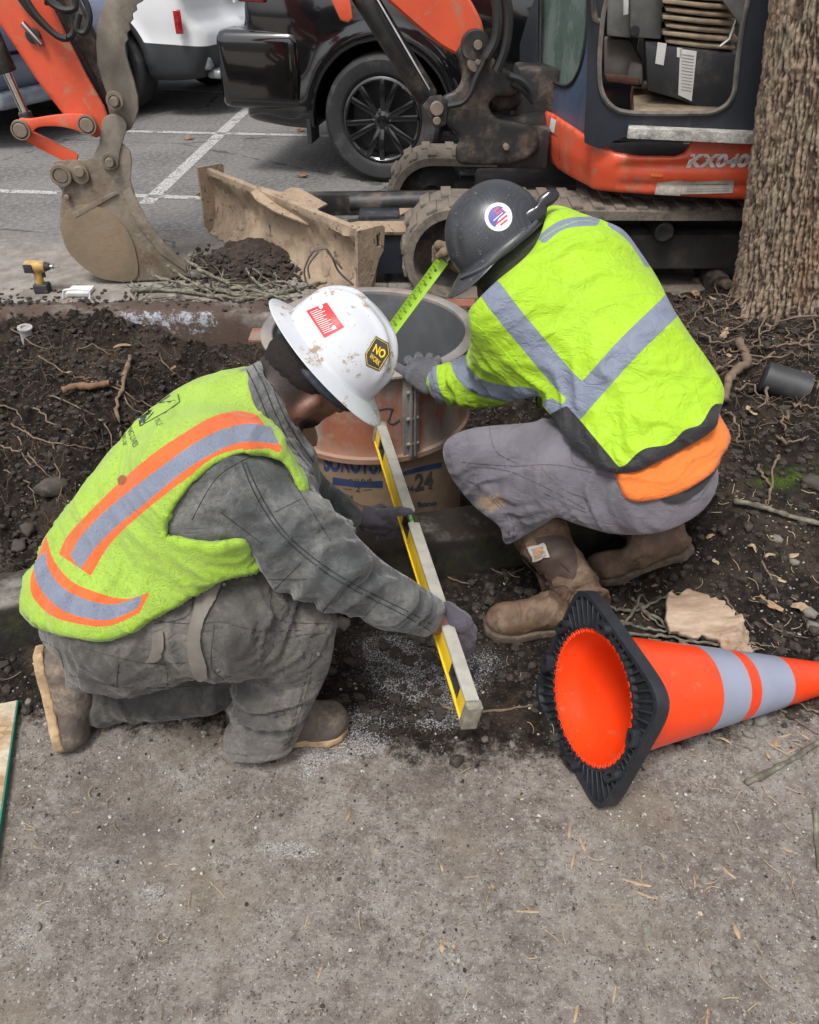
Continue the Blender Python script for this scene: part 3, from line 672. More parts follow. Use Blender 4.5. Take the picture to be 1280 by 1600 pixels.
def hand(name, pts, palm, m, parent, h=0.0025, extra=None, k=0.008, seed=1):
    """palm = list of cones, pts = five finger chains [(point, radius)...]"""
    allp = [np.array(p) for ch in pts+palm for p, r in ch]; lo = np.min(allp, 0)-0.03; hi = np.max(allp, 0)+0.03
    s = SDF(lo, hi, h)
    for ch in palm: s.chain(ch, 0.014)
    for ch in pts: s.chain(ch, k)
    V, F = s.mesh(1); N = vnormals(V, F); V = V+N*((fbm(V*70, 3, seed)-0.5)*0.0035)[:, None]
    return obj(name, V, F, m, parent)
# ------------------------------------------------------------------ the kneeling man in the mesh vest
def build_kneeling():
    base = Pz(300, 1150, 0.0)
    R_ = root('person', base, "kneeling man in white hard hat, grey jacket and lime mesh vest holding the level", "person")
    pel = P(165, 935, 1.27); mid = P(245, 800, 1.33); upp = P(335, 705, 1.40); nsh = P(385, 765, 1.27); fsh = P(440, 690, 1.60); nck = P(408, 640, 1.44)
    nel = P(515, 880, 1.19); nwr = P(684, 966, 1.27); fel = P(482, 772, 1.66); fwr = P(570, 806, 1.63)
    O = P(520, 554, 1.50); U = cdir(.74, .60, .30); Fw = cdir(.632, -.773, 0); Fw = Fw-U*(Fw@U); Fw /= np.linalg.norm(Fw); S = np.cross(U, Fw)
    # --- body: one continuous skin surface
    lo = np.array([-1.05, 0.95, -0.02]); hi = np.array([0.25, 1.95, 1.15])
    s = SDF(lo, hi, 0.006)
    hc = O-U*0.048; nS_ = S if (S@CAMR[2]) > 0 else -S
    Fh = Fw*math.cos(rad(48))-nS_*math.sin(rad(48)); Sh = nS_*math.cos(rad(48))+Fw*math.sin(rad(48))
    s.ell(hc, (.100, .076, .105), [Fh, Sh, U]); s.cone(hc-U*.045+Fh*.030, O-U*.130+Fh*.062, .060, .034, .04); s.cone(hc-U*.03-Fh*.03, nck, .066, .064, .03)
    s.cone(hc-U*.01+Fh*.098, hc-U*.035+Fh*.112, .010, .015, .012)                                           # nose
    for sg in (1, -1):
        ec = hc-U*.045+Fh*.000+Sh*sg*.078
        s.ell(ec, (.019, .010, .033), [Fh, Sh, U], .006); s.ell(ec+Sh*sg*.008-Fh*.006, (.016, .007, .028), [Fh, Sh, U], .004); s.ell(ec+Sh*sg*.017+Fh*.004, (.008, .006, .016), [Fh, Sh, U], .004, 's')
    s.tri(pel, nsh, fsh, .085, .05); s.cone(pel, upp, .10, .08, .05); s.cone(upp, nck, .07, .058, .05)
    s.chain([(nsh, .05), (nel, .04), (nwr, .029)]); s.cone(nwr, P(712, 975, 1.27), .029, .026)
    s.chain([(fsh, .045), (fel, .030), (fwr, .024)])
    hipn = P(205, 965, 1.16); hipf = P(200, 950, 1.38); kn = P(478, 985, 1.20); kf = P(395, 1075, 1.36)
    s.chain([(hipn, .075), (kn, .05), (P(425, 1140, 1.16), .04)]); s.chain([(hipf, .075), (kf, .05), (P(150, 1085, 1.24), .04)]); s.cone(pel, hipn, .09, .08, .04); s.cone(pel, hipf, .09, .08, .04)
    bsil = outline([(388, 572), (330, 590), (290, 608), (235, 645), (185, 700), (130, 770), (85, 835), (62, 890), (56, 940), (60, 1100), (100, 1190), (520, 1190), (530, 990), (640, 990), (684, 997), (730, 990), (730, 950), (690, 935), (650, 910), (600, 878), (585, 830), (600, 800), (575, 792), (540, 772), (505, 750), (484, 728), (468, 700), (452, 662), (440, 622), (425, 582), (408, 564)])
    lowp = nck-U*.035
    s.func(lambda X: np.where((X-lowp)@U > 0, -.05, bsil(X.reshape(-1, 3)).reshape(X.shape[:3])), .006, 'i')
    V, F = s.mesh(2); body = obj('body', V, F, SKIN, R_)
    z_ = (V-hc)@U; f_ = (V-hc)@Fh; y_ = np.abs((V-hc)@Sh); ear = np.exp(-(((z_+.045)/.035)**2+(f_/.022)**2))*(y_ > .066)
    back = sst(-.110, -.050, z_)*sst(.02, -.02, f_)*.85; jaw = sst(-.045, -.09, z_)*sst(-.005, .03, f_)*.9; fattr(body, "stubble", np.clip(np.maximum(back, jaw), 0, 1)*(1-np.clip(ear*1.5, 0, 1))*(((V-nck)@U) > .0))
    # --- hair: short black hair and a beard shadow round the jaw
    s = SDF(hc-.17, hc+.17, 0.004)
    s.ell(hc-Fh*.004+U*.005, (.105, .081, .108), [Fh, Sh, U]); s.cone(hc-U*.03-Fh*.035, hc-U*.070-Fh*.040, .068, .052, .02)
    def hairline(X):
        x = (X-hc)@Fh; z = (X-hc)@U; return np.maximum(x-.030-.25*np.maximum(z, 0), -(z+.070)+1.1*np.maximum(0, x+.015)*(x > -.015))
    s.func(hairline, .02, 'i')
    for sg in (1, -1): s.ell(hc-U*.047+Sh*sg*.086+Fh*.002, (.026, .03, .040), [Fh, Sh, U], .006, 's')
    V, F = s.mesh(1); N = vnormals(V, F); V += N*((fbm(V*160, 3, 3)-.5)*.004)[:, None]
    HAIR = simple("short_black_hair", (0.014, 0.010, 0.009), 0.75, bump=0.002, bs=420, spec=.3)
    obj('hair', V, F, HAIR, R_)
    s = SDF(hc-.2, hc+.2, 0.004); s.cone(hc-U*.060+Fh*.024, O-U*.134+Fh*.060, .0625, .0385, .02)
    s.func(lambda X: np.maximum(-((X-hc)@Fh)+0.004, ((X-hc)@U)+.072-.35*np.maximum(0, (X-hc)@Fh-.01)), .008, 'i'); V, F = s.mesh(1); N = vnormals(V, F); V += N*((fbm(V*200, 3, 3)-.5)*.004)[:, None]; obj('beard', V, F, HAIR, R_)
    # --- jacket
    hipn = P(205, 965, 1.16); hipf = P(200, 950, 1.38); kn = P(478, 985, 1.20); kf = P(395, 1075, 1.36)
    def seat(s, g):
        s.ball(pel, .175+g); s.cone(pel, hipn, .17+g, .135+g, .06); s.cone(hipn, P(350, 955, 1.17), .135+g, .118+g, .06); s.cone(P(290, 880, 1.25), P(400, 900, 1.22), .1+g, .08+g, .06); s.cone(pel, hipf, .17+g, .13+g, .06)
    allout = [(388, 572), (330, 590), (290, 608), (235, 645), (185, 700), (130, 770), (85, 835), (62, 890), (56, 940), (100, 975), (200, 965), (300, 925), (395, 888), (430, 925), (470, 947), (530, 967), (590, 983), (640, 990), (684, 997), (694, 968), (692, 940), (650, 910), (600, 878), (572, 852), (552, 830), (564, 820), (566, 796), (540, 772), (510, 748), (498, 728), (494, 706), (470, 672), (444, 622), (425, 582), (408, 564)]
    sil = outline(allout)
    lo = np.array([-1.0, 0.98, 0.12]); hi = np.array([0.13, 1.85, 1.02])
    def torso(s, g):
        s.tri(pel, P(330, 770, 1.24), P(370, 700, 1.58), .145+g, .06); s.cone(pel, mid, .185+g, .175+g, .05); s.cone(mid, upp, .175+g, .15+g, .05); s.cone(upp, nck, .13+g, .085+g, .05)
        s.cone(nsh, fsh, .095+g, .09+g, .05); s.cone(fsh, P(475, 700, 1.56), .085+g, .06+g, .04); s.cone(P(330, 830, 1.33), P(420, 730, 1.45), .12+g, .11+g, .06)
    s = SDF(lo, hi, 0.0065); torso(s, 0)
    s.chain([(nsh, .092), (P(440, 830, 1.20), .088), (nel, .078), (P(600, 925, 1.21), .060), (nwr, .043)], .03)
    s.chain([(fsh, .08), (fel, .068), (P(530, 788, 1.65), .056), (P(562, 806, 1.63), .044)], .03)
    s.carve(sil, .03)
    V, F = s.mesh(1); N = vnormals(V, F)
    V = crumple(V, N, 12, .0028, 5); V = folds(V, N, [(nsh, nel, .13, .016, 18, .5), (nel, nwr, .09, .011, 22, -.4), (fel, fwr, .08, .009, 26, .3), (upp, nck, .12, .006, 22, .2), (P(330, 800, 1.2), P(430, 740, 1.2), .1, .008, 22, .8)], 11); V = relax(V, F, .6)
    JK = cloth("grey_quilted_jacket_cloth", (0.052, 0.056, 0.056), .35, .6, (0.185, 0.178, 0.165), .47, 8, weave=500, wb=.0003, sheen=.3, bumpy=.0014)
    V = tuck(V, vnormals(V, F), sil); jac = obj('jacket', V, F, JK.m, R_); jb = bvh_of(jac)
    mb = MB()
    for l in ([(378, 722), (400, 775), (440, 835), (500, 888), (560, 925), (620, 955), (672, 985)], [(384, 722), (408, 775), (446, 832), (504, 882), (565, 919), (625, 949), (680, 978)]): seamline(mb, jb, l, .0012, .0003)
    for l in ([(300, 812), (340, 745), (395, 712)], [(420, 930), (470, 880)], [(500, 962), (545, 905)], [(560, 975), (600, 930)], [(345, 800), (410, 850)], [(450, 740), (520, 850)], [(400, 905), (480, 905)], [(430, 800), (470, 780)]): seamline(mb, jb, l, .0008, .0002)
    mb.build('seams', simple("dark_thread", (0.022, 0.024, 0.024), .9, bump=0), jac)
    # collar: thick folded hood collar round the neck
    s = SDF(nck-.22, nck+.24, 0.004); ax = (hc-upp); ax /= np.linalg.norm(ax)
    c0 = P(424, 640, 1.42)
    u = np.cross(ax, [0, 0, 1]); u /= np.linalg.norm(u); w = np.cross(ax, u)
    for k in range(28):
        a, b = [c0+(.078*math.cos(t)*u+.090*math.sin(t)*w)+ax*(-.012*math.cos(t)) for t in (k*2*math.pi/28, (k+1)*2*math.pi/28)]
        s.cone(a, b, .0165, .0165, .008); s.cone(a+ax*.028-(a-c0)*.06, b+ax*.028-(b-c0)*.06, .0125, .0125, .004); s.cone(a-ax*.028+(a-c0)*.12, b-ax*.028+(b-c0)*.12, .017, .017, .012)
    s.carve(outline([(385, 570), (405, 562), (420, 572), (432, 600), (447, 640), (462, 680), (485, 720), (505, 738), (490, 760), (465, 740), (440, 700), (400, 640)]), .008)
    V, F = s.mesh(1); N = vnormals(V, F); V += N*((fbm(V*[30, 30, 30], 3, 5)-.5)*.008)[:, None]; V = tuck(V, vnormals(V, F), sil); co_ = obj('collar', V, F, JK.m, jac)
    cb_ = bvh_of(jac, co_); mb = MB()
    for l in ([(396, 570), (412, 600), (430, 645), (452, 690), (482, 728)], [(408, 566), (424, 600), (442, 645), (466, 688), (490, 722)], [(386, 578), (402, 612), (420, 655), (444, 700)]): seamline(mb, cb_, l, .0013, .0002)
    mb.build('seams', bpy.data.materials['dark_thread'], co_)
    # --- vest
    vout = [(388, 578), (340, 586), (295, 603), (240, 640), (185, 696), (128, 768), (80, 835), (58, 885), (42, 908), (42, 955), (82, 985), (140, 998), (180, 995), (225, 975), (310, 925), (345, 902), (402, 888), (398, 868), (380, 843), (330, 850), (300, 846), (262, 838), (258, 822), (272, 792), (300, 755), (340, 722), (390, 708), (425, 712), (452, 735), (478, 778), (472, 745), (450, 700), (430, 660), (408, 605), (398, 582)]
    s = SDF(np.array([-1.02, .98, .2]), np.array([-.05, 1.85, .95]), 0.0055); torso(s, .016)
    s.cone(nsh, fsh, .115, .11, .05); s.cone(pel-[0, 0, .02], pel+(pel-mid)*.12, .225, .21, .05); s.cone(P(180, 950, 1.15), P(320, 880, 1.16), .10, .085, .06)
    s.cone(nsh+(0, -.02, 0.02), P(462, 735, 1.30), .094, .062, .04)
    seat(s, .024); s.carve(outline(vout, True, 2.0), .006)
    V, F = s.mesh(1); N = vnormals(V, F)
    V = crumple(V, N, 9, .0035, 3); V = folds(V, N, [(P(120, 900, 1.15), P(380, 860, 1.15), .09, .010, 22, 1.2), (P(250, 800, 1.2), P(400, 640, 1.3), .25, .004, 14, .7), (P(60, 900, 1.2), P(220, 990, 1.15), .12, .007, 16, .8)], 23)
    px, py, d = proj(V)
    top = [(402, 648), (370, 642), (330, 652), (285, 678), (235, 712), (180, 760), (135, 805), (105, 838), (92, 866)]
    g1 = [(425, 668), (390, 662), (350, 670), (308, 690), (262, 722), (205, 765), (160, 802), (125, 840), (110, 868)]
    g2 = [(436, 694), (400, 690), (365, 694), (322, 714), (280, 742), (232, 782), (185, 820), (150, 855), (125, 890)]
    bot = [(458, 722), (425, 706), (392, 702), (352, 712), (310, 735), (262, 770), (215, 808), (172, 850), (142, 900)]
    lw = [(72, 835), (84, 875), (112, 908), (150, 925), (195, 936), (235, 925)]                                       # the waist band
    q1 = [(72, 860), (76, 888), (98, 918), (138, 938), (182, 944), (225, 928)]; q2 = [(52, 880), (60, 915), (92, 950), (135, 966), (175, 968), (215, 950)]; lb = [(48, 900), (50, 930), (80, 962), (128, 976), (172, 978), (218, 958)]
    regs = {'orange': [spline(top, 5, False).tolist()+spline(bot, 5, False).tolist()[::-1], spline(lw, 5, False).tolist()+spline(lb, 5, False).tolist()[::-1]],
            'silver': [spline(g1, 5, False).tolist()+spline(g2, 5, False).tolist()[::-1], spline(q1, 5, False).tolist()+spline(q2, 5, False).tolist()[::-1]]}
    M = cloth("lime_mesh_vest_cloth", (0.262, 0.400, 0.050), .08, .8, (0.20, 0.24, 0.07), .30, 9, (("orange", (0.62, 0.115, 0.026, 1)), ("silver", GREYREF), ("edge", (0.27, 0.43, 0.040, 1))), weave=300, bumpy=.0006, wb=.0002)
    v = M.vor(330); dots = M.ramp(v, 0.12, 0.42); a = M.b.inputs["Base Color"].links[0].from_socket
    plain = M.math('MULTIPLY', M.ramp(M.attr("orange"), 0, 0.001), M.ramp(M.attr("edge"), 0, 0.001)); plain = M.math('MULTIPLY', plain, M.ramp(M.attr("silver"), 0, 0.001))
    M.col(M.mix(M.math('MULTIPLY', M.ramp(v, 0.26, 0.08), M.math('MULTIPLY', plain, 0.6)), a, (0.10, 0.24, 0.015))); M.bump(dots, 0.0009)
    vest = obj('vest', V, F, M.m, R_)
    for nm, ps in regs.items(): fattr(vest, nm, region(V, ps, False))
    e = np.minimum(region(V, [[(380, 570), (402, 575), (480, 770), (470, 790), (415, 640)]], False), -region(V, [vout], True)*1.0-.010)
    e = np.maximum(e, -np.minimum(region(V, regs['orange'], False), 0)*1.0) if False else e
    px, py, d = proj(V); em = np.where((px > 235) & (py > 700), e, 1.0); em = np.where((py > 960), e, em); fattr(vest, "edge", np.minimum(em, region(V, [[(258, 842), (300, 850), (405, 846), (410, 900), (250, 915), (345, 880)]], False)))
    vb = bvh_of(vest); BLK = simple("black_print", (0.03, 0.045, 0.04), .8, bump=0, var=.1)
    mb = MB()
    for l in ([(255, 611), (278, 616), (281, 628), (262, 642), (219, 666), (215, 645), (232, 632), (274, 626)], [(226, 660), (240, 644)]): seamline(mb, vb, l, .0012, 0.0003, False)
    mb.build('print', BLK, vest)
    patch('print', vb, [(216, 654), (221, 644), (231, 637), (240, 637), (234, 647), (226, 652), (219, 664)], BLK, vest, .0008); patch('print', vb, [(222, 656), (227, 654), (228, 660), (223, 662)], BLK, vest, .0008)
    for tx, q in (("K", ((249, 631), (246, 619), (266, 619))), ("WORK", ((240, 665), (246, 664), (246, 656))), ("TITLE", ((241, 656), (246, 666), (249, 653))), ("KING LIVES", ((196, 666), (209, 700), (204, 661))), ("PEOPLE LINE", ((189, 672), (193, 696), (195, 671)))):
        if tx == "WORK": continue
        decal_text('lettering', tx, vb, q, BLK, vest, .001)
    patch('stain', vb, spline([(184, 748), (192, 742), (198, 746), (196, 754), (187, 758)], 4).tolist(), simple("oil_stain", (0.20, 0.075, 0.03), .9, bump=0), vest, .0006, 3)
    # --- trousers
    tout = [(60, 985), (72, 1012), (98, 1040), (104, 1085), (122, 1138), (170, 1136), (250, 1128), (330, 1118), (352, 1108), (349, 1150), (352, 1182), (372, 1191), (410, 1190), (448, 1180), (466, 1152), (487, 1105), (514, 1045), (524, 990), (527, 968), (505, 905), (440, 872), (395, 868), (250, 860), (110, 900), (70, 940)]
    s = SDF([-1.0, .98, -.005], [-.02, 1.62, .62], 0.0062)
    s.ball(pel, .175); s.cone(pel, hipn, .17, .135, .06); s.cone(hipn, P(350, 955, 1.17), .135, .118, .06); s.cone(P(350, 955, 1.17), kn, .118, .088, .05); s.cone(P(290, 880, 1.25), P(400, 900, 1.22), .1, .08, .06)
    s.chain([(kn, .088), (P(448, 1070, 1.18), .086), (P(412, 1150, 1.155), .074)], .04)
    s.cone(pel, hipf, .17, .13, .06); s.cone(hipf, kf, .12, .085, .05); s.cone(P(370, 1080, 1.30), P(130, 1088, 1.24), .075, .062, .03)
    s.carve(outline(tout), .022)
    s.func(lambda X: -X[..., 2]+.004, .01, 'i')
    V, F = s.mesh(1); N = vnormals(V, F)
    V = crumple(V, N, 10, .006, 6); V = folds(V, N, [(hipn, kn, .15, .008, 13, .9), (kn, P(420, 1150, 1.16), .13, .014, 18, .7), (P(430, 960, 1.15), P(520, 1010, 1.18), .09, .013, 30, -.9), (P(370, 1080, 1.3), P(130, 1088, 1.24), .09, .006, 14, .5), (pel, hipn, .14, .010, 16, .5)], 5)
    TR = cloth("dusty_grey_work_trouser_cloth", (0.062, 0.059, 0.055), .32, .92, (0.185, 0.168, 0.148), .48, 7, weave=700, wb=.0004, bumpy=.0016)
    V = tuck(V, vnormals(V, F), outline(tout)); tr = obj('trousers', V, F, TR.m, R_); tb = bvh_of(tr)
    mb = MB()
    for l in ([(220, 968), (300, 975), (345, 972), (400, 985), (470, 985)], [(430, 900), (428, 965), (520, 975)], [(335, 978), (330, 1040), (350, 1062)], [(345, 1060), (400, 1045), (440, 1000), (520, 988)], [(110, 1055), (180, 1072), (250, 1075), (330, 1070)], [(185, 1035), (182, 1074)], [(235, 1045), (258, 1040), (262, 1078)],
              [(488, 1020), (470, 1090), (445, 1165)], [(494, 1020), (476, 1092), (451, 1165)], [(300, 905), (296, 960), (240, 975)], [(62, 1000), (90, 1015), (100, 1045)], [(330, 1010), (370, 1030), (420, 1000)], [(120, 1010), (220, 1035), (290, 1035)]): seamline(mb, tb, l, .0009, .0003)
    mb.build('seams', simple("grey_thread", (0.046, 0.041, 0.036), .9, bump=0), tr)
    LOOPM = simple('faded_grey_canvas_strap', (0.135, 0.122, 0.105), .92, var=.15, bump=.0008, bs=300, dirt=(.22, .2, .17), da=.35)
    patch('tool_loop', tb, spline([(316, 905), (344, 905), (340, 930), (322, 960), (312, 1000), (322, 1040), (326, 1055), (308, 1060), (298, 1035), (294, 995), (304, 955)], 4).tolist(), LOOPM, tr, .007, 6)
    patch('tool_loop', tb, spline([(240, 990), (256, 985), (258, 1010), (246, 1030), (226, 1032), (238, 1015)], 4).tolist(), LOOPM, tr, .006, 6)
    mb = MB()
    for q in ((350, 913), (341, 1046), (497, 1022), (452, 1100)):
        c = cast(tb, *q, .001); n_ = np.array([0, -.8, .6]); mb.cyl(c-n_*.002, c+n_*.0018, .0042, 12, .0008)
    mb.build('rivet', simple("dull_rivet_metal", (0.12, 0.11, 0.10), .45, .8, bump=0), tr)
    # --- boots
    LEA = simple("dusty_brown_boot_leather", (0.080, 0.062, 0.052), .8, var=.2, vs=30, dirt=(0.25, 0.20, 0.15), da=.45, ds=14, bump=.001, bs=120)
    SOLE = simple("tan_crepe_boot_sole", (0.36, 0.25, 0.14), .85, var=.25, vs=40, dirt=(0.05, 0.04, 0.03), da=.38, ds=22, bump=.002, bs=80)
    b = root_part('boot', LEA, R_)
    def boot_foot(heel, toe, up, side, w0, w1, hgt, shaft=None, outl=None, sole_t=.022, h=.004):
        """upper and sole of one boot; heel->toe on the sole plane"""
        L = np.linalg.norm(toe-heel); f = (toe-heel)/L; lo = np.minimum(heel, toe)-.13; hi = np.maximum(heel, toe)+.13
        if shaft is not None: lo = np.minimum(lo, shaft[0]-.09); hi = np.maximum(hi, shaft[0]+.09)
        s = SDF(lo, hi, h)
        s.chain([(heel+f*.045+up*.045, .040), (heel+f*L*.5+up*.045, .040), (toe-f*.045+up*.036, .040)], .03)
        s.ell(toe-f*.052+up*.030, (.055, w1, .040), [f, side, up], .02); s.ell(heel+f*.045+up*.045, (.043, w0, .055), [f, side, up], .02)
        s.cone(heel+f*.06+up*.05, heel+f*L*.55+up*hgt*.55, .042, .034, .03)
        if shaft is not None: s.cone(heel+f*.062+up*.06, shaft[0], .050, shaft[1], .03)
        s.func(lambda X: -((X-heel)@up)+sole_t*.8, .004, 'i')
        if outl: s.carve(outline(outl), .01)
        V, F = s.mesh(1); N = vnormals(V, F)
        V += N*((fbm(V*45, 4, 8)-.5)*.007)[:, None]
        ps = SDF(lo, hi, h)
        def sole(X):
            Q = X-heel; x = Q@f; y = Q@side; z = Q@up; t = np.clip(x/L, 0, 1)
            w = np.interp(t, [0, .12, .35, .55, .78, .92, 1.0], [.026, w0+.004, w0-.002, w0+.002, w1+.006, w1-.006, .018])
            dx = np.maximum(-x, x-L); d2 = np.maximum(np.abs(y)-w, dx); return np.maximum(d2, np.abs(z-sole_t*.5)-sole_t*.5)
        ps.func(sole, .002); V2, F2 = ps.mesh(2)
        return V, F, V2, F2
    up = np.array([0, 0, 1.]); heel = P(395, 1178, 1.17); heel[2] = 0.001; toe = Pz(543, 1135, 0.001); f = (toe-heel)/np.linalg.norm(toe-heel); side = np.cross(up, f)
    V, F, V2, F2 = boot_foot(heel, toe, up, side, .040, .050, .13)
    b = obj('boot', V, F, LEA, R_); obj('sole', V2, F2, SOLE, b)
    # the trailing foot stands on its toes, sole towards the left
    t2 = P(112, 1184, 1.15); t2[2] = .004; h2 = P(74, 1040, 1.22); f = (h2-t2)/np.linalg.norm(h2-t2); up2 = cdir(.95, .1, -.28); up2 -= f*(up2@f); up2 /= np.linalg.norm(up2)
    h2 = t2+f*.255; t2 = t2-f*.0
    V, F, V2, F2 = boot_foot(h2-up2*.02, t2-up2*.02, up2, np.cross(up2, -f), .042, .050, .12)
    b = obj('boot', V, F, LEA, R_); obj('sole', V2, F2, SOLE, b)
    # --- hard hat
    def ridge(f, s_, h):
        g = lambda x, w: np.exp(-(x/w)**2); fade = sst(-.02, .05, h)*np.ones_like(f) if np.isscalar(h) else 1
        fd = float(sst(.02, .07, h)); return (.0085*g(s_, .012)+.007*g(s_-.036, .010)+.007*g(s_+.036, .010))*fd*float(sst(.0, .02, .135-h) if h > .115 else 1)+.004*g(f+.02, .03)*g(np.abs(s_)-.085, .02)*fd
    V, F = hat_mesh(O, U, Fw, .120, .102, .128, lambda th: .034+.010*np.abs(np.cos(th))**3+.006*np.maximum(0, np.cos(th))**4, ridge)
    M = MT("scuffed_white_hat_plastic"); c = M.mix(M.ramp(M.noise(6, 4), .3, .7), (0.46, 0.48, 0.51), (0.53, 0.54, 0.56))
    f1 = M.math('MULTIPLY', M.ramp(M.noise(16, 8, .72), .54, .60), M.ramp(M.noise(75, 5, .8), .44, .56)); c = M.mix(f1, c, (0.27, 0.195, 0.125))
    f2 = M.ramp(M.noise(150, 3, .8, M.mapped((1, .3, .6))), .70, .74); c = M.mix(f2, c, (0.12, 0.10, 0.08)); M.col(c); M.rough(M.ramp(f1, 0, 1, .32, .8)); M.bump(M.noise(200, 3), .0002)
    hat = obj('hard_hat', V, F, M.m, R_); hb = bvh_of(hat)
    RED = simple("red_sticker", (0.72, 0.03, 0.035), .45, bump=0, var=.08); WHT = simple("white_print", (0.75, 0.72, 0.70), .6, bump=0, var=.05)
    st = patch('sticker', hb, [(479, 486), (511, 473), (538, 511), (507, 528)], RED, hat, .001, 3)
    A, B_, C = np.array((482, 487.)), np.array((509, 476.)), np.array((507, 524.))
    for i in range(13):
        t = .06+i*.072; a = A+(C-A)*t; e = a+(B_-A)*(.5+.35*((i*7) % 5)/5); w = (C-A)/np.linalg.norm(C-A)*.9
        patch('print', hb, [tuple(a+(B_-A)*.06), tuple(e), tuple(e+w), tuple(a+(B_-A)*.06+w)], WHT, st, .0016, 6)
    for q in ((502, 480), (522, 512)): patch('print', hb, [(q[0]+3.4*math.cos(k*.785), q[1]+3.4*math.sin(k*.785)) for k in range(8)], WHT, st, .0018, 6)
    hx = [(587, 525), (607, 536), (609, 553), (592, 580), (572, 571), (570, 553)]; YEL = simple("yellow_print", (0.85, 0.56, 0.02), .5, bump=0, var=.05)
    st = patch('sticker', hb, hx, simple("charcoal_sticker", (0.05, 0.048, 0.045), .5, bump=0), hat, .001, 3)
    decal_text('lettering', "NO", hb, ((581, 549), (598, 561), (587, 537)), YEL, st, .0017, bold=.03); decal_text('lettering', "WORK", hb, ((576, 558), (591, 572), (580, 551)), YEL, st, .0017, bold=.02)
    mb = MB(); hp = np.array(hx+hx[:1], float); hc2 = hp[:-1].mean(0); seamline(mb, hb, (hc2+(hp-hc2)*.90), .0006, .001, False); mb.build('print', YEL, st)
    # suspension inside the hat: headband, strap and rear pad
    s = SDF(O-.2, O+.15, .004)
    for k in range(36):
        a, b_ = [O-U*.024+(.104*math.cos(t))*Fw+(.086*math.sin(t))*S for t in (k*math.pi/18, (k+1)*math.pi/18)]
        s.cone(a, b_, .006, .006, .004); s.cone(a-U*.018, b_-U*.018, .006, .006, .012)
    s.ell(O-U*.040-Fw*.094+S*.0, (.012, .045, .032), [Fw, S, U], .01)
    V, F = s.mesh(1); obj('headband', V, F, simple("dark_blue_grey_plastic", (0.035, 0.042, 0.055), .5, bump=.0003), hat)
    # --- gloves
    GL = cloth("grey_knit_glove_cloth", (0.070, 0.062, 0.078), .25, .85, (0.24, 0.22, 0.22), .25, 22, weave=900, wb=.0006, bumpy=.0015)
    W_ = P(700, 968, 1.27); K = P(722, 985, 1.26)
    nrm = cdir(.2, .3, .9); dn = cdir(.25, -.95, -.1); rt = cdir(.9, -.3, .1)
    palm = [[(P(699, 957, 1.27), .024), (P(721, 972, 1.255), .024)], [(P(693, 974, 1.275), .022), (P(717, 992, 1.26), .022)]]
    fg = []
    for i, (q0, q1, q2, q3) in enumerate([((728, 970, 1.258), (738, 984, 1.265), (735, 1004, 1.29), (722, 1012, 1.31)), ((726, 980, 1.25), (737, 996, 1.255), (734, 1016, 1.28), (720, 1022, 1.30)), ((722, 989, 1.25), (732, 1006, 1.25), (728, 1023, 1.275), (714, 1026, 1.30)), ((715, 996, 1.25), (722, 1012, 1.25), (716, 1024, 1.27), (706, 1022, 1.29))]):
        r = [.0108, .0112, .0106, .0096][i]; fg.append([(P(*q0), r+.002), (P(*q1), r), (P(*q2), r-.001), (P(*q3), r-.003)])
    fg.append([(P(697, 985, 1.265), .015), (P(686, 992, 1.27), .013), (P(683, 1000, 1.29), .012), (P(694, 1003, 1.31), .010)])
    hand('glove', fg, palm, GL.m, R_, k=.003)
    palm = [[(P(570, 806, 1.63), .026), (P(592, 808, 1.62), .024)], [(P(574, 818, 1.64), .022), (P(594, 822, 1.64), .020)]]
    fg = [[(P(596, 803, 1.61), .0135), (P(612, 801, 1.60), .0125), (P(628, 799, 1.595), .011), (P(640, 799, 1.59), .009)],
          [(P(594, 812, 1.62), .013), (P(612, 818, 1.635), .012), (P(618, 823, 1.66), .011), (P(608, 828, 1.68), .010)],
          [(P(590, 820, 1.63), .013), (P(606, 828, 1.65), .012), (P(610, 834, 1.67), .010), (P(600, 836, 1.69), .009)],
          [(P(584, 826, 1.64), .012), (P(597, 834, 1.66), .011), (P(600, 840, 1.68), .009), (P(592, 842, 1.69), .009)],
          [(P(580, 800, 1.66), .014), (P(596, 795, 1.69), .013), (P(610, 797, 1.72), .011), (P(620, 800, 1.73), .009)]]
    hand('glove', fg, palm, GL.m, R_, seed=4)
def root_part(*a): return None
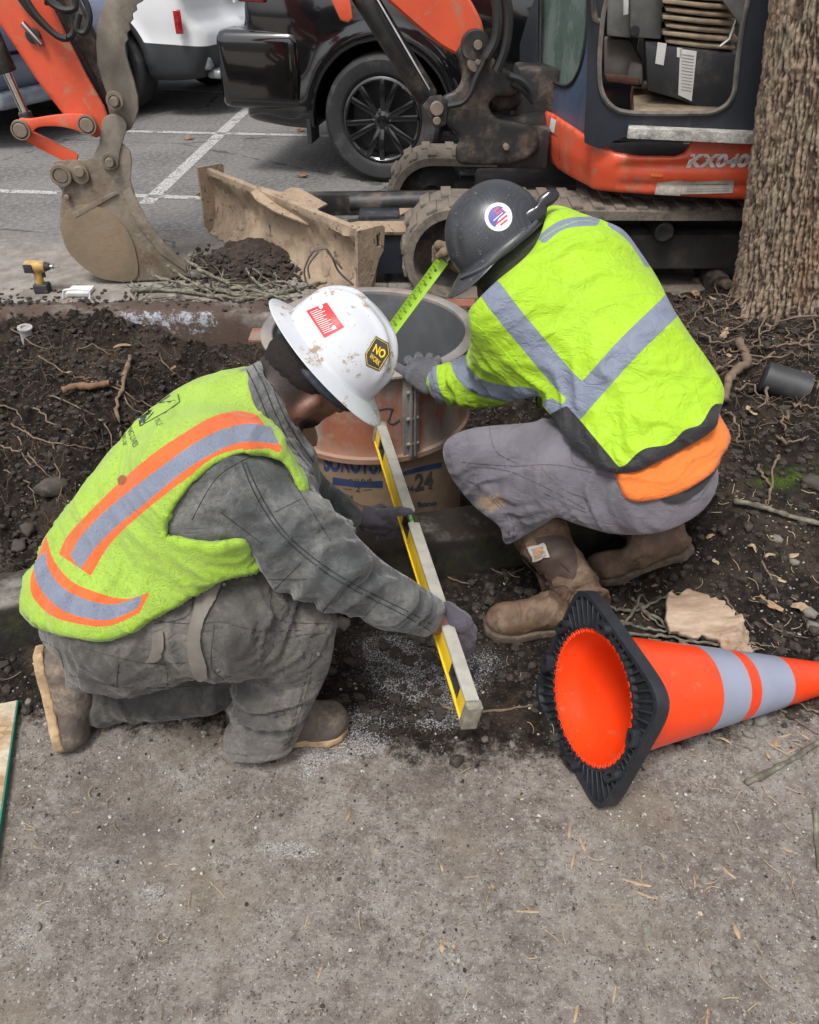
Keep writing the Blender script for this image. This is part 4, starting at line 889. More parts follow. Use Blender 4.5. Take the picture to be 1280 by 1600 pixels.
# ------------------------------------------------------------------ the squatting man in the hi-vis jacket
def build_squatting():
    R_ = root('person', Pz(960, 960, 0.0), "squatting man in black hard hat and hi-vis lime jacket seen from behind", "person")
    pel = P(1035, 735, 1.64); mid = P(965, 590, 1.78); upp = P(890, 460, 1.92); lsh = P(808, 490, 1.84); rsh = P(955, 405, 2.10); nck = P(850, 395, 1.98)
    lel = P(800, 590, 1.92); lwr = P(682, 595, 2.07); rel = P(820, 450, 2.35); rwr = P(716, 410, 2.28)
    O = P(782, 378, 1.98); U = cdir(-.60, .74, .30); Fw = cdir(-.77, -.62, -.05); Fw = Fw-U*(Fw@U); Fw /= np.linalg.norm(Fw); S = np.cross(U, Fw); hc = O-U*.04
    lk = P(735, 712, 1.72); lhip = P(1000, 755, 1.57); rhip = P(1030, 740, 1.80); rk = P(800, 745, 2.02); lan = P(895, 945, 1.535); ran = P(1045, 850, 1.80)
    s = SDF([0.02, 1.40, 0.0], [.85, 2.5, 1.15], .0065)
    s.ell(hc, (.100, .078, .105), [Fw, S, U]); s.cone(hc-U*.05+Fw*.03, hc-U*.09+Fw*.065, .058, .032, .04); s.cone(hc-U*.03-Fw*.02, nck, .065, .06, .03); s.cone(hc+Fw*.1-U*.01, hc+Fw*.112-U*.04, .010, .014, .012)
    s.tri(pel, lsh-[0, 0, .03], rsh-[0, .02, .06], .07, .05); s.cone(upp, nck, .07, .06, .05); s.chain([(lsh, .05), (lel, .04), (lwr, .028)]); s.chain([(rsh-[0, .02, .06], .04), (rel, .04), (rwr, .028)])
    s.chain([(lhip, .07), (lk, .045), (P(850, 830, 1.64), .035), (lan+[0, .01, .03], .03)]); s.chain([(rhip, .07), (rk, .045), (ran, .03)]); s.cone(pel, lhip, .09, .08, .04); s.cone(pel, rhip, .09, .08, .04)
    V, F = s.mesh(2); obj('body', V, F, SKIN, R_)
    # knit hood under the hat
    s = SDF(hc-.2, hc+.2, .004); s.ell(hc-U*.028-Fw*.006, (.116, .094, .095), [Fw, S, U]); s.cone(hc-U*.05-Fw*.03, nck, .092, .085, .03)
    V, F = s.mesh(1); N = vnormals(V, F); V += N*(np.sin(((V-hc)@U-.15*((V-hc)@Fw))*420)*.0011+(fbm(V*40, 3, 2)-.5)*.006)[:, None]
    obj('knit_hood', V, F, cloth("olive_black_ribbed_knit", (0.040, 0.042, 0.028), .3, .95, weave=600, wb=.0012, bumpy=.002).m, R_)
    # --- trousers
    def seat(s, g):
        s.ball(pel, .165+g); s.cone(pel, lhip, .16+g, .145+g, .06); s.cone(lhip, P(870, 740, 1.63), .145+g, .122+g, .06); s.cone(pel, rhip, .16+g, .15+g, .06)
    tout = [(692, 705), (705, 682), (745, 668), (830, 660), (860, 655), (960, 690), (1100, 690), (1122, 735), (1115, 775), (1085, 808), (1030, 832), (960, 834), (905, 820), (870, 808), (852, 818), (800, 848), (787, 846), (780, 822), (742, 792), (705, 745)]
    s = SDF([.05, 1.38, .1], [.86, 2.2, .75], .0062)
    s.ball(pel, .165); s.cone(pel, lhip, .16, .145, .06); s.cone(lhip, P(870, 740, 1.63), .145, .122, .06); s.cone(P(870, 740, 1.63), lk, .122, .093, .05); s.chain([(lk, .093), (P(790, 790, 1.65), .085), (P(830, 825, 1.62), .078)], .04)
    s.cone(pel, rhip, .16, .15, .06); s.cone(rhip, rk, .13, .09, .05); s.cone(rk, P(960, 820, 1.88), .085, .07, .04)
    s.carve(outline(tout), .022); V, F = s.mesh(1); N = vnormals(V, F)
    V = crumple(V, N, 8, .005, 8); V = folds(V, N, [(lhip, lk, .16, .008, 10, .8), (P(740, 720, 1.66), P(850, 810, 1.58), .12, .010, 20, -.6), (pel, P(1100, 800, 1.6), .14, .006, 12, .6), (lk, P(780, 680, 1.7), .07, .007, 26, .3)], 41)
    TR = cloth("faded_grey_blue_work_trouser_cloth", (0.125, 0.118, 0.135), .22, .92, (0.21, 0.17, 0.125), .30, 6, weave=700, wb=.0004, bumpy=.0012, regions=())
    a = TR.b.inputs["Base Color"].links[0].from_socket; TR.col(TR.mix(TR.math('MULTIPLY', TR.ramp(TR.math('ADD', TR.attr("mud"), TR.math('MULTIPLY', TR.math('SUBTRACT', TR.noise(40, 6, .75), .5), 1.4)), .5, .75), .8), a, (0.24, 0.165, 0.085)))
    V = tuck(V, vnormals(V, F), outline(tout)); tr = obj('trousers', V, F, TR.m, R_); px, py, d = proj(V); fattr(tr, "mud", np.exp(-(((px-768)/26)**2+((py-785)/20)**2))+.5*np.exp(-(((px-820)/26)**2+((py-830)/15)**2)))
    tb = bvh_of(tr); mb = MB()
    for l in ([(765, 668), (775, 705), (810, 725)], [(722, 722), (800, 728), (880, 728), (1000, 760)], [(722, 728), (790, 735), (850, 760), (915, 795)], [(896, 690), (898, 725), (960, 735), (1020, 745)], [(845, 730), (880, 765), (918, 780), (916, 800), (850, 770)], [(712, 745), (745, 760), (790, 805), (795, 842)], [(718, 745), (752, 762), (797, 805), (803, 842)], [(1060, 790), (1090, 780), (1112, 750)], [(700, 700), (712, 745)]): seamline(mb, tb, l, .0009, .0003)
    mb.build('seams', simple("dark_grey_thread", (0.072, 0.066, 0.078), .9, bump=0), tr)
    patch('waistband', tb, spline([(1035, 782), (1060, 785), (1095, 765), (1122, 725), (1124, 700), (1112, 690), (1085, 740), (1040, 765)], 4).tolist(), simple("black_belt_webbing", (0.022, 0.020, 0.022), .8), tr, .004, 6)
    # --- boots
    LEA = simple("tan_brown_pull_on_boot_leather", (0.115, 0.070, 0.042), .75, var=.25, vs=24, dirt=(0.185, 0.135, 0.095), da=.42, ds=12, bump=.0012, bs=110, grime=(0.07, 0.045, 0.03))
    DK = simple("dark_brown_boot_leather", (0.045, 0.026, 0.020), .7, var=.2, vs=24, dirt=(0.2, 0.15, 0.11), da=.35, ds=16, bump=.0008)
    SOLE = simple("muddy_boot_sole", (0.085, 0.062, 0.045), .9, var=.3, vs=40, dirt=(0.20, 0.15, 0.10), da=.4, ds=30, bump=.002)
    s = SDF([.17, 1.36, 0.0], [.60, 1.78, .46], .004); up = np.array([0, 0, 1.])
    heel = Pz(945, 972, 0.006); toe = Pz(758, 984, 0.006); f = (toe-heel)/np.linalg.norm(toe-heel); side = np.cross(up, f); L = np.linalg.norm(toe-heel)
    s.ell(toe-f*.060+up*.040, (.062, .052, .046), [f, side, up], .02); s.cone(toe-f*.08+up*.045, heel+f*.10+up*.065, .045, .055, .03); s.ell(heel+f*.05+up*.05, (.052, .045, .062), [f, side, up], .02)
    s.chain([(heel+f*.065+up*.07, .056), (heel+f*.085+up*.13, .058), (P(850, 845, 1.62), .068), (P(838, 822, 1.64), .070)], .03)
    s.func(lambda X: -X[..., 2]+.022, .004, 'i')
    s.carve(outline([(794, 840), (830, 812), (880, 806), (888, 830), (905, 862), (930, 905), (950, 935), (957, 962), (950, 985), (905, 990), (860, 1004), (800, 1004), (765, 992), (752, 975), (757, 958), (775, 943), (830, 934), (846, 922), (832, 890), (808, 862)]), .012)
    V, F = s.mesh(1); N = vnormals(V, F)
    V = folds(V, N, [(P(870, 900, 1.55), P(930, 960, 1.5), .07, .009, 28, .8), (P(790, 950, 1.48), P(860, 960, 1.48), .05, .004, 26, .2), (P(830, 830, 1.6), P(880, 900, 1.55), .08, .004, 14, .7)], 61); V += N*((fbm(V*40, 4, 8)-.5)*.006)[:, None]
    V[:, 2] = np.maximum(V[:, 2], .012)
    b = obj('boot', V, F, LEA, R_); bb = bvh_of(b)
    def soleplate(heel, toe, up, side, w0, w1, t, z0=-.004):
        L = np.linalg.norm(toe-heel); f = (toe-heel)/L; ps = SDF(np.minimum(heel, toe)-.1, np.maximum(heel, toe)+.1, .004)
        def fn(X):
            Q = X-heel; x = Q@f; y = Q@side; z = Q@up; w = np.interp(x/L, [0, .12, .35, .55, .78, .92, 1.0], [.028, w0+.004, w0-.002, w0+.002, w1+.006, w1-.004, .022])
            return np.maximum(np.maximum(np.abs(y)-w, np.maximum(-x, x-L)), np.abs(z-z0-t*.5)-t*.5)
        ps.func(fn, .002); return ps.mesh(2)
    V, F = soleplate(heel-f*.004, toe+f*.004, up, side, .044, .054, .026); obj('sole', V, F, SOLE, b)
    patch('side_panel', bb, spline([(812, 868), (822, 850), (850, 838), (880, 838), (898, 858), (902, 885), (895, 905), (870, 900), (848, 925), (836, 900)], 4).tolist(), DK, b, .0018, 5)
    patch('pull_strap', bb, [(812, 824), (828, 819), (843, 862), (829, 867)], LEA, b, .005, 5)
    LG = patch('logo_patch', bb, [(826, 854), (850, 847), (859, 868), (834, 876)], simple("light_grey_patch", (0.36, 0.33, 0.29), .8, bump=0), b, .007, 5)
    patch('logo', bb, [(831, 857), (848, 852), (854, 867), (837, 872)], simple("grey_patch", (0.22, 0.19, 0.17), .8, bump=0), LG, .0078, 5)
    patch('logo', bb, spline([(836, 864), (838, 857), (845, 855), (849, 860), (845, 862), (843, 859), (840, 863), (845, 867), (840, 868)], 3).tolist(), simple("orange_brown_print", (0.38, 0.17, 0.06), .8, bump=0), LG, .0085, 5)
    
    for l_ in ([(840, 875), (850, 900), (865, 920), (880, 930)], [(846, 925), (880, 915), (900, 930), (935, 935)], [(888, 945), (898, 925), (940, 925)]): mb = MB(); seamline(mb, bb, l_, .0014); mb.build('seam', DK, b)
    # far boot, heel raised
    toe = Pz(925, 900, 0.015); ball = Pz(965, 908, 0.01); heel = P(1080, 850, 1.77); f = (toe-heel)/np.linalg.norm(toe-heel); sd_ = np.cross([0, 0, 1.], f); sd_ /= np.linalg.norm(sd_); u2 = np.cross(f, sd_)
    s = SDF([.42, 1.55, 0.0], [.88, 2.0, .35], .0045)
    s.chain([(toe-f*.045+u2*.045, .047), (toe-f*.15+u2*.06, .055), (heel+f*.05+u2*.05, .050)], .03); s.ell(toe-f*.055+u2*.035, (.06, .052, .045), [f, sd_, u2], .02); s.cone(toe-f*.14+u2*.06, P(1000, 800, 1.86), .055, .068, .03)
    s.carve(outline([(916, 885), (922, 868), (950, 860), (975, 856), (985, 835), (1000, 790), (1075, 800), (1070, 825), (1086, 850), (1082, 868), (1045, 890), (1005, 912), (950, 918), (925, 908)]), .012)
    V, F = s.mesh(1); N = vnormals(V, F); V += N*((fbm(V*35, 4, 9)-.5)*.009)[:, None]; V = folds(V, N, [(P(1000, 850, 1.8), P(1070, 830, 1.8), .06, .006, 30, .5)], 3)
    b2 = obj('boot', V, F, LEA, R_); V, F = soleplate(heel, toe, u2, sd_, .044, .054, .024, -.012); obj('sole', V, F, SOLE, b2)
    # --- orange shirt showing under the jacket
    s = SDF([.25, 1.3, .2], [.95, 2.1, .85], .006)
    s.ball(pel+[0, -.01, .02], .188); s.cone(P(1060, 700, 1.66), P(975, 740, 1.66), .15, .135, .05); s.cone(pel, mid, .16, .14, .05); seat(s, .016)
    s.carve(outline([(958, 728), (960, 690), (1100, 630), (1126, 652), (1142, 685), (1128, 712), (1108, 738), (1060, 765), (1015, 777), (985, 778), (972, 765)]), .008)
    V, F = s.mesh(1); N = vnormals(V, F); V = folds(V, N, [(P(1130, 660, 1.5), P(980, 770, 1.5), .12, .007, 12, 1.2)], 71)
    obj('shirt', V, F, cloth("orange_shirt_cloth", (0.62, 0.155, 0.030), .08, .85, weave=500, sheen=.1).m, R_)
    # --- jacket
    jout = [(852, 322), (880, 322), (910, 333), (945, 345), (975, 360), (1000, 392), (1028, 435), (1050, 478), (1078, 522), (1105, 560), (1128, 597), (1132, 620), (1124, 648), (1118, 668), (1085, 692), (1040, 715), (1000, 735), (968, 738), (935, 730), (905, 708), (885, 685), (866, 655), (848, 634), (846, 620), (820, 622), (780, 634), (735, 638), (700, 637), (676, 628), (663, 610), (662, 590), (672, 575), (700, 566), (718, 556), (733, 535), (734, 510), (732, 488), (745, 470), (775, 440), (812, 410), (835, 385), (850, 350)]
    s = SDF([0.03, 1.35, .25], [.95, 2.55, 1.12], .0065)
    s.tri(pel+[0, 0, .02], lsh, rsh, .14, .08); s.cone(pel+[0, 0, .04], mid, .218, .22, .06); s.cone(mid, upp, .205, .17, .06); s.cone(upp, nck, .15, .10, .05); s.cone(lsh, rsh, .105, .10, .06); s.cone(P(905, 640, 1.75), P(985, 690, 1.6), .13, .13, .06)
    s.chain([(lsh, .105), (P(800, 555, 1.88), .100), (lel, .088), (P(740, 597, 2.0), .068), (lwr, .052)], .04); s.chain([(rsh, .10), (rel, .075), (rwr, .050)], .04)
    seat(s, .034); s.carve(outline(jout), .028)
    V, F = s.mesh(1); N = vnormals(V, F)
    V = crumple(V, N, 6, .0075, 9); V = folds(V, N, [(lsh, lel, .11, .015, 17, .8), (lel, lwr, .09, .010, 24, -.5), (P(1110, 620, 1.5), P(960, 720, 1.5), .11, .013, 20, .7), (P(900, 400, 1.8), P(1050, 600, 1.6), .22, .006, 10, .9), (P(830, 620, 1.75), P(960, 600, 1.6), .13, .009, 15, 1.0), (nck, upp, .1, .007, 18, .3)], 31); V = relax(V, F, .4)
    JK = cloth("hi_vis_lime_jacket_cloth", LIME, .05, .6, (0.19, 0.28, 0.03), .24, 6, (("silver", GREYREF), ("black", (0.022, 0.022, 0.024, 1))), weave=800, wb=.0002, sheen=.1, bumpy=.0016)
    V = tuck(V, vnormals(V, F), outline(jout)); jk = obj('jacket', V, F, JK.m, R_)
    sv_ = np.minimum.reduce([strip(V, [[(768, 455), (800, 497), (840, 545), (880, 592), (912, 622)]], 37), strip(V, [[(1055, 470), (1040, 487), (985, 540), (940, 590), (896, 640)]], 37), strip(V, [[(676, 568), (676, 590), (682, 615), (696, 645)]], 14), strip(V, [[(714, 548), (722, 580), (748, 604), (785, 614), (830, 619)]], 25), strip(V, [[(850, 372), (868, 357), (890, 348), (930, 345)]], 15), strip(V, [[(955, 350), (985, 372), (1012, 412)]], 11), region(V, [[(846, 628), (862, 622), (892, 638), (870, 660)]], False)])
    fattr(jk, "silver", sv_)
    fattr(jk, "black", np.minimum(region(V, [[(848, 655), (872, 640), (886, 634), (905, 655), (966, 728), (980, 750), (920, 750), (870, 700)]], False), region(V, [[(958, 730), (975, 728), (1005, 702), (1045, 694), (1070, 672), (1096, 662), (1116, 632), (1140, 640), (1125, 690), (1000, 760), (950, 760)]])))
    jb = bvh_of(jk); mb = MB()
    for l in ([(735, 500), (770, 530), (815, 580), (835, 615)],  [(835, 400), (850, 370), (905, 345), (950, 352)]): seamline(mb, jb, l, .0008, .0)
    mb.build('seams', simple("lime_thread", (0.28, 0.60, 0.02), .9, bump=0), jk)
    # --- hard hat with a peak
    def ridge(f, s_, h):
        g = lambda x, w: np.exp(-(x/w)**2); fd = float(sst(.015, .05, h)); return .0045*g(s_, .030)*fd-.004*fd*sst(.0, .05, f)*g(np.abs(s_)-.045, .010)
    pk = lambda th: .006+.052*sst(.35, .95, np.cos(th))
    V, F = hat_mesh(O, U, Fw, .124, .104, .140, pk, ridge, drop=.006)
    M = MT("black_carbon_pattern_hat_plastic"); w_ = M.n("ShaderNodeTexChecker"); w_.inputs["Scale"].default_value = 260; M.l(M.tc, w_.inputs[0])
    c = M.mix(w_.outputs[1], (0.012, 0.014, 0.018), (0.030, 0.034, 0.042)); f1 = M.math('MULTIPLY', M.ramp(M.noise(30, 6, .7), .60, .68), M.ramp(M.noise(90, 5, .8), .5, .62)); c = M.mix(f1, c, (0.22, 0.20, 0.17)); c = M.mix(M.ramp(M.noise(5, 5, .6), .4, .8, 0, .25), c, (0.12, 0.115, 0.11)); c = M.mix(M.ramp(M.noise(110, 3, .8), .68, .71), c, (0.4, 0.38, 0.35))
    M.col(c); M.rough(M.ramp(M.noise(8, 4), .3, .7, .30, .45)); hat = obj('hard_hat', V, F, M.m, R_); hb = bvh_of(hat)
    cc = np.array((779, 339.)); circ = lambda r, n=24, a0=0: [(cc[0]+r*math.cos(a0+k*2*math.pi/n), cc[1]+1.04*r*math.sin(a0+k*2*math.pi/n)) for k in range(n)]
    st = patch('sticker', hb, circ(21.5), simple("white_sticker", (0.62, 0.63, 0.68), .45, bump=0, var=.05), hat, .0010, 4)
    BL = simple("navy_print", (0.07, 0.06, 0.30), .5, bump=0); RD = simple("red_print", (0.55, 0.05, 0.06), .5, bump=0); WH = simple("white_print_flag", (0.68, 0.68, 0.70), .5, bump=0)
    fl = patch('flag', hb, circ(16.5), WH, st, .0014, 4)
    d1 = np.array((.78, -.62)); d2 = np.array((.62, .78))
    def clipc(poly, r=16.0): return [tuple(cc+(np.array(p)-cc)*min(1, r/np.linalg.norm(np.array(p)-cc+1e-6))) for p in poly]
    patch('flag', hb, [tuple(cc+16*np.array((math.cos(a), math.sin(a)*1.04))) for a in np.linspace(math.radians(108), math.radians(295), 16)], BL, fl, .0018, 4)
    for k, o_ in enumerate((-11, -5.2, .6, 6.4, 12)):
        c_ = cc+d2*o_+d1*2; hl = math.sqrt(max(1, 15.5**2-(o_)**2)); a0 = c_-d1*(hl-2 if o_ > 5 else 2); a1 = c_+d1*(hl-4)
        patch('stripe', hb, [tuple(a0-d2*1.4), tuple(a1-d2*1.4), tuple(a1+d2*1.4), tuple(a0+d2*1.4)], RD, fl, .0021, 5)
    patch('band', hb, [tuple(cc-d1*13-d2*1.6), tuple(cc+d1*12-d2*3.6), tuple(cc+d1*13+d2*1.0), tuple(cc-d1*10+d2*3.4)], BL, fl, .0024, 4); patch('band', hb, [tuple(cc-d1*10-d2*.6), tuple(cc+d1*9-d2*1.6), tuple(cc+d1*9-d2*.4), tuple(cc-d1*10+d2*.8)], WH, fl, .0027, 4)
    for sx_, sy_ in ((-12, -3), (-8, -9), (-9, 2), (-4, -6), (-3, -12), (2, -10), (-13, 3), (-6, -1)): patch('star', hb, [(cc[0]+sx_+.9*math.cos(k*1.05), cc[1]+sy_+.9*math.sin(k*1.05)) for k in range(6)], WH, fl, .0022, 9)
    # strap, dark glasses parked on the back, peak lip
    mb = MB(); q = lambda x, y, Y: P(x, y, Y)
    seamline(mb, hb, [(722, 436), (755, 420), (790, 392), (825, 362), (850, 330)], .0045, .003); mb.build('strap', simple("dark_grey_strap", (0.050, 0.055, 0.062), .75), hat)
    s = SDF(O-Fw*.13-.12, O-Fw*.13+.12, .003); g0 = cast(hb, 812, 345, .006); g1 = cast(hb, 838, 330, .012)
    lens = P(835, 336, 1.93); gx = cdir(.80, .55, .1); gy = cdir(-.5, .8, .2)
    s.ell(lens, (.034, .019, .006), [gx, gy, np.cross(gx, gy)], .004); s.ell(lens+gx*.045+gy*.012, (.03, .017, .006), [gx, gy, np.cross(gx, gy)], .004); s.cone(lens+gx*.01+gy*.008, lens+gx*.055+gy*.02, .005, .005, .006); s.cone(lens-gx*.03, P(806, 350, 1.93), .0045, .004, .006)
    V, F = s.mesh(1); obj('dark_glasses', V, F, simple("glossy_black_plastic", (0.012, 0.012, 0.014), .15, bump=0), hat)
    # --- gloves
    GL = cloth("dark_grey_knit_glove_cloth", (0.085, 0.085, 0.095), .3, .85, (0.45, 0.44, 0.44), .2, 40, weave=900, wb=.0006, bumpy=.0015)
    palm = [[(P(676, 592, 2.075), .027), (P(655, 580, 2.10), .026)], [(P(668, 604, 2.07), .024), (P(646, 590, 2.095), .022)], [(P(684, 585, 2.085), .024), (P(672, 574, 2.11), .022)]]
    fg = [[(P(646, 590, 2.095), .014), (P(632, 580, 2.11), .0125), (P(622, 573, 2.125), .011)], [(P(650, 578, 2.11), .0135), (P(643, 568, 2.125), .0125), (P(638, 562, 2.155), .011), (P(637, 568, 2.18), .010)], [(P(660, 574, 2.11), .0135), (P(656, 563, 2.125), .0125), (P(654, 557, 2.155), .011), (P(653, 562, 2.185), .010)],
          [(P(672, 572, 2.115), .013), (P(671, 563, 2.13), .012), (P(671, 557, 2.16), .010), (P(671, 562, 2.19), .010)], [(P(682, 574, 2.12), .012), (P(684, 565, 2.14), .011), (P(684, 560, 2.165), .009)]]
    hand('glove', fg, palm, GL.m, R_, seed=6)
    c = P(697, 392, 2.29)
    palm = [[(P(712, 405, 2.29), .030), (P(700, 400, 2.31), .028)]]
    fg = [[(P(700, 385+i*9, 2.27+.01*i), .013), (P(686, 383+i*9, 2.26+.01*i), .012), (P(680, 388+i*9, 2.29), .010)] for i in range(4)]+[[(P(708, 392, 2.25), .014), (P(694, 394, 2.23), .012), (P(686, 400, 2.24), .010)]]
    hand('glove', fg, palm, simple("tan_glove", (0.16, 0.11, 0.07), .85), R_, seed=9)
build_kneeling(); build_squatting()
# ================================================================== things on and in the ground
LAND = [(70, 690, "in trench soil left of the kneeling man"), (170, 700, "in the trench soil against the lime vest"), (300, 640, "in the trench soil above the lime vest's shoulder"), (1030, 960, "between the tan boot and the bark slab"), (1100, 1015, "along the lower edge of the bark slab"), (640, 920, "on the dirt left of the level"), (780, 895, "on the dirt left of the tan boot"), (1235, 500, "on the soil right below the trunk"), (1195, 760, "hanging over the moss"), (1245, 650, "below the black pipe"), (1190, 1150, "under the cone's striped end"), (1120, 1200, "on the path just below the cone"), (1100, 1380, "in the gravelly patch below the cone's tip"), (1000, 1430, "near the bottom right of the path"), (1210, 1470, "at the lower right edge of the path"), (900, 1320, "below the black cone base"), (900, 1500, "at the bottom of the path below the cone"), (690, 1470, "at the bottom middle of the path"), (740, 1200, "on the path below the level's end"), (590, 1300, "in the middle of the bare path"), (400, 1500, "at the bottom left of the path"), (130, 1480, "in the lower left corner of the path"), (130, 1260, "on the path beside the strand board"), (250, 1130, "between the kneeling man's boots"), (450, 1230, "just below the kneeling man's front boot"), (400, 1400, "on the pale stained part of the path"), (540, 990, "behind the kneeling man's knee"), (1240, 960, "on the dark soil above the cone tip"), (1010, 910, "by the squatting man's rear boot"), (1210, 870, "on the dark soil below the lichen stick"), (1130, 840, "just right of the squatting man's rear boot"), (1170, 740, "on the soil beside the moss"), (1130, 620, "against the lime jacket's right side"), (1180, 540, "on the soil below the tree trunk"), (1100, 465, "on the soil between tree and lime jacket"), (60, 800, "by the left kerb behind the kneeling man"), (100, 570, "on the soil slope at far left"), (250, 560, "on the trench soil above the kneeling man's back")]
SEEN = {}
def where(kind, px, py):
    k = min(range(len(LAND)), key=lambda i: (LAND[i][0]-px)**2+(LAND[i][1]-py)**2); key = (kind, k); SEEN[key] = SEEN.get(key, [])+[(px, py)]; return LAND[k][2], key
def relabel():
    for key, l in NEED.items():
        n = len(l)
        for o, base, ph, px, py in l:
            if n == 1: o['label'] = base+" "+ph
            else:
                xs_ = sorted(q[3] for q in l); ys_ = sorted(q[4] for q in l); xs_[-1] = -1 if xs_.count(xs_[-1]) > 1 else xs_[-1]; ys_[0] = ys_[0] if ys_.count(ys_[0]) == 1 else -1; ys_[-1] = ys_[-1] if ys_.count(ys_[-1]) == 1 else -1
                w = "leftmost " if px == xs_[0] else "rightmost " if px == xs_[-1] else "lowest " if py == ys_[-1] else "uppermost " if py == ys_[0] else ""
                if not w:
                    k = sorted((q[3], q[4]) for q in l).index((px, py)); w = ["first", "second", "third", "fourth", "fifth", "sixth", "seventh"][min(k, 6)]+" from left, "
                o['label'] = (w+base+" "+ph)
NEED = {}
def mark(o, kind, base, px, py):
    ph, key = where(kind, px, py); NEED.setdefault(key, []).append((o, base, ph, px, py))
def tilt_rows(n, up=(0, 0, 1)):
    n = np.array(n, float); n /= np.linalg.norm(n); x = np.cross(up, n); x /= np.linalg.norm(x); return np.array([x, np.cross(n, x), n])
def build_tube():
    cx, cy, r = -0.13, 2.43, 0.322
    R_ = root('concrete_form', (cx, cy, -.3), "round metal and cardboard concrete form standing in the trench between the two men", "form tube")
    M = MT("rusty_orange_form_steel"); n1 = M.noise(3.2, 7, .65, M.mapped((1, 1, .7))); n2 = M.noise(14, 7, .7)
    sx = M.n("ShaderNodeSeparateXYZ"); M.l(M.tc, sx.inputs[0]); z = sx.outputs[2]
    c = M.mix(M.ramp(n1, .32, .62), (0.28, 0.092, 0.045), (0.17, 0.070, 0.045)); c = M.mix(M.ramp(n2, .48, .66, 0, .8), c, (0.22, 0.16, 0.12)); c = M.mix(M.ramp(M.noise(5, 6, .7, M.mapped((1, 1, .25))), .50, .62, 0, .85), c, (0.19, 0.175, 0.155))
    lowd = M.math('MULTIPLY', M.ramp(M.math('ADD', z, M.math('MULTIPLY', M.noise(6, 5), .12)), .60, .50), 0.75); c = M.mix(lowd, c, (0.30, 0.20, 0.14))
    M.col(c); M.rough(M.ramp(n2, .3, .7, .55, .8)); M.bump(M.noise(50, 6, .7), .002); RUST = M.m
    GREY = simple("cement_grey_form_steel", (0.19, 0.18, 0.17), .7, var=.25, vs=8, dirt=(0.33, 0.24, 0.17), da=.42, ds=9, bump=.0015)
    INN = simple("dark_form_lining", (0.105, 0.11, 0.115), .55, var=.2, vs=5, dirt=(0.20, 0.20, 0.20), da=.38, ds=5, bump=.001)
    mb = MB(); mb.lathe([(r+.012, .155), (r+.016, .158), (r+.016, .175), (r+.006, .18), (r, .20), (r-.002, .44), (r-.002, .452)], (cx, cy, 0), (0, 0, 1), 96); sh = mb.build('shell', RUST, R_)
    mb = MB(); mb.lathe([(r-.012, -.25), (r-.012, .452)][::-1], (cx, cy, 0), (0, 0, 1), 96); mb.build('lining', INN, R_)
    mb = MB(); mb.lathe([(r-.012, .452), (r-.012, .462), (r-.009, .465), (r+.022, .465), (r+.026, .462), (r+.026, .455), (r-.002, .450)], (cx, cy, 0), (0, 0, 1), 96); rim = mb.build('rim', GREY, R_)
    mb = MB(); mb.lathe([(r-.03, -.3), (r-.003, -.3), (r-.003, .17)], (cx, cy, 0), (0, 0, 1), 96); CARD = simple("brown_cardboard", (0.24, 0.16, 0.10), .85, var=.12, vs=6, dirt=(0.17, 0.12, 0.08), da=.40, ds=7, bump=.0006); card = mb.build('cardboard_tube', CARD, R_)
    cb = bvh_of(card); sb = bvh_of(sh)
    BLU = simple("dark_blue_print", (0.018, 0.040, 0.11), .8, bump=0); BLK = simple("dark_ink", (0.05, 0.045, 0.045), .8, bump=0)
    def cyl_text(name, txt, px0, px1, pyb, pyt, m, rr, bv, par, slope=0.0, **kw):
        return decal_text(name, txt, bv, ((px0, pyb), (px1, pyb+slope), (px0, pyt)), m, par, .0015, **kw)
    zt = None
    cyl_text('lettering', "SONOTUBE", 506, 612, 736, 708, BLU, r, cb, card, 6, bold=.05); cyl_text('lettering', "round", 537, 580, 753, 745, BLK, r, cb, card, 1, bold=.02, spacing=1.3)
    patch('print', cb, [(520, 745), (560, 752), (598, 751), (598, 762), (560, 761), (520, 757)], BLU, card, .0012, 5)
    cyl_text('lettering', "2", 555, 563, 768, 760, BLK, r, cb, card); patch('print', cb, [(537, 763), (550, 764), (550, 765), (537, 764)], BLK, card, .0012); patch('print', cb, [(568, 765), (580, 764), (580, 765), (568, 766)], BLK, card, .0012)
    cyl_text('lettering', "24", 648, 677, 768, 741, BLK, r, cb, card, -6, bold=.04); cyl_text('lettering', "24-", 634, 650, 770, 760, BLK, r, cb, card, -3, bold=.02); cyl_text('lettering', "CM", 537, 551, 782, 773, BLK, r, cb, card, bold=.02)
    patch('print', cb, [(625, 738), (668, 726), (690, 722), (690, 730), (650, 738), (630, 743)], BLU, card, .0012, 5); cyl_text('lettering', "Sono", 652, 682, 792, 784, BLU, r, cb, card, -3, bold=.03)
    mb = MB(); seamline(mb, sb, [(590, 640), (603, 637), (615, 638)], .0036, .0005); seamline(mb, sb, [(613, 638), (609, 650), (607, 658), (614, 661), (624, 655)], .0036, .0005); mb.build('painted_mark', BLK, sh)
    for a in (-75, -73.2): pass
    # bolted seam flanges, a clamp tab on each side
    for ang in (-66, 130, 168):
        a = rad(ang); o = np.array([cx+math.cos(a)*(r+.006), cy+math.sin(a)*(r+.006), .31]); n = np.array([math.cos(a), math.sin(a), 0]); t = np.array([-n[1], n[0], 0])
        mb = MB(); mb.box(o+n*.010-t*.006, (.012, .0035, .135), [n, t, [0, 0, 1]], .0015); mb.box(o+n*.010+t*.006, (.012, .0035, .135), [n, t, [0, 0, 1]], .0015); mb.box(o-t*.0, (.006, .026, .137), [n, t, [0, 0, 1]], .001); fl = mb.build('flange', GREY, R_)
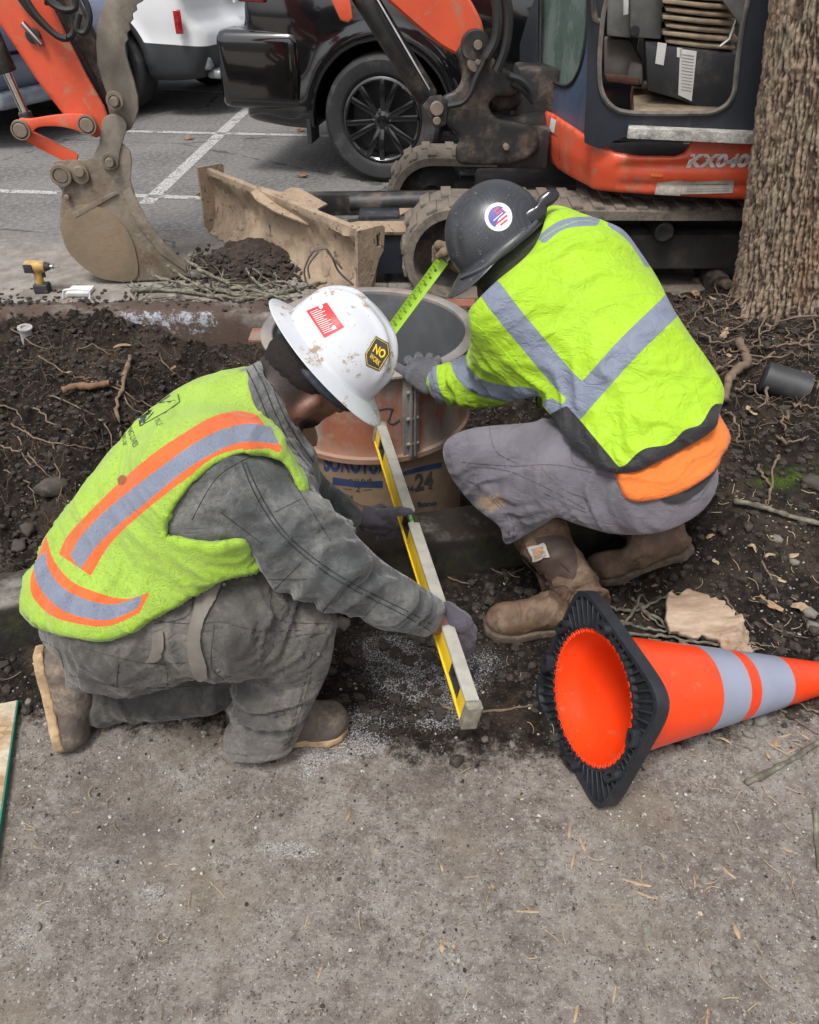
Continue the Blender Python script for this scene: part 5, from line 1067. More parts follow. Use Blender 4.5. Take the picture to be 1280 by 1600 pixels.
        for z_ in (.22, .31, .40):
            mb = MB(); mb.cyl(o+n*.014-t*.02+[0, 0, z_-.31], o+n*.014+t*.02+[0, 0, z_-.31], .006, 8, .001); mb.build('bolt', GREY, fl)
    for q, Y, h_ in (((720, 463), 2.66, (.05, .03)), ((408, 520), 2.40, (.035, .045))):
        c = P(*q, Y); c[2] = .452; mb = MB(); mb.box(c, (h_[0], h_[1], .004), None, .001); mb.build('tab', RUST, R_)
def build_level():
    a = P(735, 1098, 1.035); b = P(594, 682, 2.045); a[2] = .275; b[2] = .300
    R_ = root('spirit_level', (a+b)/2, "long yellow and grey spirit level held level between the kneeling man's hands", "spirit level")
    F = frame(a, b); x, y, z = F; L = np.linalg.norm(b-a)
    roll = rad(10); y2 = y*math.cos(roll)+z*math.sin(roll); z2 = z*math.cos(roll)-y*math.sin(roll)
    G = simple("scuffed_aluminium_edge", (0.33, 0.315, 0.275), .55, var=.12, vs=30, dirt=(0.20, 0.17, 0.13), da=.34, ds=25, bump=.0008, bs=120); Y_ = simple("yellow_enamel", (0.70, 0.47, 0.02), .4, var=.1, dirt=(0.30, 0.22, 0.06), da=.25, ds=12, bump=.0003); K_ = simple("black_plastic", (0.022, 0.022, 0.024), .5, dirt=(0.15, 0.13, 0.1), da=.25)
    R3 = [x, y2, z2]; c = (a+b)/2
    hw = .0145; hh = .030; gap = .043*L/1.0
    tv = .575                                                # the notch for the vial, from the near end
    for t0, t1 in ((0.0, tv-.024), (tv+.024, 1.0)):
        mb = MB(); mb.box(a+x*L*(t0+t1)/2+z2*hh*.88, (L*(t1-t0)/2, hw, hh*.12), R3, .0012); mb.build('top_edge', G, R_)
    mb = MB(); mb.box(c-z2*hh*.93, (L/2, hw, hh*.07), R3, .0010); mb.build('bottom_edge', Y_, R_)
    # web with hand holes: solid lengths between openings
    holes = [(.045, .115), (tv-.035, tv+.035), (.88, .955)]; e = 0
    for h0, h1 in holes+[(1.0, 1.0)]:
        if h0 > e: mb = MB(); mb.box(a+x*L*(e+h0)/2, (L*(h0-e)/2, hw*.80, hh*.86), R3, .001); mb.build('web', Y_, R_)
        e = h1
    for h0, h1 in holes:
        mb = MB(); m = a+x*L*(h0+h1)/2; mb.box(m+z2*hh*.66, (L*(h1-h0)/2, hw*.66, hh*.11), R3, .001); mb.box(m-z2*hh*.66, (L*(h1-h0)/2, hw*.66, hh*.11), R3, .001); 
        for s_, p in ((-1, h0), (1, h1)): mb.box(a+x*L*p-x*s_*.006, (.007, hw*.68, hh*.76), R3, .001)
        mb.build('grip_frame', K_, R_)
        if (h0+h1)/2 == tv:
            mb = MB(); mb.cyl(m+z2*hh*.62-x*.021, m+z2*hh*.62+x*.021, .0068, 16, .001); V_ = MT("green_vial_fluid"); V_.col((0.25, 0.75, 0.12)); V_.rough(.1); V_.set("Transmission Weight", .4); vi = mb.build('vial', V_.m, R_)
            for q in (-.007, .007): mb = MB(); mb.lathe([(.0069, -.0005), (.0072, -.0005), (.0072, .0005), (.0069, .0005)], m+z2*hh*.62+x*q, x, 16); mb.build('ring', K_, vi)
    for p, s_ in ((a, -1), (b, 1)):
        mb = MB(); mb.box(p+x*s_*.009, (.011, hw+.0022, hh+.0025), R3, .004, 3); mb.build('end_cap', simple("worn_grey_end_cap", (0.17, 0.16, 0.12), .8, var=.3, vs=60, dirt=(0.30, 0.27, 0.22), da=.4, ds=40, bump=.0015), R_)
def build_tape():
    a = P(694, 404, 2.26); b = P(568, 575, 2.26); R_ = root('tape_measure', a, "tape measure with a lime green blade pulled down into the concrete form", "tape measure")
    x, y, z = frame(a, b); vw = np.array([0, 0, CAM_H])-a; y = np.cross(x, vw); y /= np.linalg.norm(y); z = np.cross(x, y); z = z if z@vw > 0 else -z; n = 14; V = []
    for i in range(n+1):
        p = a+(b-a)*i/n
        for j in range(7): t = (j-3)/3; V.append(p+y*t*.0175+z*(.004*t*t))
    V = np.array(V); V = np.concatenate([V, V-z*.0006]); F = []
    for i in range(n):
        for j in range(6): k = i*7+j; F += [[k, k+1, k+8, k+7], [k+105, k+112, k+113, k+106]]
    M = MT("lime_tape_blade"); sx = M.n("ShaderNodeSeparateXYZ"); vm = M.n("ShaderNodeVectorRotate", rotation_type='EULER_XYZ')
    M.col((0.30, 0.52, 0.04)); M.rough(.35); bl = obj('blade', V, F, M.m, R_)
    K_ = simple("black_tape_print", (0.03, 0.03, 0.02), .6, bump=0); mb = MB(); L = np.linalg.norm(b-a)
    for k in range(int(L/.0254)*2): mb.box(a+x*(.01+k*.0127)+y*(.0115 if k % 2 else .0095)+z*.0024, (.0006, .003 if k % 2 else .005, .0003), [x, y, z])
    mb.build('scale_marks', K_, bl)
    for k in range(1, int(L/.0254)): plane_text('lettering', str(7+k), a+x*(.012+k*.0254)+y*.004+z*.0016, -y*.0085, x*.007, K_, bl, bold=.02)
    mb = MB(); c = a-x*.035-z*.004; mb.box(c, (.036, .018, .036), [x, y, z], .010, 4); ca = mb.build('case', simple("scratched_chrome", (0.55, 0.55, 0.55), .18, 1.0, bump=.0004), R_)
    mb = MB(); mb.box(a-x*.004+z*.002, (.006, .016, .006), [x, y, z], .002); mb.build('nose', simple("black_rubber_nose", (0.03, 0.03, 0.03), .7), ca)
    mb = MB(); mb.box(b+x*.002-z*.006, (.001, .012, .010), [x, y, z], .0005); mb.build('hook', simple("steel_hook", (0.4, 0.4, 0.4), .35, 1.0, bump=0), bl)
def build_cone():
    ax = np.array([.955, .285, 0]); ax /= np.linalg.norm(ax); dip = rad(13); A = Pz(947, 1280, 0.0); ew = np.array([-ax[1], ax[0], 0.]); n = ax*math.cos(dip)+np.array([0, 0, -math.sin(dip)]); up = np.cross(n, ew)*1.0
    if up[2] < 0: up = -up
    s_ = .36; c = A+ew*s_/2+up*s_/2
    R_ = root('traffic_cone', A+ew*s_/2, "orange traffic cone with two silver bands lying on its side, black base towards the left", "traffic cone")
    RUB = simple("black_recycled_rubber", (0.014, 0.016, 0.020), .5, var=.3, vs=30, dirt=(0.09, 0.08, 0.07), da=.30, ds=14, bump=.0012, bs=150)
    # base: rounded square plate with a round hole, raised rim and radial ribs on the underside (towards -n)
    N_ = 96; mb = MB(); rh = .150
    def sq(t, h):
        cx_, sx_ = math.cos(t), math.sin(t); p = 7.0; return h/((abs(cx_)**p+abs(sx_)**p)**(1/p))
    T = lambda u, v, w: c+ew*u+up*v+n*w
    prof = lambda t: [(rh-.003, .012), (rh-.003, -.014), (rh+.006, -.014), (rh+.008, -.004), (sq(t, .169), -.004), (sq(t, .171), -.016), (sq(t, .180), -.016), (sq(t, .180), .014), (sq(t, .175), .018), (rh+.012, .022), (rh-.003, .022)]
    V = []; 
    for k in range(N_):
        t = 2*math.pi*k/N_
        for rr, w in prof(t): V.append(T(rr*math.cos(t), rr*math.sin(t), w))
    m = 11; F = [[k*m+j, k*m+(j+1) % m, ((k+1) % N_)*m+(j+1) % m, ((k+1) % N_)*m+j] for k in range(N_) for j in range(m)]
    mb.add(V, F)
    for k in range(60):
        t = 2*math.pi*(k+.5)/60; r0, r1 = rh+.004, sq(t, .174)
        if r1-r0 < .008: continue
        d = np.array([math.cos(t), math.sin(t)]); q = (r0+r1)/2; mb.box(T(d[0]*q, d[1]*q, -.009), ((r1-r0)/2, .0022, .0065), [ew*d[0]+up*d[1], np.cross(n, ew*d[0]+up*d[1]), n], .0008, 1)
    base = mb.build('base', RUB, R_)
    for t in np.radians([20, 75, 160, 200, 255, 340]):
        q = .172 if abs(math.cos(t)) > .5 and abs(math.sin(t)) > .5 else .170; d = ew*math.cos(t)+up*math.sin(t); tt = np.cross(n, d); p = c+d*q
        mb = MB(); prof_ = [(.0135*math.cos(a)+(.012 if math.cos(a) > 0 else -.012), .0135*math.sin(a)) for a in np.linspace(0, 2*math.pi, 17)[:-1]]; i_ = [(x_*.5, y_*.45) for x_, y_ in prof_]
        k_ = 16; VV = [p+tt*x_*.85+d*y_*.8-n*w for w, pr in ((.002, prof_), (.032, prof_), (.032, i_), (.012, i_)) for x_, y_ in pr]
        FF = [[j*k_+i, j*k_+(i+1) % k_, (j+1)*k_+(i+1) % k_, (j+1)*k_+i] for j in range(3) for i in range(k_)]+[[3*k_+i for i in range(k_)]]
        mb.add(VV, FF); mb.build('foot', RUB, base)
    H = .74; prof = [(.142, -.010), (.148, -.012), (.150, -.004), (.150, .010), (.142, .022), (.134, .040)]
    r0, r1 = .134, .026
    for i in range(1, 40): prof.append((r0+(r1-r0)*i/39, .04+(H-.04)*i/39))
    prof += [(r1-.003, H+.004), (r1-.006, H)]
    for i in range(39, -1, -1): prof.append((r0+(r1-r0)*i/39-.0045, .04+(H-.04)*i/39))
    prof += [(.1385, .018), (.142, -.010)]
    M = MT("fluorescent_orange_vinyl"); M.col(M.mix(M.ramp(M.noise(6, 4), .3, .7), (0.80, 0.055, 0.008), (0.72, 0.045, 0.006))); c_ = M.b.inputs["Base Color"].links[0].from_socket
    M.col(M.mix(M.math('MULTIPLY', M.ramp(M.noise(22, 7, .75), .56, .66), .45), c_, (0.35, 0.13, 0.06))); M.rough(.33); M.set("Specular IOR Level", .45)
    mb = MB(); mb.lathe(prof, c, n, 72); body = mb.build('cone_body', M.m, R_)
    S_ = simple("silver_reflective_sleeve", (0.23, 0.25, 0.32), .38, var=.08, vs=6, dirt=(0.25, 0.24, 0.25), da=.3, ds=10, bump=.0002)
    for h0, h1 in ((.262, .352), (.388, .505)):
        pr = [(r0+(r1-r0)*(h-.04)/(H-.04)+.0012, h) for h in np.linspace(h0, h1, 10)]; mb = MB(); mb.lathe([(pr[0][0]-.001, pr[0][1])]+pr+[(pr[-1][0]-.001, pr[-1][1])], c, n, 72); mb.build('reflective_band', S_, body)
    mb = MB()
    for k in range(44):
        t = 2*math.pi*k/44; d = ew*math.cos(t)+up*math.sin(t); tt = np.cross(n, d); mb.tube([c+d*.139+tt*.0045-n*.011, c+d*.1485+tt*.0045-n*.0135, c+d*.1485-tt*.0045-n*.0135, c+d*.139-tt*.0045-n*.011], .0013, 5)
    mb.build('rim_loops', M.m, body)
def build_tree():
    b = np.array([1.66, 3.12, .20]); R_ = root('tree', b, "thick tree trunk with ridged bark at the right edge of the dig", "tree")
    M = MT("ridged_bark"); h = M.attr("ridge"); n1 = M.noise(5, 7, .7); n2 = M.noise(60, 6, .75)
    c = M.mix(M.ramp(h, .10, .55), (0.085, 0.058, 0.040), (0.32, 0.24, 0.17)); c = M.mix(M.ramp(n2, .50, .65, 0, .6), c, (0.20, 0.15, 0.11)); c = M.mix(M.math('MULTIPLY', M.ramp(M.noise(3.5, 5, .6, M.mapped((1, 1, .5))), .52, .64), .7), c, (0.27, 0.155, 0.085)); c = M.mix(M.math('MULTIPLY', M.ramp(n1, .5, .65), M.ramp(h, .3, .7, 0, .7)), c, (0.235, 0.22, 0.165)); c = M.mix(M.ramp(M.noise(30, 5, .7, M.mapped((1, 1, .3))), .62, .68, 0, .7), c, (0.45, 0.30, 0.18)); M.col(c); M.rough(.95); M.bump(n2, .008); M.bump(M.noise(18, 6, .7, M.mapped((1, 1, .2))), .02)
    nu = 520; u = np.linspace(0, 2*np.pi, nu, endpoint=False); z = np.concatenate([np.arange(-.30, 1.45, .0042), np.linspace(1.46, 3.4, 30)]); nv = len(z); U_, Z_ = np.meshgrid(u, z)
    def worley(a, b_, per, s_):
        """two nearest cell distances on a sheet that wraps round the trunk"""
        ia = np.floor(a).astype(int); ib = np.floor(b_).astype(int); f1 = np.full(a.shape, 9.); f2 = f1.copy(); cid = np.zeros(a.shape)
        for da in (-1, 0, 1):
            for db in (-1, 0, 1):
                ca, cb = ia+da, ib+db; h1 = _h(ca % per, cb, 0, s_); h2 = _h(ca % per, cb, 5, s_); d = np.hypot(a-ca-.1-.8*h1, b_-cb-.1-.8*h2); n_ = d < f1
                f2 = np.where(n_, f1, np.minimum(f2, d)); cid = np.where(n_, h2, cid); f1 = np.where(n_, d, f1)
        return f1, f2, cid
    q = np.stack([np.cos(U_)*3, np.sin(U_)*3, Z_*3], -1); wp = (fbm(q*1.2, 3, 8)-.5)*2.2; wq = (fbm(q*4, 3, 18)-.5)*.8
    f1, f2, cid = worley(U_/(2*np.pi)*86+wp+wq, Z_*5.5+wp*.6+.8*np.sin(U_*23)+wq*.8, 86, 3); g1, g2, _c = worley(U_/(2*np.pi)*150+wp*2+wq, Z_*15+wq*2+np.sin(U_*41), 150, 5)
    v3 = fbm(q*14, 4, 6); ridge = np.clip(sst(-0.05, .6, f2-f1)*(.55+.45*cid)-.25*(1-sst(0, .3, g2-g1))+1.1*(v3-.5)+.1, 0, 1)
    lean = -.145*Z_; cy = .02*Z_; r = .315-.028*Z_+.085*np.exp(-(Z_+.08)/.14)*(.55+.45*np.cos(U_*5+1)); r = np.minimum(r, .42); r = r+(ridge-.6)*.017+(v3-.5)*.012+.012*(fbm(q*.8, 3, 33)-.5)
    V = np.stack([b[0]+lean+r*np.cos(U_), b[1]+cy+r*np.sin(U_), b[2]+Z_], -1).reshape(-1, 3); I = np.arange(nu*nv).reshape(nv, nu)
    F = np.stack([I[:-1], np.roll(I[:-1], -1, 1), np.roll(I[1:], -1, 1), I[1:]], -1).reshape(-1, 4); t = obj('trunk', V, F, M.m, R_); fattr(t, "ridge", ridge.reshape(-1))
    rn = np.random.default_rng(5)
    def limb(p, d, L, r, k):
        pts = [p]; 
        for i in range(6): d = d+rn.normal(0, .12, 3)+[0, 0, .04]; d /= np.linalg.norm(d); pts.append(pts[-1]+d*L/6)
        mb.tube(pts, np.linspace(r, r*.5, 7), 7)
        if k: 
            for i in (3, 5, 6): limb(pts[i], d+rn.normal(0, .5, 3), L*.6, r*.5, k-1)
    top = np.array([b[0]-.135*3.3, b[1]+.07, b[2]+3.2])
    mb = MB()
    for k in range(4): limb(top, np.array([math.cos(k*1.6), math.sin(k*1.6), 1.1]), 2.2, .13, 2)
    cr = mb.build('crown', M.m, R_); fattr(cr, "ridge", np.full(len(cr.data.vertices), .5))
ROOTM = simple("pale_brown_root_skin", (0.165, 0.115, 0.078), .9, var=.3, vs=20, dirt=(0.035, 0.026, 0.02), da=.45, ds=18, bump=.002, bs=100)
STICKM = simple("lichen_grey_bark", (0.105, 0.092, 0.068), .95, var=.35, vs=40, dirt=(0.24, 0.25, 0.18), da=.45, ds=45, bump=.0025, bs=120)
def stem(name, pix, r, m, label, cat, group=None, lift=.0, jit=.006, seed=0, r1=None, onground=True, ys=None, parent=None):
    """a root or stick through pixel points, lying on the ground or held at given distances"""
    rn = np.random.default_rng(seed+17); C = []
    for i, q in enumerate(pix):
        p = P(q[0], q[1], ys[i]) if ys is not None else Pg(q[0], q[1])+[0, 0, r+lift]; C.append(p)
    s_ = spline(C, 6, False) if len(C) > 2 else np.linspace(C[0], C[1], 8); s_ = s_+rn.normal(0, jit*.35, s_.shape)
    rr = np.linspace(r, r if r1 is None else r1, len(s_))*(1+.18*rn.normal(0, 1, len(s_))).clip(.7, 1.4)
    mb = MB(); mb.tube(s_, rr, 8); o = mb.build(name, m, parent, auto=False)
    if parent is None: tag(o, label, cat, group)
    return o
def build_roots():
    L1 = [[(150, 600), (195, 618), (240, 640), (300, 648), (360, 660), (400, 668)], [(80, 625), (120, 640), (150, 655)], [(20, 668), (60, 690), (110, 700), (158, 712)], [(30, 690), (60, 730), (90, 760), (105, 800)], [(0, 700), (40, 720), (80, 775), (100, 790)], [(55, 640), (80, 665), (115, 680)],
          [(185, 600), (205, 640), (240, 660)], [(60, 560), (100, 585), (140, 600)], [(0, 640), (30, 650), (45, 690)], [(160, 660), (178, 700), (182, 760)], [(250, 560), (262, 575), (275, 590)], [(10, 740), (45, 760), (60, 800)], [(85, 700), (92, 740), (95, 790)], [(120, 555), (150, 545), (175, 560)], [(20, 520), (60, 545), (100, 548)]]
    for i, l in enumerate(L1): mark(stem('root', l, .0042, ROOTM, 'root', 'root', 'thin roots in the left side of the trench', .012, .012, i, .0016), 'root', 'long thin root' if len(l) > 3 else 'short thin root', *l[1])
    stem('root', [(205, 565), (195, 600), (186, 640), (190, 690)], .011, ROOTM, "dark upright root hanging down the left trench side", "root", None, .01, .01, 3, .007)
    stem('broken_root', [(100, 622), (125, 616), (150, 615), (174, 610)], .017, simple("reddish_root_bark", (0.19, 0.105, 0.06), .9, dirt=(0.05, 0.035, 0.025), da=.4, ds=20, bump=.003), "short thick broken root with a pale end sticking out of the trench soil", "root", None, .02, .004, 4, .014)
    L2 = [[(1215, 490), (1190, 510), (1178, 545), (1150, 565), (1128, 585)], [(1280, 500), (1230, 505), (1200, 520)], [(1060, 470), (1090, 475), (1130, 468), (1170, 490)], [(1145, 440), (1138, 470), (1130, 500)], [(1265, 530), (1240, 545), (1225, 520)], [(1140, 500), (1170, 505), (1205, 500), (1240, 498)], [(1090, 530), (1120, 545), (1160, 535)], [(1210, 560), (1180, 575), (1140, 600)],
          [(1080, 440), (1110, 445), (1122, 470)], [(1250, 480), (1270, 510), (1262, 540)], [(1100, 505), (1130, 520), (1165, 520)], [(1145, 620), (1170, 610), (1200, 640)], [(1180, 740), (1200, 770), (1195, 800)], [(1215, 720), (1205, 750), (1192, 800)], [(1100, 480), (1085, 500), (1070, 520)], [(1240, 640), (1260, 645), (1280, 648)], [(1230, 650), (1222, 670), (1228, 690)], [(1160, 470), (1185, 478), (1225, 476), (1265, 470)], [(1120, 560), (1150, 556), (1195, 566), (1250, 560)], [(1165, 455), (1150, 475), (1128, 490), (1098, 498)], [(1225, 485), (1215, 510), (1190, 530), (1185, 560)], [(1270, 555), (1230, 548), (1195, 552), (1150, 548)], [(1180, 475), (1175, 500), (1150, 520), (1120, 528)], [(1105, 590), (1130, 580), (1160, 590)], [(1250, 590), (1270, 600), (1278, 625)], [(1085, 425), (1105, 432), (1130, 428)], [(1090, 470), (1110, 485), (1115, 510)], [(1135, 650), (1150, 670), (1148, 700)], [(1210, 690), (1235, 700), (1260, 690)], [(1200, 600), (1190, 640), (1160, 650)]]
    for i, l in enumerate(L2): mark(stem('root', l, .0048, ROOTM, 'root', 'root', 'thin roots on the soil below the tree', .016, .014, 40+i, .002), 'root', 'long thin root' if len(l) > 3 else 'short thin root', *l[1])
    stem('root', [(1130, 640), (1140, 600), (1165, 575), (1150, 545)], .013, ROOTM, "thick bent root rising from the soil right of the lime jacket", "root", None, .02, .01, 60, .016)
    stem('root_chunk', [(1085, 452), (1110, 448), (1138, 455)], .028, ROOTM, "stubby grey root chunk on the soil above the lime jacket", "root", None, .0, .004, 61, .024)
    stem('stick', [(1144, 793), (1180, 800), (1230, 816), (1290, 832)], .0085, STICKM, "straight lichen covered stick lying right of the squatting man's seat", "stick", None, .015, .003, 62, .007)
    stem('stick', [(1163, 1228), (1210, 1205), (1250, 1182), (1300, 1150)], .0075, STICKM, "green grey lichen covered stick on the path below the cone tip", "stick", None, .002, .003, 63, .006)
    stem('stick', [(1272, 1268), (1274, 1310), (1280, 1365)], .006, STICKM, "short stick at the right edge of the bare path", "stick", None, .001, .003, 64, .005)
    stem('stick', [(690, 1106), (735, 1116), (790, 1112), (832, 1106)], .0038, ROOTM, "thin bent stick on the dirt between the level's end and the cone", "stick", None, .004, .003, 65, .0025)
    L3 = [[(960, 975), (1000, 985), (1040, 992)], [(950, 955), (980, 962), (1020, 950), (1048, 930)], [(975, 1000), (1030, 1002), (1090, 1012), (1135, 1018)], [(985, 940), (1010, 965), (1035, 985)], [(1060, 1010), (1120, 1030), (1185, 1022)], [(970, 990), (990, 960), (1000, 935)], [(1090, 1000), (1130, 1012), (1175, 1010)], [(1000, 960), (1030, 975), (1045, 1000)], [(1010, 1010), (1060, 1018), (1100, 1030)]]
    for i, l in enumerate(L3): mark(stem('twig', l, .0052, STICKM, 'twig', 'twig', 'twigs between the boot and the cone', .008+.004*(i % 3), .006, 70+i, .003), 'twig', 'lichen grey twig', *l[1])
    L4 = [[(1215, 1110), (1245, 1130), (1275, 1150)], [(1235, 1095), (1262, 1112), (1290, 1120)], [(1190, 880), (1200, 900), (1215, 930)], [(1130, 935), (1150, 960), (1175, 985)], [(1145, 1000), (1190, 1010), (1235, 1020)], [(1190, 970), (1220, 990), (1262, 1000)], [(620, 910), (650, 925), (672, 932)], [(560, 900), (590, 912), (600, 930)], [(750, 880), (790, 900), (820, 890)], [(700, 905), (730, 915), (745, 908)]]
    for i, l in enumerate(L4): mark(stem('twig', l, .0028, ROOTM, 'twig', 'twig', 'thin brown twigs on the dark soil', .005, .005, 90+i, .0015), 'btwig', 'thin brown twig', *l[1])
    # pile of cut branches by the blade
    rn = np.random.default_rng(11)
    R_ = root('branch_pile', Pz(350, 455, .06), "pile of lichen covered cut branches lying in front of the bucket and the blade", "branch pile")
    BR = [([(205, 455), (260, 452), (320, 460), (380, 466), (430, 462)], .010), ([(290, 405), (330, 430), (380, 448), (430, 440)], .008), ([(310, 420), (350, 440), (400, 455), (455, 470)], .009), ([(260, 415), (300, 440), (350, 470)], .007), ([(400, 470), (440, 458), (475, 448), (510, 440)], .008), ([(240, 430), (290, 445), (345, 452), (420, 470)], .006), ([(385, 420), (400, 440), (430, 460)], .006),
          ([(330, 460), (345, 440), (350, 420)], .005), ([(210, 470), (250, 465), (300, 468), (345, 472)], .007), ([(360, 450), (405, 447), (440, 440), (470, 455)], .007), ([(430, 425), (436, 445), (440, 468)], .005), ([(295, 400), (315, 405), (325, 415)], .006), ([(370, 470), (410, 462), (452, 464)], .009), ([(205, 440), (212, 455), (210, 472)], .005), ([(395, 420), (420, 438), (450, 450)], .004), ([(250, 452), (275, 440), (300, 420)], .004), ([(320, 445), (360, 458), (402, 462)], .010)]
    for i, (l, r) in enumerate(BR):
        yy = [3.80-.0022*(q[1]-440)+rn.normal(0, .02) for q in l]; C = [P(q[0], q[1], y) for q, y in zip(l, yy)]; C = [p if p[2] > ROADZ+.012 else Pz(q[0], q[1], ROADZ+.015) for p, q in zip(C, l)]
        s_ = spline(C, 6, False); s_ = s_+rn.normal(0, .003, s_.shape); mb = MB(); mb.tube(s_, np.linspace(r*1.25, r*.6, len(s_))*(1+.22*rn.normal(0, 1, len(s_))).clip(.7, 1.5), 7)
        for q in range(5 if r > .006 else 2):
            i0 = rn.integers(1, len(s_)-1); dd = s_[i0]-s_[i0-1]; dd = dd/np.linalg.norm(dd)+rn.normal(0, .6, 3)+[0, 0, .25]; dd /= np.linalg.norm(dd); l_ = .03+.09*rn.random(); k1 = s_[i0]+dd*l_*.5+rn.normal(0, .006, 3); mb.tube([s_[i0], k1, k1+dd*l_*.5+rn.normal(0, .01, 3)], [r*.5, r*.38, r*.2], 5)
        mb.build('branch', STICKM, R_, auto=False)
def chip(name, c, size, rot, m, label, cat, group, tilt=.15, seed=0):
    rn = np.random.default_rng(seed); n = 9; L, w, t = size; V = []; ts = np.linspace(-1, 1, n)
    ww = w*(1-.55*np.abs(ts)**2.5)*(1+.22*rn.normal(0, 1, n)); bend = t*1.5*rn.normal(0, 1)*(1-ts**2); 
    for i, k in enumerate(ts):
        for sy, sz in ((-1, 0), (-.4, 1), (.4, 1), (1, 0), (.4, -.6), (-.4, -.6)): V.append((k*L/2+rn.normal(0, w*.08), sy*ww[i]/2+rn.normal(0, w*.05), sz*t/2*(1-.5*abs(k))+bend[i]*.4))
    V = np.array(V); ca, sa = math.cos(rot), math.sin(rot); V = np.stack([V[:, 0]*ca-V[:, 1]*sa, V[:, 0]*sa+V[:, 1]*ca, V[:, 2]+tilt*V[:, 0]*.3], 1)+c+[0, 0, t*.55]
    F = [[i*6+j, i*6+(j+1) % 6, (i+1)*6+(j+1) % 6, (i+1)*6+j] for i in range(n-1) for j in range(6)]+[list(range(6))[::-1], [(n-1)*6+j for j in range(6)]]
    o = obj(name, V, F, m, smooth=False); return tag(o, label, cat, group)
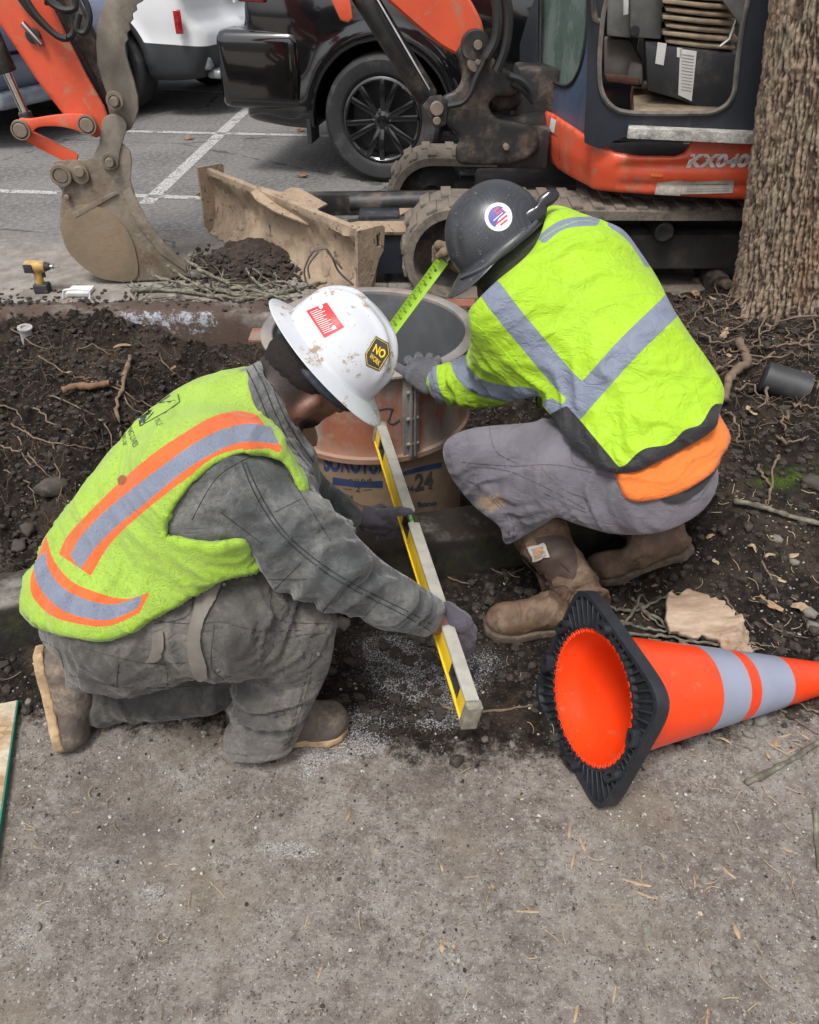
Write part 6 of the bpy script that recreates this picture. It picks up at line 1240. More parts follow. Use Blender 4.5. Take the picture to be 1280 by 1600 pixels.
def build_chips():
    WOOD = [simple("pale_split_wood", (0.30, 0.22, 0.14), .85, var=.2, vs=30, dirt=(0.18, 0.12, 0.08), da=.3, ds=40, bump=.001), simple("brown_split_wood", (0.26, 0.17, 0.10), .9, var=.25, vs=30, dirt=(0.08, 0.06, 0.04), da=.35, ds=40, bump=.001)]
    rn = np.random.default_rng(21)
    spots = [(910, 1320, .035, .008), (890, 1300, .03, .006), (1212, 1160, .025, .012), (1130, 1160, .035, .010), (1210, 1165, .03, .008), (895, 1345, .04, .006), (825, 1425, .045, .006), (1140, 1365, .03, .008), (1085, 1378, .025, .006), (995, 1380, .055, .009), (1010, 1400, .035, .006), (700, 1475, .03, .012), (690, 1480, .02, .010), (1150, 1455, .03, .010), (1235, 1330, .03, .006), (690, 1355, .02, .006), (480, 1435, .05, .003), (500, 1520, .02, .006), (340, 1390, .05, .0025), (545, 1235, .035, .0025), (505, 1118, .02, .006), (545, 1275, .025, .008), (345, 1155, .02, .007), (410, 1110, .05, .003), (160, 1145, .03, .005), (120, 1270, .02, .004), (60, 1325, .03, .003), (590, 1325, .018, .010), (770, 1385, .012, .010), (735, 1370, .03, .003), (900, 1585, .03, .007), (960, 1555, .03, .005), (1105, 1590, .03, .006), (1235, 1175, .03, .008), (1225, 1150, .04, .007), (1255, 1150, .03, .006), (1200, 1180, .02, .009), (210, 1085, .02, .012), (280, 1126, .015, .010)]
    for i, (px, py, L, w) in enumerate(spots):
        p = Pz(px, py, 0); p[2] = float(gz(p[0], p[1])); o = chip('wood_chip', p, (L*1.0, w*.85, w*.4), rn.random()*6.28 if py < 1500 else 1.2, WOOD[0 if rn.random() < .7 else 1], "small pale wood splinter lying on the bare dirt path", "wood chip", "wood splinters on the dirt path", seed=i); mark(o, 'splinter', 'thin pale splinter' if w < .006 else 'short pale wood chip', px, py)
    for i, (px, py, L, w) in enumerate([(1205, 945, .075, .03), (1250, 955, .06, .035), (1215, 905, .05, .02), (1025, 915, .03, .014), (915, 905, .03, .02), (1200, 870, .04, .014), (1110, 840, .03, .015), (1175, 860, .03, .018), (1130, 525, .10, .035), (1205, 512, .05, .03), (1140, 560, .05, .02), (1175, 645, .05, .03), (1085, 465, .04, .04), (1118, 468, .06, .025), (1065, 450, .05, .03), (190, 545, .10, .03), (112, 585, .05, .02), (30, 550, .06, .02), (270, 575, .05, .02), (1120, 880, .03, .016), (1245, 1090, .05, .03), (1265, 1075, .04, .02), (1130, 1000, .06, .02), (1235, 870, .05, .02)]):
        p = Pg(px, py); o = chip('wood_chunk', p, (L*.9, w*.8, w*.45), rn.random()*3.1, WOOD[0 if i % 3 else 1], "torn piece of pale wood lying on the dark dug soil", "wood chunk", "torn wood pieces on the dark soil", .5, 200+i); mark(o, 'chunk', 'torn wood piece', px, py)
    ST = gravel_mat("grey_stone", [(0.13, 0.13, 0.135), (0.17, 0.165, 0.16), (0.09, 0.092, 0.10), (0.18, 0.165, 0.14), (0.11, 0.095, 0.08)], .85, 9)
    BRS = simple('dirty_brown_stone', (0.055, 0.045, 0.037), .9, var=.3, dirt=(.12, .10, .085), da=.4, ds=30, bump=.003)
    st = [(1188, 1128, .020), (1170, 1150, .012), (1165, 1128, .013), (1100, 1378, .010), (1110, 1372, .008), (1092, 1385, .007), (1120, 1385, .009), (1010, 1452, .010), (1045, 1432, .007), (960, 1398, .008), (985, 1408, .006), (1175, 1472, .008), (740, 1478, .008), (1190, 1420, .008), (590, 1322, .008), (845, 1350, .009), (758, 1157, .009), (760, 1290, .005), (1270, 985, .022), (1262, 960, .018), (995, 885, .012), (1000, 950, .013), (1215, 845, .014), (1240, 880, .012), (85, 770, .055), (45, 830, .03), (30, 860, .035), (800, 1165, .008), (1270, 760, .03), (215, 1095, .006), (45, 1098, .009), (290, 1130, .006), (320, 1145, .006), (900, 1480, .007), (640, 1500, .006), (450, 1560, .006), (260, 1470, .005), (130, 1530, .007), (60, 1450, .007), (700, 1580, .006), (1230, 1560, .010), (1120, 1520, .009), (1060, 1490, .008), (1255, 1400, .007), (1145, 1560, .007), (1200, 1380, .006), (1065, 1550, .006), (980, 1530, .007), (535, 978, .022), (1180, 1360, .008), (350, 1300, .005), (860, 1230, .006), (700, 1250, .005), (180, 1240, .006), (1080, 1210, .009), (1130, 1215, .008), (1060, 1170, .007), (1110, 1130, .012), (1045, 1200, .006)]
    for i, (px, py, r) in enumerate(st):
        p = Pg(px, py); V = IV*(.82+.36*rn.random((len(IV), 1)))*[1.2, .9, .7]; b = bmesh.new(); vs = [b.verts.new(v) for v in V]; [b.faces.new([vs[k] for k in f]) for f in IF]; bmesh.ops.subdivide_edges(b, edges=b.edges[:], cuts=2, smooth=.9, use_grid_fill=True)
        mb = MB(); a = rn.random()*6.28; Rz = np.array([[math.cos(a), math.sin(a), 0], [-math.sin(a), math.cos(a), 0], [0, 0, 1]]); mb.bm(b, lambda v: v@Rz*r*1.15+p+[0, 0, r*.45]); o = mb.build('stone', ST if r < .03 else BRS, None, auto=False)
        tag(o, "stone", "stone", "stones on the dirt"); mark(o, 'stone', 'large grey stone' if r >= .03 else 'grey pebble' if r >= .009 else 'tiny grey pebble', px, py)
    for i, (px, py) in enumerate([(630, 303), (318, 305), (470, 205), (475, 277), (295, 218)]):
        c = Pz(px, py, ROADZ); a = rn.random()*6; V = [c+[0, 0, .012]]; k = 14
        for j in range(k): t = 2*math.pi*j/k; r = .045*(1 if j % 3 else .5)*(.8+.4*rn.random()); V.append(c+[r*math.cos(t+a), r*math.sin(t+a)*.8, .004+.02*rn.random()])
        V = np.array(V); nV = len(V); V = np.concatenate([V, V-[0, 0, .0015]]); F = [[0, 1+j, 1+(j+1) % k] for j in range(k)]; F += [[q+nV for q in f[::-1]] for f in F]
        tag(obj('fallen_leaf', V, F, simple("dry_brown_leaf", (0.26, 0.12, 0.055), .8, bump=0), smooth=False), ["dry brown leaf on the asphalt below the black suv's tyre", "dry brown leaf on the painted line above the blade", "dry brown leaf on the asphalt below the black suv's bumper", "dry brown leaf on the asphalt between the blade and the mud flap", "dry brown leaf on the asphalt right of the excavator thumb"][i], "leaf", "fallen leaves on the parking lot")
def build_bark_slab():
    out = [(1038, 935), (1050, 930), (1075, 928), (1100, 938), (1118, 945), (1135, 955), (1150, 965), (1165, 985), (1168, 1005), (1185, 1020), (1165, 1025), (1140, 1015), (1120, 1000), (1100, 992), (1075, 990), (1050, 985), (1040, 965)]
    rn = np.random.default_rng(3); o2 = []
    for a, b in zip(out, out[1:]+out[:1]):
        for t in (0, .33, .66): o2.append((a[0]+(b[0]-a[0])*t+rn.normal(0, 2.2), a[1]+(b[1]-a[1])*t+rn.normal(0, 2.2)))
    c = np.array([Pz(x, y, .05) for x, y in o2]); ctr = c.mean(0); ex = np.array([.9, -.25, -.08]); ex /= np.linalg.norm(ex); ey = np.array([.25, .9, .25]); ey -= ex*(ex@ey); ey /= np.linalg.norm(ey); ez = np.cross(ex, ey)
    pts = [((p-ctr)@ex, (p-ctr)@ey) for p in c]
    pa = np.array(pts); s = SDF(c.min(0)-.05, c.max(0)+.06, .0032)
    def fn(X):
        Q = X-ctr; u = Q@ex; v = Q@ey; w = Q@ez; G = np.stack([u*18, v*60, 0*u], -1); hgt = .010*(fbm(G*.5, 4, 5)-.5)*2+.012*np.sin(u*14)+.018*sst(.02, .10, u)*sst(.45, .6, fbm(np.stack([u*30, v*30, 0*u], -1), 3, 8))
        return np.maximum(poly_sd(pa, u, v), np.abs(w-hgt)-.0065-.004*fbm(G*2, 2, 3))
    s.func(fn, .002); V, F = s.mesh(0)
    M = MT("torn_bark_with_pale_inner_wood"); n = M.noise(12, 8, .7, M.mapped((.35, 1.5, 1))); cc = M.mix(M.ramp(n, .35, .65), (0.46, 0.355, 0.26), (0.25, 0.175, 0.12)); cc = M.mix(M.ramp(M.noise(7, 5, .7), .60, .68), cc, (0.27, 0.11, 0.04)); M.col(cc); M.rough(.85); M.bump(n, .006); M.bump(M.noise(90, 5), .002)
    o = obj('bark_slab', V, F, M.m); tag(o, "large torn slab of pale inner bark lying on the soil above the cone", "bark slab")
def build_misc():
    # plywood offcut
    a = [Pz(28, 1098, .012), Pz(4, 1262, .012)]; d = a[0]-a[1]; L = np.linalg.norm(d); ey = d/L; ex = -np.array([ey[1], -ey[0], 0]); 
    W_ = .6; P0 = a[1]-ey*.0; R3 = [ex, ey, [0, 0, 1]]
    M = MT("oriented_strand_board"); v = M.vor(38, M.mapped((1, 2.2, 1)), 'F1', "Color"); s_ = M.n("ShaderNodeSeparateColor"); M.l(v, s_.inputs[0]); c = M.mix(s_.outputs[0], (0.40, 0.29, 0.17), (0.27, 0.18, 0.10)); c = M.mix(M.ramp(M.noise(9, 7, .7), .45, .65), c, (0.50, 0.45, 0.37)); M.col(c); M.rough(.85); M.bump(s_.outputs[1], .002)
    mb = MB(); mb.box(P0+ey*(L/2-.12)+ex*(W_/2), (W_/2, L/2+.12, .009), R3, .001); o = mb.build('plywood_board', M.m, None)
    tag(o, "corner of a pale strand board with a green edge at the left of the path", "board")
    mb = MB(); mb.box(P0+ey*(L/2-.12)-ex*.0018, (.0015, L/2+.12, .0085), R3, .0004); mb.build('painted_edge', simple("teal_edge_paint", (0.01, 0.16, 0.11), .6), o)
    # pipe stub in the bank
    g_ = Pg(1228, 612); a = g_+[-.055, .03, .035]; b = g_+[.09, -.03, .012]; R_ = None; mb = MB(); d = (b-a)/np.linalg.norm(b-a); r = .052
    mb.lathe([(.0, .004), (r-.01, .0), (r, .006), (r, .15), (r-.005, .15), (r-.005, .02), (.0, .02)], a-d*.02, d, 32); o = mb.build('pipe_stub', simple("black_plastic_pipe", (0.030, 0.031, 0.034), .55, dirt=(0.08, 0.065, 0.05), da=.4, ds=12), None); tag(o, "short piece of black plastic pipe lying on the soil bank below the tree", "pipe")
    # capped riser in the left soil
    c = Pg(43, 527); c[2] += .03; R_ = root('drain_riser', c-[0, 0, .1], "small round grey pipe cap poking out of the soil at far left", "drain cap")
    mb = MB(); mb.lathe([(.0, -.1), (.026, -.1), (.026, .0), (.026, .01), (.032, .012), (.032, .020), (.018, .020), (.016, .012), (.0, .012)], c, (0.1, -.1, 1), 28); mb.build('cap', simple("grey_pvc", (0.34, 0.34, 0.33), .6, dirt=(0.08, 0.06, 0.05), da=.3), R_)
    mb = MB(); mb.cyl(c-[0, 0, .1], c-[0, 0, .002], .024, 20); mb.build('pipe', simple("black_pipe", (0.03, 0.03, 0.03), .6), R_)
    # impact driver
    g = Pz(73, 456, ROADZ); R_ = root('impact_driver', g, "yellow and black cordless impact driver standing on the asphalt by the trench edge", "drill")
    Yw = simple("yellow_tool_plastic", (0.50, 0.30, 0.06), .6, dirt=(0.22, 0.17, 0.12), da=.5, ds=20); Kp = simple("black_tool_plastic", (0.03, 0.03, 0.03), .6, dirt=(0.15, 0.12, 0.09), da=.35)
    g0 = g; c = g+[0, 0, .125]; s = SDF(g-[.13, .08, .01], g+[.14, .08, .22], .0035); s.cone(c-[.048, 0, 0], c+[.012, 0, 0], .029, .027, .01); s.cone(c+[-.015, 0, -.02], g+[-.02, 0, .045], .021, .019, .012); V, F = s.mesh(1); o = obj('housing', V, F, Yw, R_)
    mb = MB(); mb.cyl(c+[.012, 0, 0], c+[.048, 0, 0], .026, 20, .006, .017); mb.build('nose_cone', Kp, R_); mb = MB(); mb.cyl(c+[.048, 0, 0], c+[.065, 0, 0], .010, 12, .001); mb.cyl(c+[.065, 0, 0], c+[.092, 0, 0], .0045, 8); mb.build('bit', simple("steel_bit", (.35, .35, .35), .4, 1.0), R_)
    mb = MB(); mb.box(g+[-.015, 0, .022], (.034, .028, .022), None, .008, 3); mb.build('battery', Kp, R_); mb = MB(); mb.box(c+[.008, 0, -.038], (.008, .008, .014), None, .004); mb.build('trigger', Kp, R_); mb = MB(); mb.box(c+[-.045, -.03, 0], (.02, .004, .02), None, .003); mb.build('grip_pad', Kp, R_)
    # white plastic lid frame
    g = Pz(120, 466, ROADZ); V = [P(x, y, 3.5) for x, y in ((98, 466), (98, 457), (103, 452), (136, 452), (141, 457), (141, 468))]; off = Pz(120, 467, ROADZ)-P(120, 467, 3.5); mb = MB(); mb.tube(spline(V, 4, False)+off, .005, 8); mb.box(g+[0, .06, .012], (.055, .05, .010), None, .006); o = mb.build('bucket_lid', simple("white_plastic", (0.62, 0.62, 0.62), .5, dirt=(.3, .27, .24), da=.3), None); tag(o, "white plastic handle and lid beside the impact driver", "lid")
    # dark clod heap in front of the blade
    ctr = Pz(385, 440, ROADZ); n = 90; xs_ = np.linspace(-.45, .45, n); Xg, Yg = np.meshgrid(xs_, xs_*.8); 
    Z = .15*np.exp(-((Xg/.24)**2+(Yg/.18)**2)); Vn = np.stack([Xg, Yg, 0*Xg], -1); Z = Z*(.55+.9*fbm(Vn*9, 4, 66))+.03*(fbm(Vn*40, 3, 67)-.5)*(Z > .02)-.02
    V = np.stack([ctr[0]+Xg, ctr[1]+Yg+.22-.25*Xg*0, ROADZ+Z], -1).reshape(-1, 3); I = np.arange(n*n).reshape(n, n); o = obj('soil_heap', V, np.stack([I[:-1, :-1], I[:-1, 1:], I[1:, 1:], I[1:, :-1]], -1).reshape(-1, 4), simple("dark_reddish_soil", (0.030, 0.019, 0.014), .95, var=.5, vs=30, dirt=(0.07, 0.045, 0.03), da=.4, ds=25, bump=.008, bs=80)); tag(o, kind='stuff')
    pts = np.stack([ctr[0]+rng.normal(0, .2, 1400), ctr[1]+.2+rng.normal(0, .16, 1400), 0*np.zeros(1400)], 1); d = pts-[ctr[0], ctr[1]+.22, 0]; pts[:, 2] = ROADZ+.11*np.exp(-((d[:, 0]/.24)**2+(d[:, 1]/.18)**2)); scatter('soil_clods', pts, .003, .018, SOILC, pw=2.5)
build_tube(); build_level(); build_tape(); build_cone(); build_tree(); build_roots(); build_chips(); build_bark_slab(); build_misc(); relabel()
# ================================================================== the excavator
def onplane(px, py, o, n):
    r = ray(px, py); c = np.array([0, 0, CAM_H]); return c+r*(((np.array(o)-c)@n)/(r@n))
def pbasis(n):
    n = np.array(n, float); n /= np.linalg.norm(n); ex = np.cross([0, 0, 1.], n); ex /= np.linalg.norm(ex); return ex, np.cross(n, ex), n
def slab(mb, pix, o, n, t, bev=.004, front=0.0, smooth=False, seg=2):
    """a plate: its face lies in the plane (o, n), thickness t behind it"""
    ex, ey, n = pbasis(n); o = np.array(o, float); q = spline(pix, 4) if smooth else pix
    pts = []
    for p in q: w = onplane(p[0], p[1], o, n)-o; pts.append((w@ex, w@ey))
    mb.prism(pts, -t+front, front, (o, ex, ey, n), bev, seg); return mb
def ring_slab(mb, inner, outer, o, n, t, N=72, front=0.0):
    ex, ey, n = pbasis(n); o = np.array(o, float)
    def loop(pl, dense):
        q = np.array(pl, float); return np.concatenate([a+(b-a)*np.linspace(0, 1, dense, endpoint=False)[:, None] for a, b in zip(q, np.roll(q, -1, 0))])
    c = np.mean(inner, 0); A = loop(inner, 60); B = loop(outer, 60); aa = np.arctan2(*(A-c).T[::-1]); ab = np.arctan2(*(B-c).T[::-1]); V = []
    for k in range(N):
        t_ = -math.pi+2*math.pi*k/N
        for L, an in ((A, aa), (B, ab)):
            p = L[np.argmin(np.abs((an-t_+math.pi) % (2*math.pi)-math.pi))]; w = onplane(p[0], p[1], o, n); V += [w+n*front, w+n*(front-t)]
    F = []
    for k in range(N):
        a, b = 4*k, 4*((k+1) % N); F += [[a, b, b+2, a+2], [a+1, a+3, b+3, b+1], [a, a+1, b+1, b], [a+2, b+2, b+3, a+3]]
    mb.add(V, F); return mb
def pin(mb, px, py, o, n, r, t0=.0, t1=.03, bev=.004):
    c = onplane(px, py, o, n); n = np.array(n)/np.linalg.norm(n); mb.cyl(c+n*t0, c+n*t1, r, 24, bev); return mb
def build_excavator():
    R_ = root('excavator', (.9, 4.15, ROADZ), "orange and black mini excavator with muddy blade and bucket parked behind the trench", "excavator")
    OR = simple("faded_orange_machine_paint", (0.62, 0.085, 0.035), .42, var=.10, vs=3, dirt=(0.38, 0.19, 0.12), da=.36, ds=7, bump=.0006, streak=True, coat=.15, grime=(0.40, 0.17, 0.10))
    BK = simple("dusty_blue_black_machine_paint", (0.016, 0.019, 0.027), .45, var=.2, vs=4, dirt=(0.14, 0.12, 0.10), da=.36, ds=6, bump=.0006, streak=True)
    GK = simple("greasy_black_steel", (0.022, 0.021, 0.021), .5, var=.3, vs=8, dirt=(0.16, 0.115, 0.08), da=.42, ds=8, bump=.0015)
    MUD = simple("muddy_blade_steel", (0.25, 0.185, 0.125), .85, var=.22, vs=5, dirt=(0.33, 0.25, 0.175), da=.5, ds=9, bump=.005, bs=45, grime=(0.085, 0.058, 0.04))
    BUC = simple("worn_bucket_steel", (0.19, 0.158, 0.12), .55, var=.25, vs=7, dirt=(0.11, 0.062, 0.036), da=.44, ds=6, bump=.003, bs=60, grime=(0.27, 0.235, 0.19))
    THB = simple("thumb_steel", (0.17, 0.145, 0.115), .6, var=.25, vs=9, dirt=(0.10, 0.07, 0.05), da=.38, ds=12, bump=.0015)
    RUBB = simple("dusty_track_rubber", (0.095, 0.082, 0.068), .9, var=.3, vs=10, dirt=(0.19, 0.155, 0.12), da=.56, ds=14, bump=.003, bs=60)
    CHR = simple("hydraulic_chrome", (0.6, 0.6, 0.6), .15, 1.0, bump=0); HOS = simple("black_hose_rubber", (0.018, 0.018, 0.018), .55, dirt=(.1, .08, .06), da=.3)
    DARK = simple("dark_machine_underside", (0.030, 0.027, 0.025), .85, dirt=(0.09, 0.07, 0.055), da=.4)
    PINM = simple("worn_pin_steel", (0.21, 0.17, 0.13), .55, .3, dirt=(.1, .07, .05), da=.35)
    # --- tracks
    def track(y0, y1, x0, x1):
        zc, r = .265, .205; w = y1-y0; yc = (y0+y1)/2
        path = []; nA = 16
        for k in range(nA+1): a = math.pi/2+math.pi*k/nA; path.append((x0+math.cos(a)*r, zc+math.sin(a)*r))
        for k in range(1, 26): path.append((x0+(x1-x0)*k/26, zc-r))
        for k in range(nA+1): a = -math.pi/2+math.pi*k/nA; path.append((x1+math.cos(a)*r, zc+math.sin(a)*r))
        for k in range(1, 26): path.append((x1-(x1-x0)*k/26, zc+r-.010*math.sin(math.pi*k/26)))
        pth = np.array(path); n = len(pth); tg = np.roll(pth, -1, 0)-np.roll(pth, 1, 0); tg /= np.linalg.norm(tg, axis=1)[:, None]; nm = np.stack([tg[:, 1], -tg[:, 0]], 1); nm *= np.sign(((pth-[(x0+x1)/2, zc])*nm).sum(1))[:, None]
        V = []; sec = [(0, -.022), (0, .016), (.02, .024), (w-.02, .024), (w, .016), (w, -.022), (w*.6, -.030), (w*.4, -.030)]
        for p, q in zip(pth, nm):
            for s_, h_ in sec: V.append((p[0]+q[0]*h_, y0+s_, p[1]+q[1]*h_))
        m = len(sec); F = [[i*m+j, i*m+(j+1) % m, ((i+1) % n)*m+(j+1) % m, ((i+1) % n)*m+j] for i in range(n) for j in range(m)]
        mb = MB(); mb.add(V, F)
        L = np.concatenate([[0], np.cumsum(np.linalg.norm(np.roll(pth, -1, 0)-pth, axis=1))]); tot = L[-1]
        for k in range(int(tot/.095)):
            s_ = k*.095; i = min(int(np.searchsorted(L, s_, 'right')-1), n-1); t = (s_-L[i])/(L[i+1]-L[i]); p = pth[i]*(1-t)+pth[(i+1) % n]*t; q = nm[i]; tt = tg[i]
            R3 = [[tt[0], 0, tt[1]], [0, 1, 0], [q[0], 0, q[1]]]
            for s2, off in ((-1, 0), (1, .03)): mb.box((p[0]+q[0]*.026+tt[0]*off, yc+s2*w*.24, p[1]+q[1]*.026+tt[1]*off), (.024, w*.23, .008), R3, .005, 2)
        tr = mb.build('track', RUBB, R_)
        for xx in (x0, x1):
            mb = MB(); mb.lathe([(.0, -.06), (.05, -.06), (.055, -.045), (.11, -.03), (.165, -.04), (.186, -.05), (.188, .05), (.0, .06)], (xx, yc, zc), (0, 1, 0), 36); mb.lathe([(.02, -w/2-.0), (.045, -w/2-.0), (.05, -w/2+.02), (.05, -.05)], (xx, yc, zc), (0, 1, 0), 20); mb.build('idler_wheel', GK, tr)
        mb = MB(); mb.box(((x0+x1)/2, yc, zc), ((x1-x0)/2-.12, w*.22, .085), None, .03); mb.build('track_frame', DARK, tr)
        for k in range(4): xx = x0+.32+k*(x1-x0-.64)/3; mb = MB(); mb.cyl((xx, yc-w*.38, .125), (xx, yc+w*.38, .125), .055, 20, .01); mb.build('roller', GK, tr)
        for k in (1,): mb = MB(); mb.cyl((x0+.95, yc-w*.4, zc+.11), (x0+.95, yc+w*.3, zc+.11), .045, 20, .008); mb.build('roller', GK, tr)
    track(3.62, 3.94, .20, 2.25); track(4.52, 4.84, .12, 2.25)
    # --- undercarriage and blade arms
    mb = MB(); mb.box((1.1, 4.22, .34), (.75, .32, .10), None, .03); mb.build('undercarriage', DARK, R_)
    mb = MB(); mb.cyl((1.25, 4.15, .40), (1.25, 4.15, .56), .42, 40, .01); mb.build('turntable', DARK, R_)
    for a, b in (((-.62, 4.42, .28), (.45, 4.40, .30)), ((-.30, 3.98, .27), (.45, 4.02, .30))):
        mb = MB(); f = frame(a, b); mb.box((np.array(a)+b)/2, (np.linalg.norm(np.array(b)-a)/2, .035, .055), f, .006); mb.build('blade_arm', GK, R_)
    mb = MB(); mb.box((-.08, 3.90, .21), (.16, .05, .10), None, .01); mb.box((-.15, 4.2, .30), (.10, .22, .05), None, .01); mb.build('arm_crossbeam', BK, R_)
    mb = MB(); slab(mb, [(520, 352), (560, 345), (690, 345), (692, 352), (640, 362), (520, 362)], (0, 3.95, .36), (0, -.3, 1), .02, .003); mb.build('cover_plate', MUD, R_)
    mb = MB(); slab(mb, [(578, 330), (612, 328), (628, 318), (690, 312), (692, 322), (636, 330), (618, 340), (578, 342)], (0, 4.3, .40), (0, -.3, 1), .02, .003); mb.build('cover_plate', MUD, R_)
    mb = MB(); mb.cyl((-.30, 4.16, .36), (.30, 4.16, .38), .045, 20, .006); mb.build('blade_cylinder', GK, R_)
    # --- blade
    N0, F0 = np.array([-.19, 3.60, 0]), np.array([-1.10, 4.66, 0]); d = (F0-N0); L = np.linalg.norm(d); d /= L; nf = np.array([-d[1], d[0], 0]); nf = nf if nf[1] < 0 else -nf
    prof = [(.055, .06), (.036, .08), (.02, .10), (.006, .125), (-.004, .15), (-.012, .175), (-.019, .205), (-.022, .23), (-.021, .26), (-.016, .29), (-.008, .32), (.01, .355), (.022, .375), (.018, .398), (-.004, .405), (-.022, .39), (-.03, .36), (-.048, .30), (-.052, .22), (-.04, .14), (-.01, .08), (.03, .045)]
    ts = np.linspace(0, L, 260); V = np.array([N0+d*t+nf*a+np.array([0, 0, z]) for t in ts for a, z in prof]); fr = np.array([1. if i % 22 < 13 else 0 for i in range(len(V))])
    V = V+nf*(((fbm(V*9, 5, 3, .6)-.45)*.06+.02*sst(.5, .7, fbm(V*5, 3, 9)))*fr*(V[:, 2] < .36))[:, None]; m = len(prof); F = [[i*m+j, i*m+(j+1) % m, (i+1)*m+(j+1) % m, (i+1)*m+j] for i in range(259) for j in range(m)]+[list(range(m))[::-1], [259*m+j for j in range(m)]]
    mb = MB(); mb.add(V, F); bl = mb.build('blade', MUD, R_)
    for o_, s_ in ((N0, -1), (F0, 1)):
        pl = [(-.03, .06), (.055, .05), (.075, .12), (.075, .24), (.10, .27), (.125, .30), (.135, .40), (.12, .415), (-.02, .415)]; ho = [(.085, .32), (.11, .32), (.11, .385), (.085, .385)]
        # cheek plate with a lifting slot, built as a ring round the slot
        V = []; c = np.array([.0975, .352]); 
        nn = 40; A = np.array([np.array(ho[i])+(np.array(ho[(i+1) % 4])-ho[i])*t for i in range(4) for t in np.linspace(0, 1, 40, endpoint=False)]); B = np.array([np.array(pl[i])+(np.array(pl[(i+1) % len(pl)])-pl[i])*t for i in range(len(pl)) for t in np.linspace(0, 1, 40, endpoint=False)])
        for k in range(nn):
            t_ = -math.pi+2*math.pi*k/nn
            for Lp in (A, B):
                an = np.arctan2(Lp[:, 1]-c[1], Lp[:, 0]-c[0]); p = Lp[np.argmin(np.abs((an-t_+math.pi) % (2*math.pi)-math.pi))]
                for th in (0, .018): V.append(o_+nf*(-p[0]+.045)+[0, 0, p[1]]+d*s_*th)
        F = []
        for k in range(nn): a, b = 4*k, 4*((k+1) % nn); F += [[a, b, b+2, a+2], [a+1, a+3, b+3, b+1], [a, a+1, b+1, b], [a+2, b+2, b+3, a+3]]
        mb = MB(); mb.add(V, F); mb.build('cheek_plate', MUD, bl)
    mb = MB(); slab(mb, [(392, 300), (405, 290), (440, 300), (455, 292), (470, 294), (512, 318), (497, 325), (500, 345), (482, 350), (430, 330), (400, 312)], (-.6, 4.25, .40), (0, -.25, 1), .012, .003); mb.build('dirt_guard', MUD, bl)
    for k, pts in enumerate([[(478, 440), (476, 420), (488, 395), (505, 386), (518, 400), (530, 425), (555, 447)], [(492, 392), (508, 388), (514, 396), (535, 420)], [(484, 435), (482, 415), (498, 393)]]):
        mb = MB(); mb.tube(spline([P(x, y, 3.66-.02*k) for x, y in pts], 6, False), .005, 6); mb.build('loose_wire', simple("old_wire", (.10, .08, .06), .7, bump=0), bl)
    # --- slewing body skirt
    fU = np.array([-.973, .231, 0]); C0 = np.array([.80, 3.66])
    foot = [(.58, 4.6), (.66, 4.1), (.76, 3.76), (.88, 3.62), (1.6, 3.47), (2.3, 3.38), (2.6, 3.6), (2.6, 4.6), (2.3, 4.9), (1.0, 4.9)]
    s = SDF([.55, 3.3, .5], [2.7, 5.0, 1.05], .014)
    sp_ = spline(foot, 4)
    s.func(lambda X: np.maximum(poly_sd(sp_, X[..., 0], X[..., 1])-.0+.22*np.maximum(0, .66-X[..., 2]), np.maximum(.55-X[..., 2], X[..., 2]-1.0)), .03)
    s.carve(outline([(842, 166), (870, 180), (905, 203), (935, 224), (965, 238), (1000, 243), (1058, 243), (1072, 236), (1086, 208), (1300, 200), (1300, 340), (1165, 318), (1000, 314), (925, 303), (892, 292), (872, 275), (865, 258), (848, 242), (842, 215)], False), .012)
    # pressed swage lines along the side
    def groove(X):
        px, py, dd = proj(X.reshape(-1, 3)); py = py.reshape(X.shape[:3]); px = px.reshape(X.shape[:3]); return py, px
    V, F = s.mesh(2); N = vnormals(V, F); px, py, dd = proj(V)
    t = np.clip((px-955)/30, 0, 1)*(N[:, 1] < -.4); yl = np.interp(px, [940, 975, 1180], [262, 250, 246]); V = V-N*(.012*t*np.exp(-((py-yl-10)/7)**2))[:, None]+N*(.006*t*np.exp(-((py-yl)/5)**2))[:, None]; yl2 = np.interp(px, [940, 1180], [288, 292]); V = V-N*(.008*t*np.exp(-((py-yl2)/5)**2))[:, None]
    sk = obj('body_panel', V, F, OR, R_); sb = bvh_of(sk)
    WH = simple("white_decal", (0.62, 0.60, 0.57), .6, bump=0, var=.05); PALE = simple("scuffed_pale_label", (0.50, 0.46, 0.40), .7, dirt=(.3, .22, .15), da=.45, ds=16, bump=0); GR = simple("grey_label_print", (0.28, 0.27, 0.26), .7, bump=0)
    decal_text('lettering', "KX040-4", sb, ((1072, 262), (1198, 262), (1074, 240)), WH, sk, .004, shear=.25, bold=.055, spacing=1.05)
    patch('label', sb, [(1027, 284), (1067, 281), (1063, 305), (1023, 303)], PALE, sk, .003, 6); l2 = patch('label', sb, [(1067, 283), (1148, 281), (1145, 301), (1064, 303)], PALE, sk, .003, 6)
    for k in range(4): patch('print', sb, [(1073, 287+k*3.6), (1140, 286+k*3.6), (1139, 287.6+k*3.6), (1073, 288.6+k*3.6)], GR, l2, .0038, 8)
    patch('label', sb, [(862, 184), (870, 188), (867, 208), (859, 204)], WH, sk, .003, 6); patch('label', sb, [(843, 204), (850, 206), (853, 236), (844, 232)], PALE, sk, .003, 6)
    patch('label', sb, [(1017, 270), (1036, 272), (1035, 276), (1017, 275)], simple("orange_tag", (.7, .2, .05), .5), sk, .003, 6)
    mb = MB()
    for k in range(5): seamline(mb, sb, [(854, 205+k*4.5), (859, 208+k*4.5)], .004, -.001)
    mb.build('vent_slots', DARK, sk)
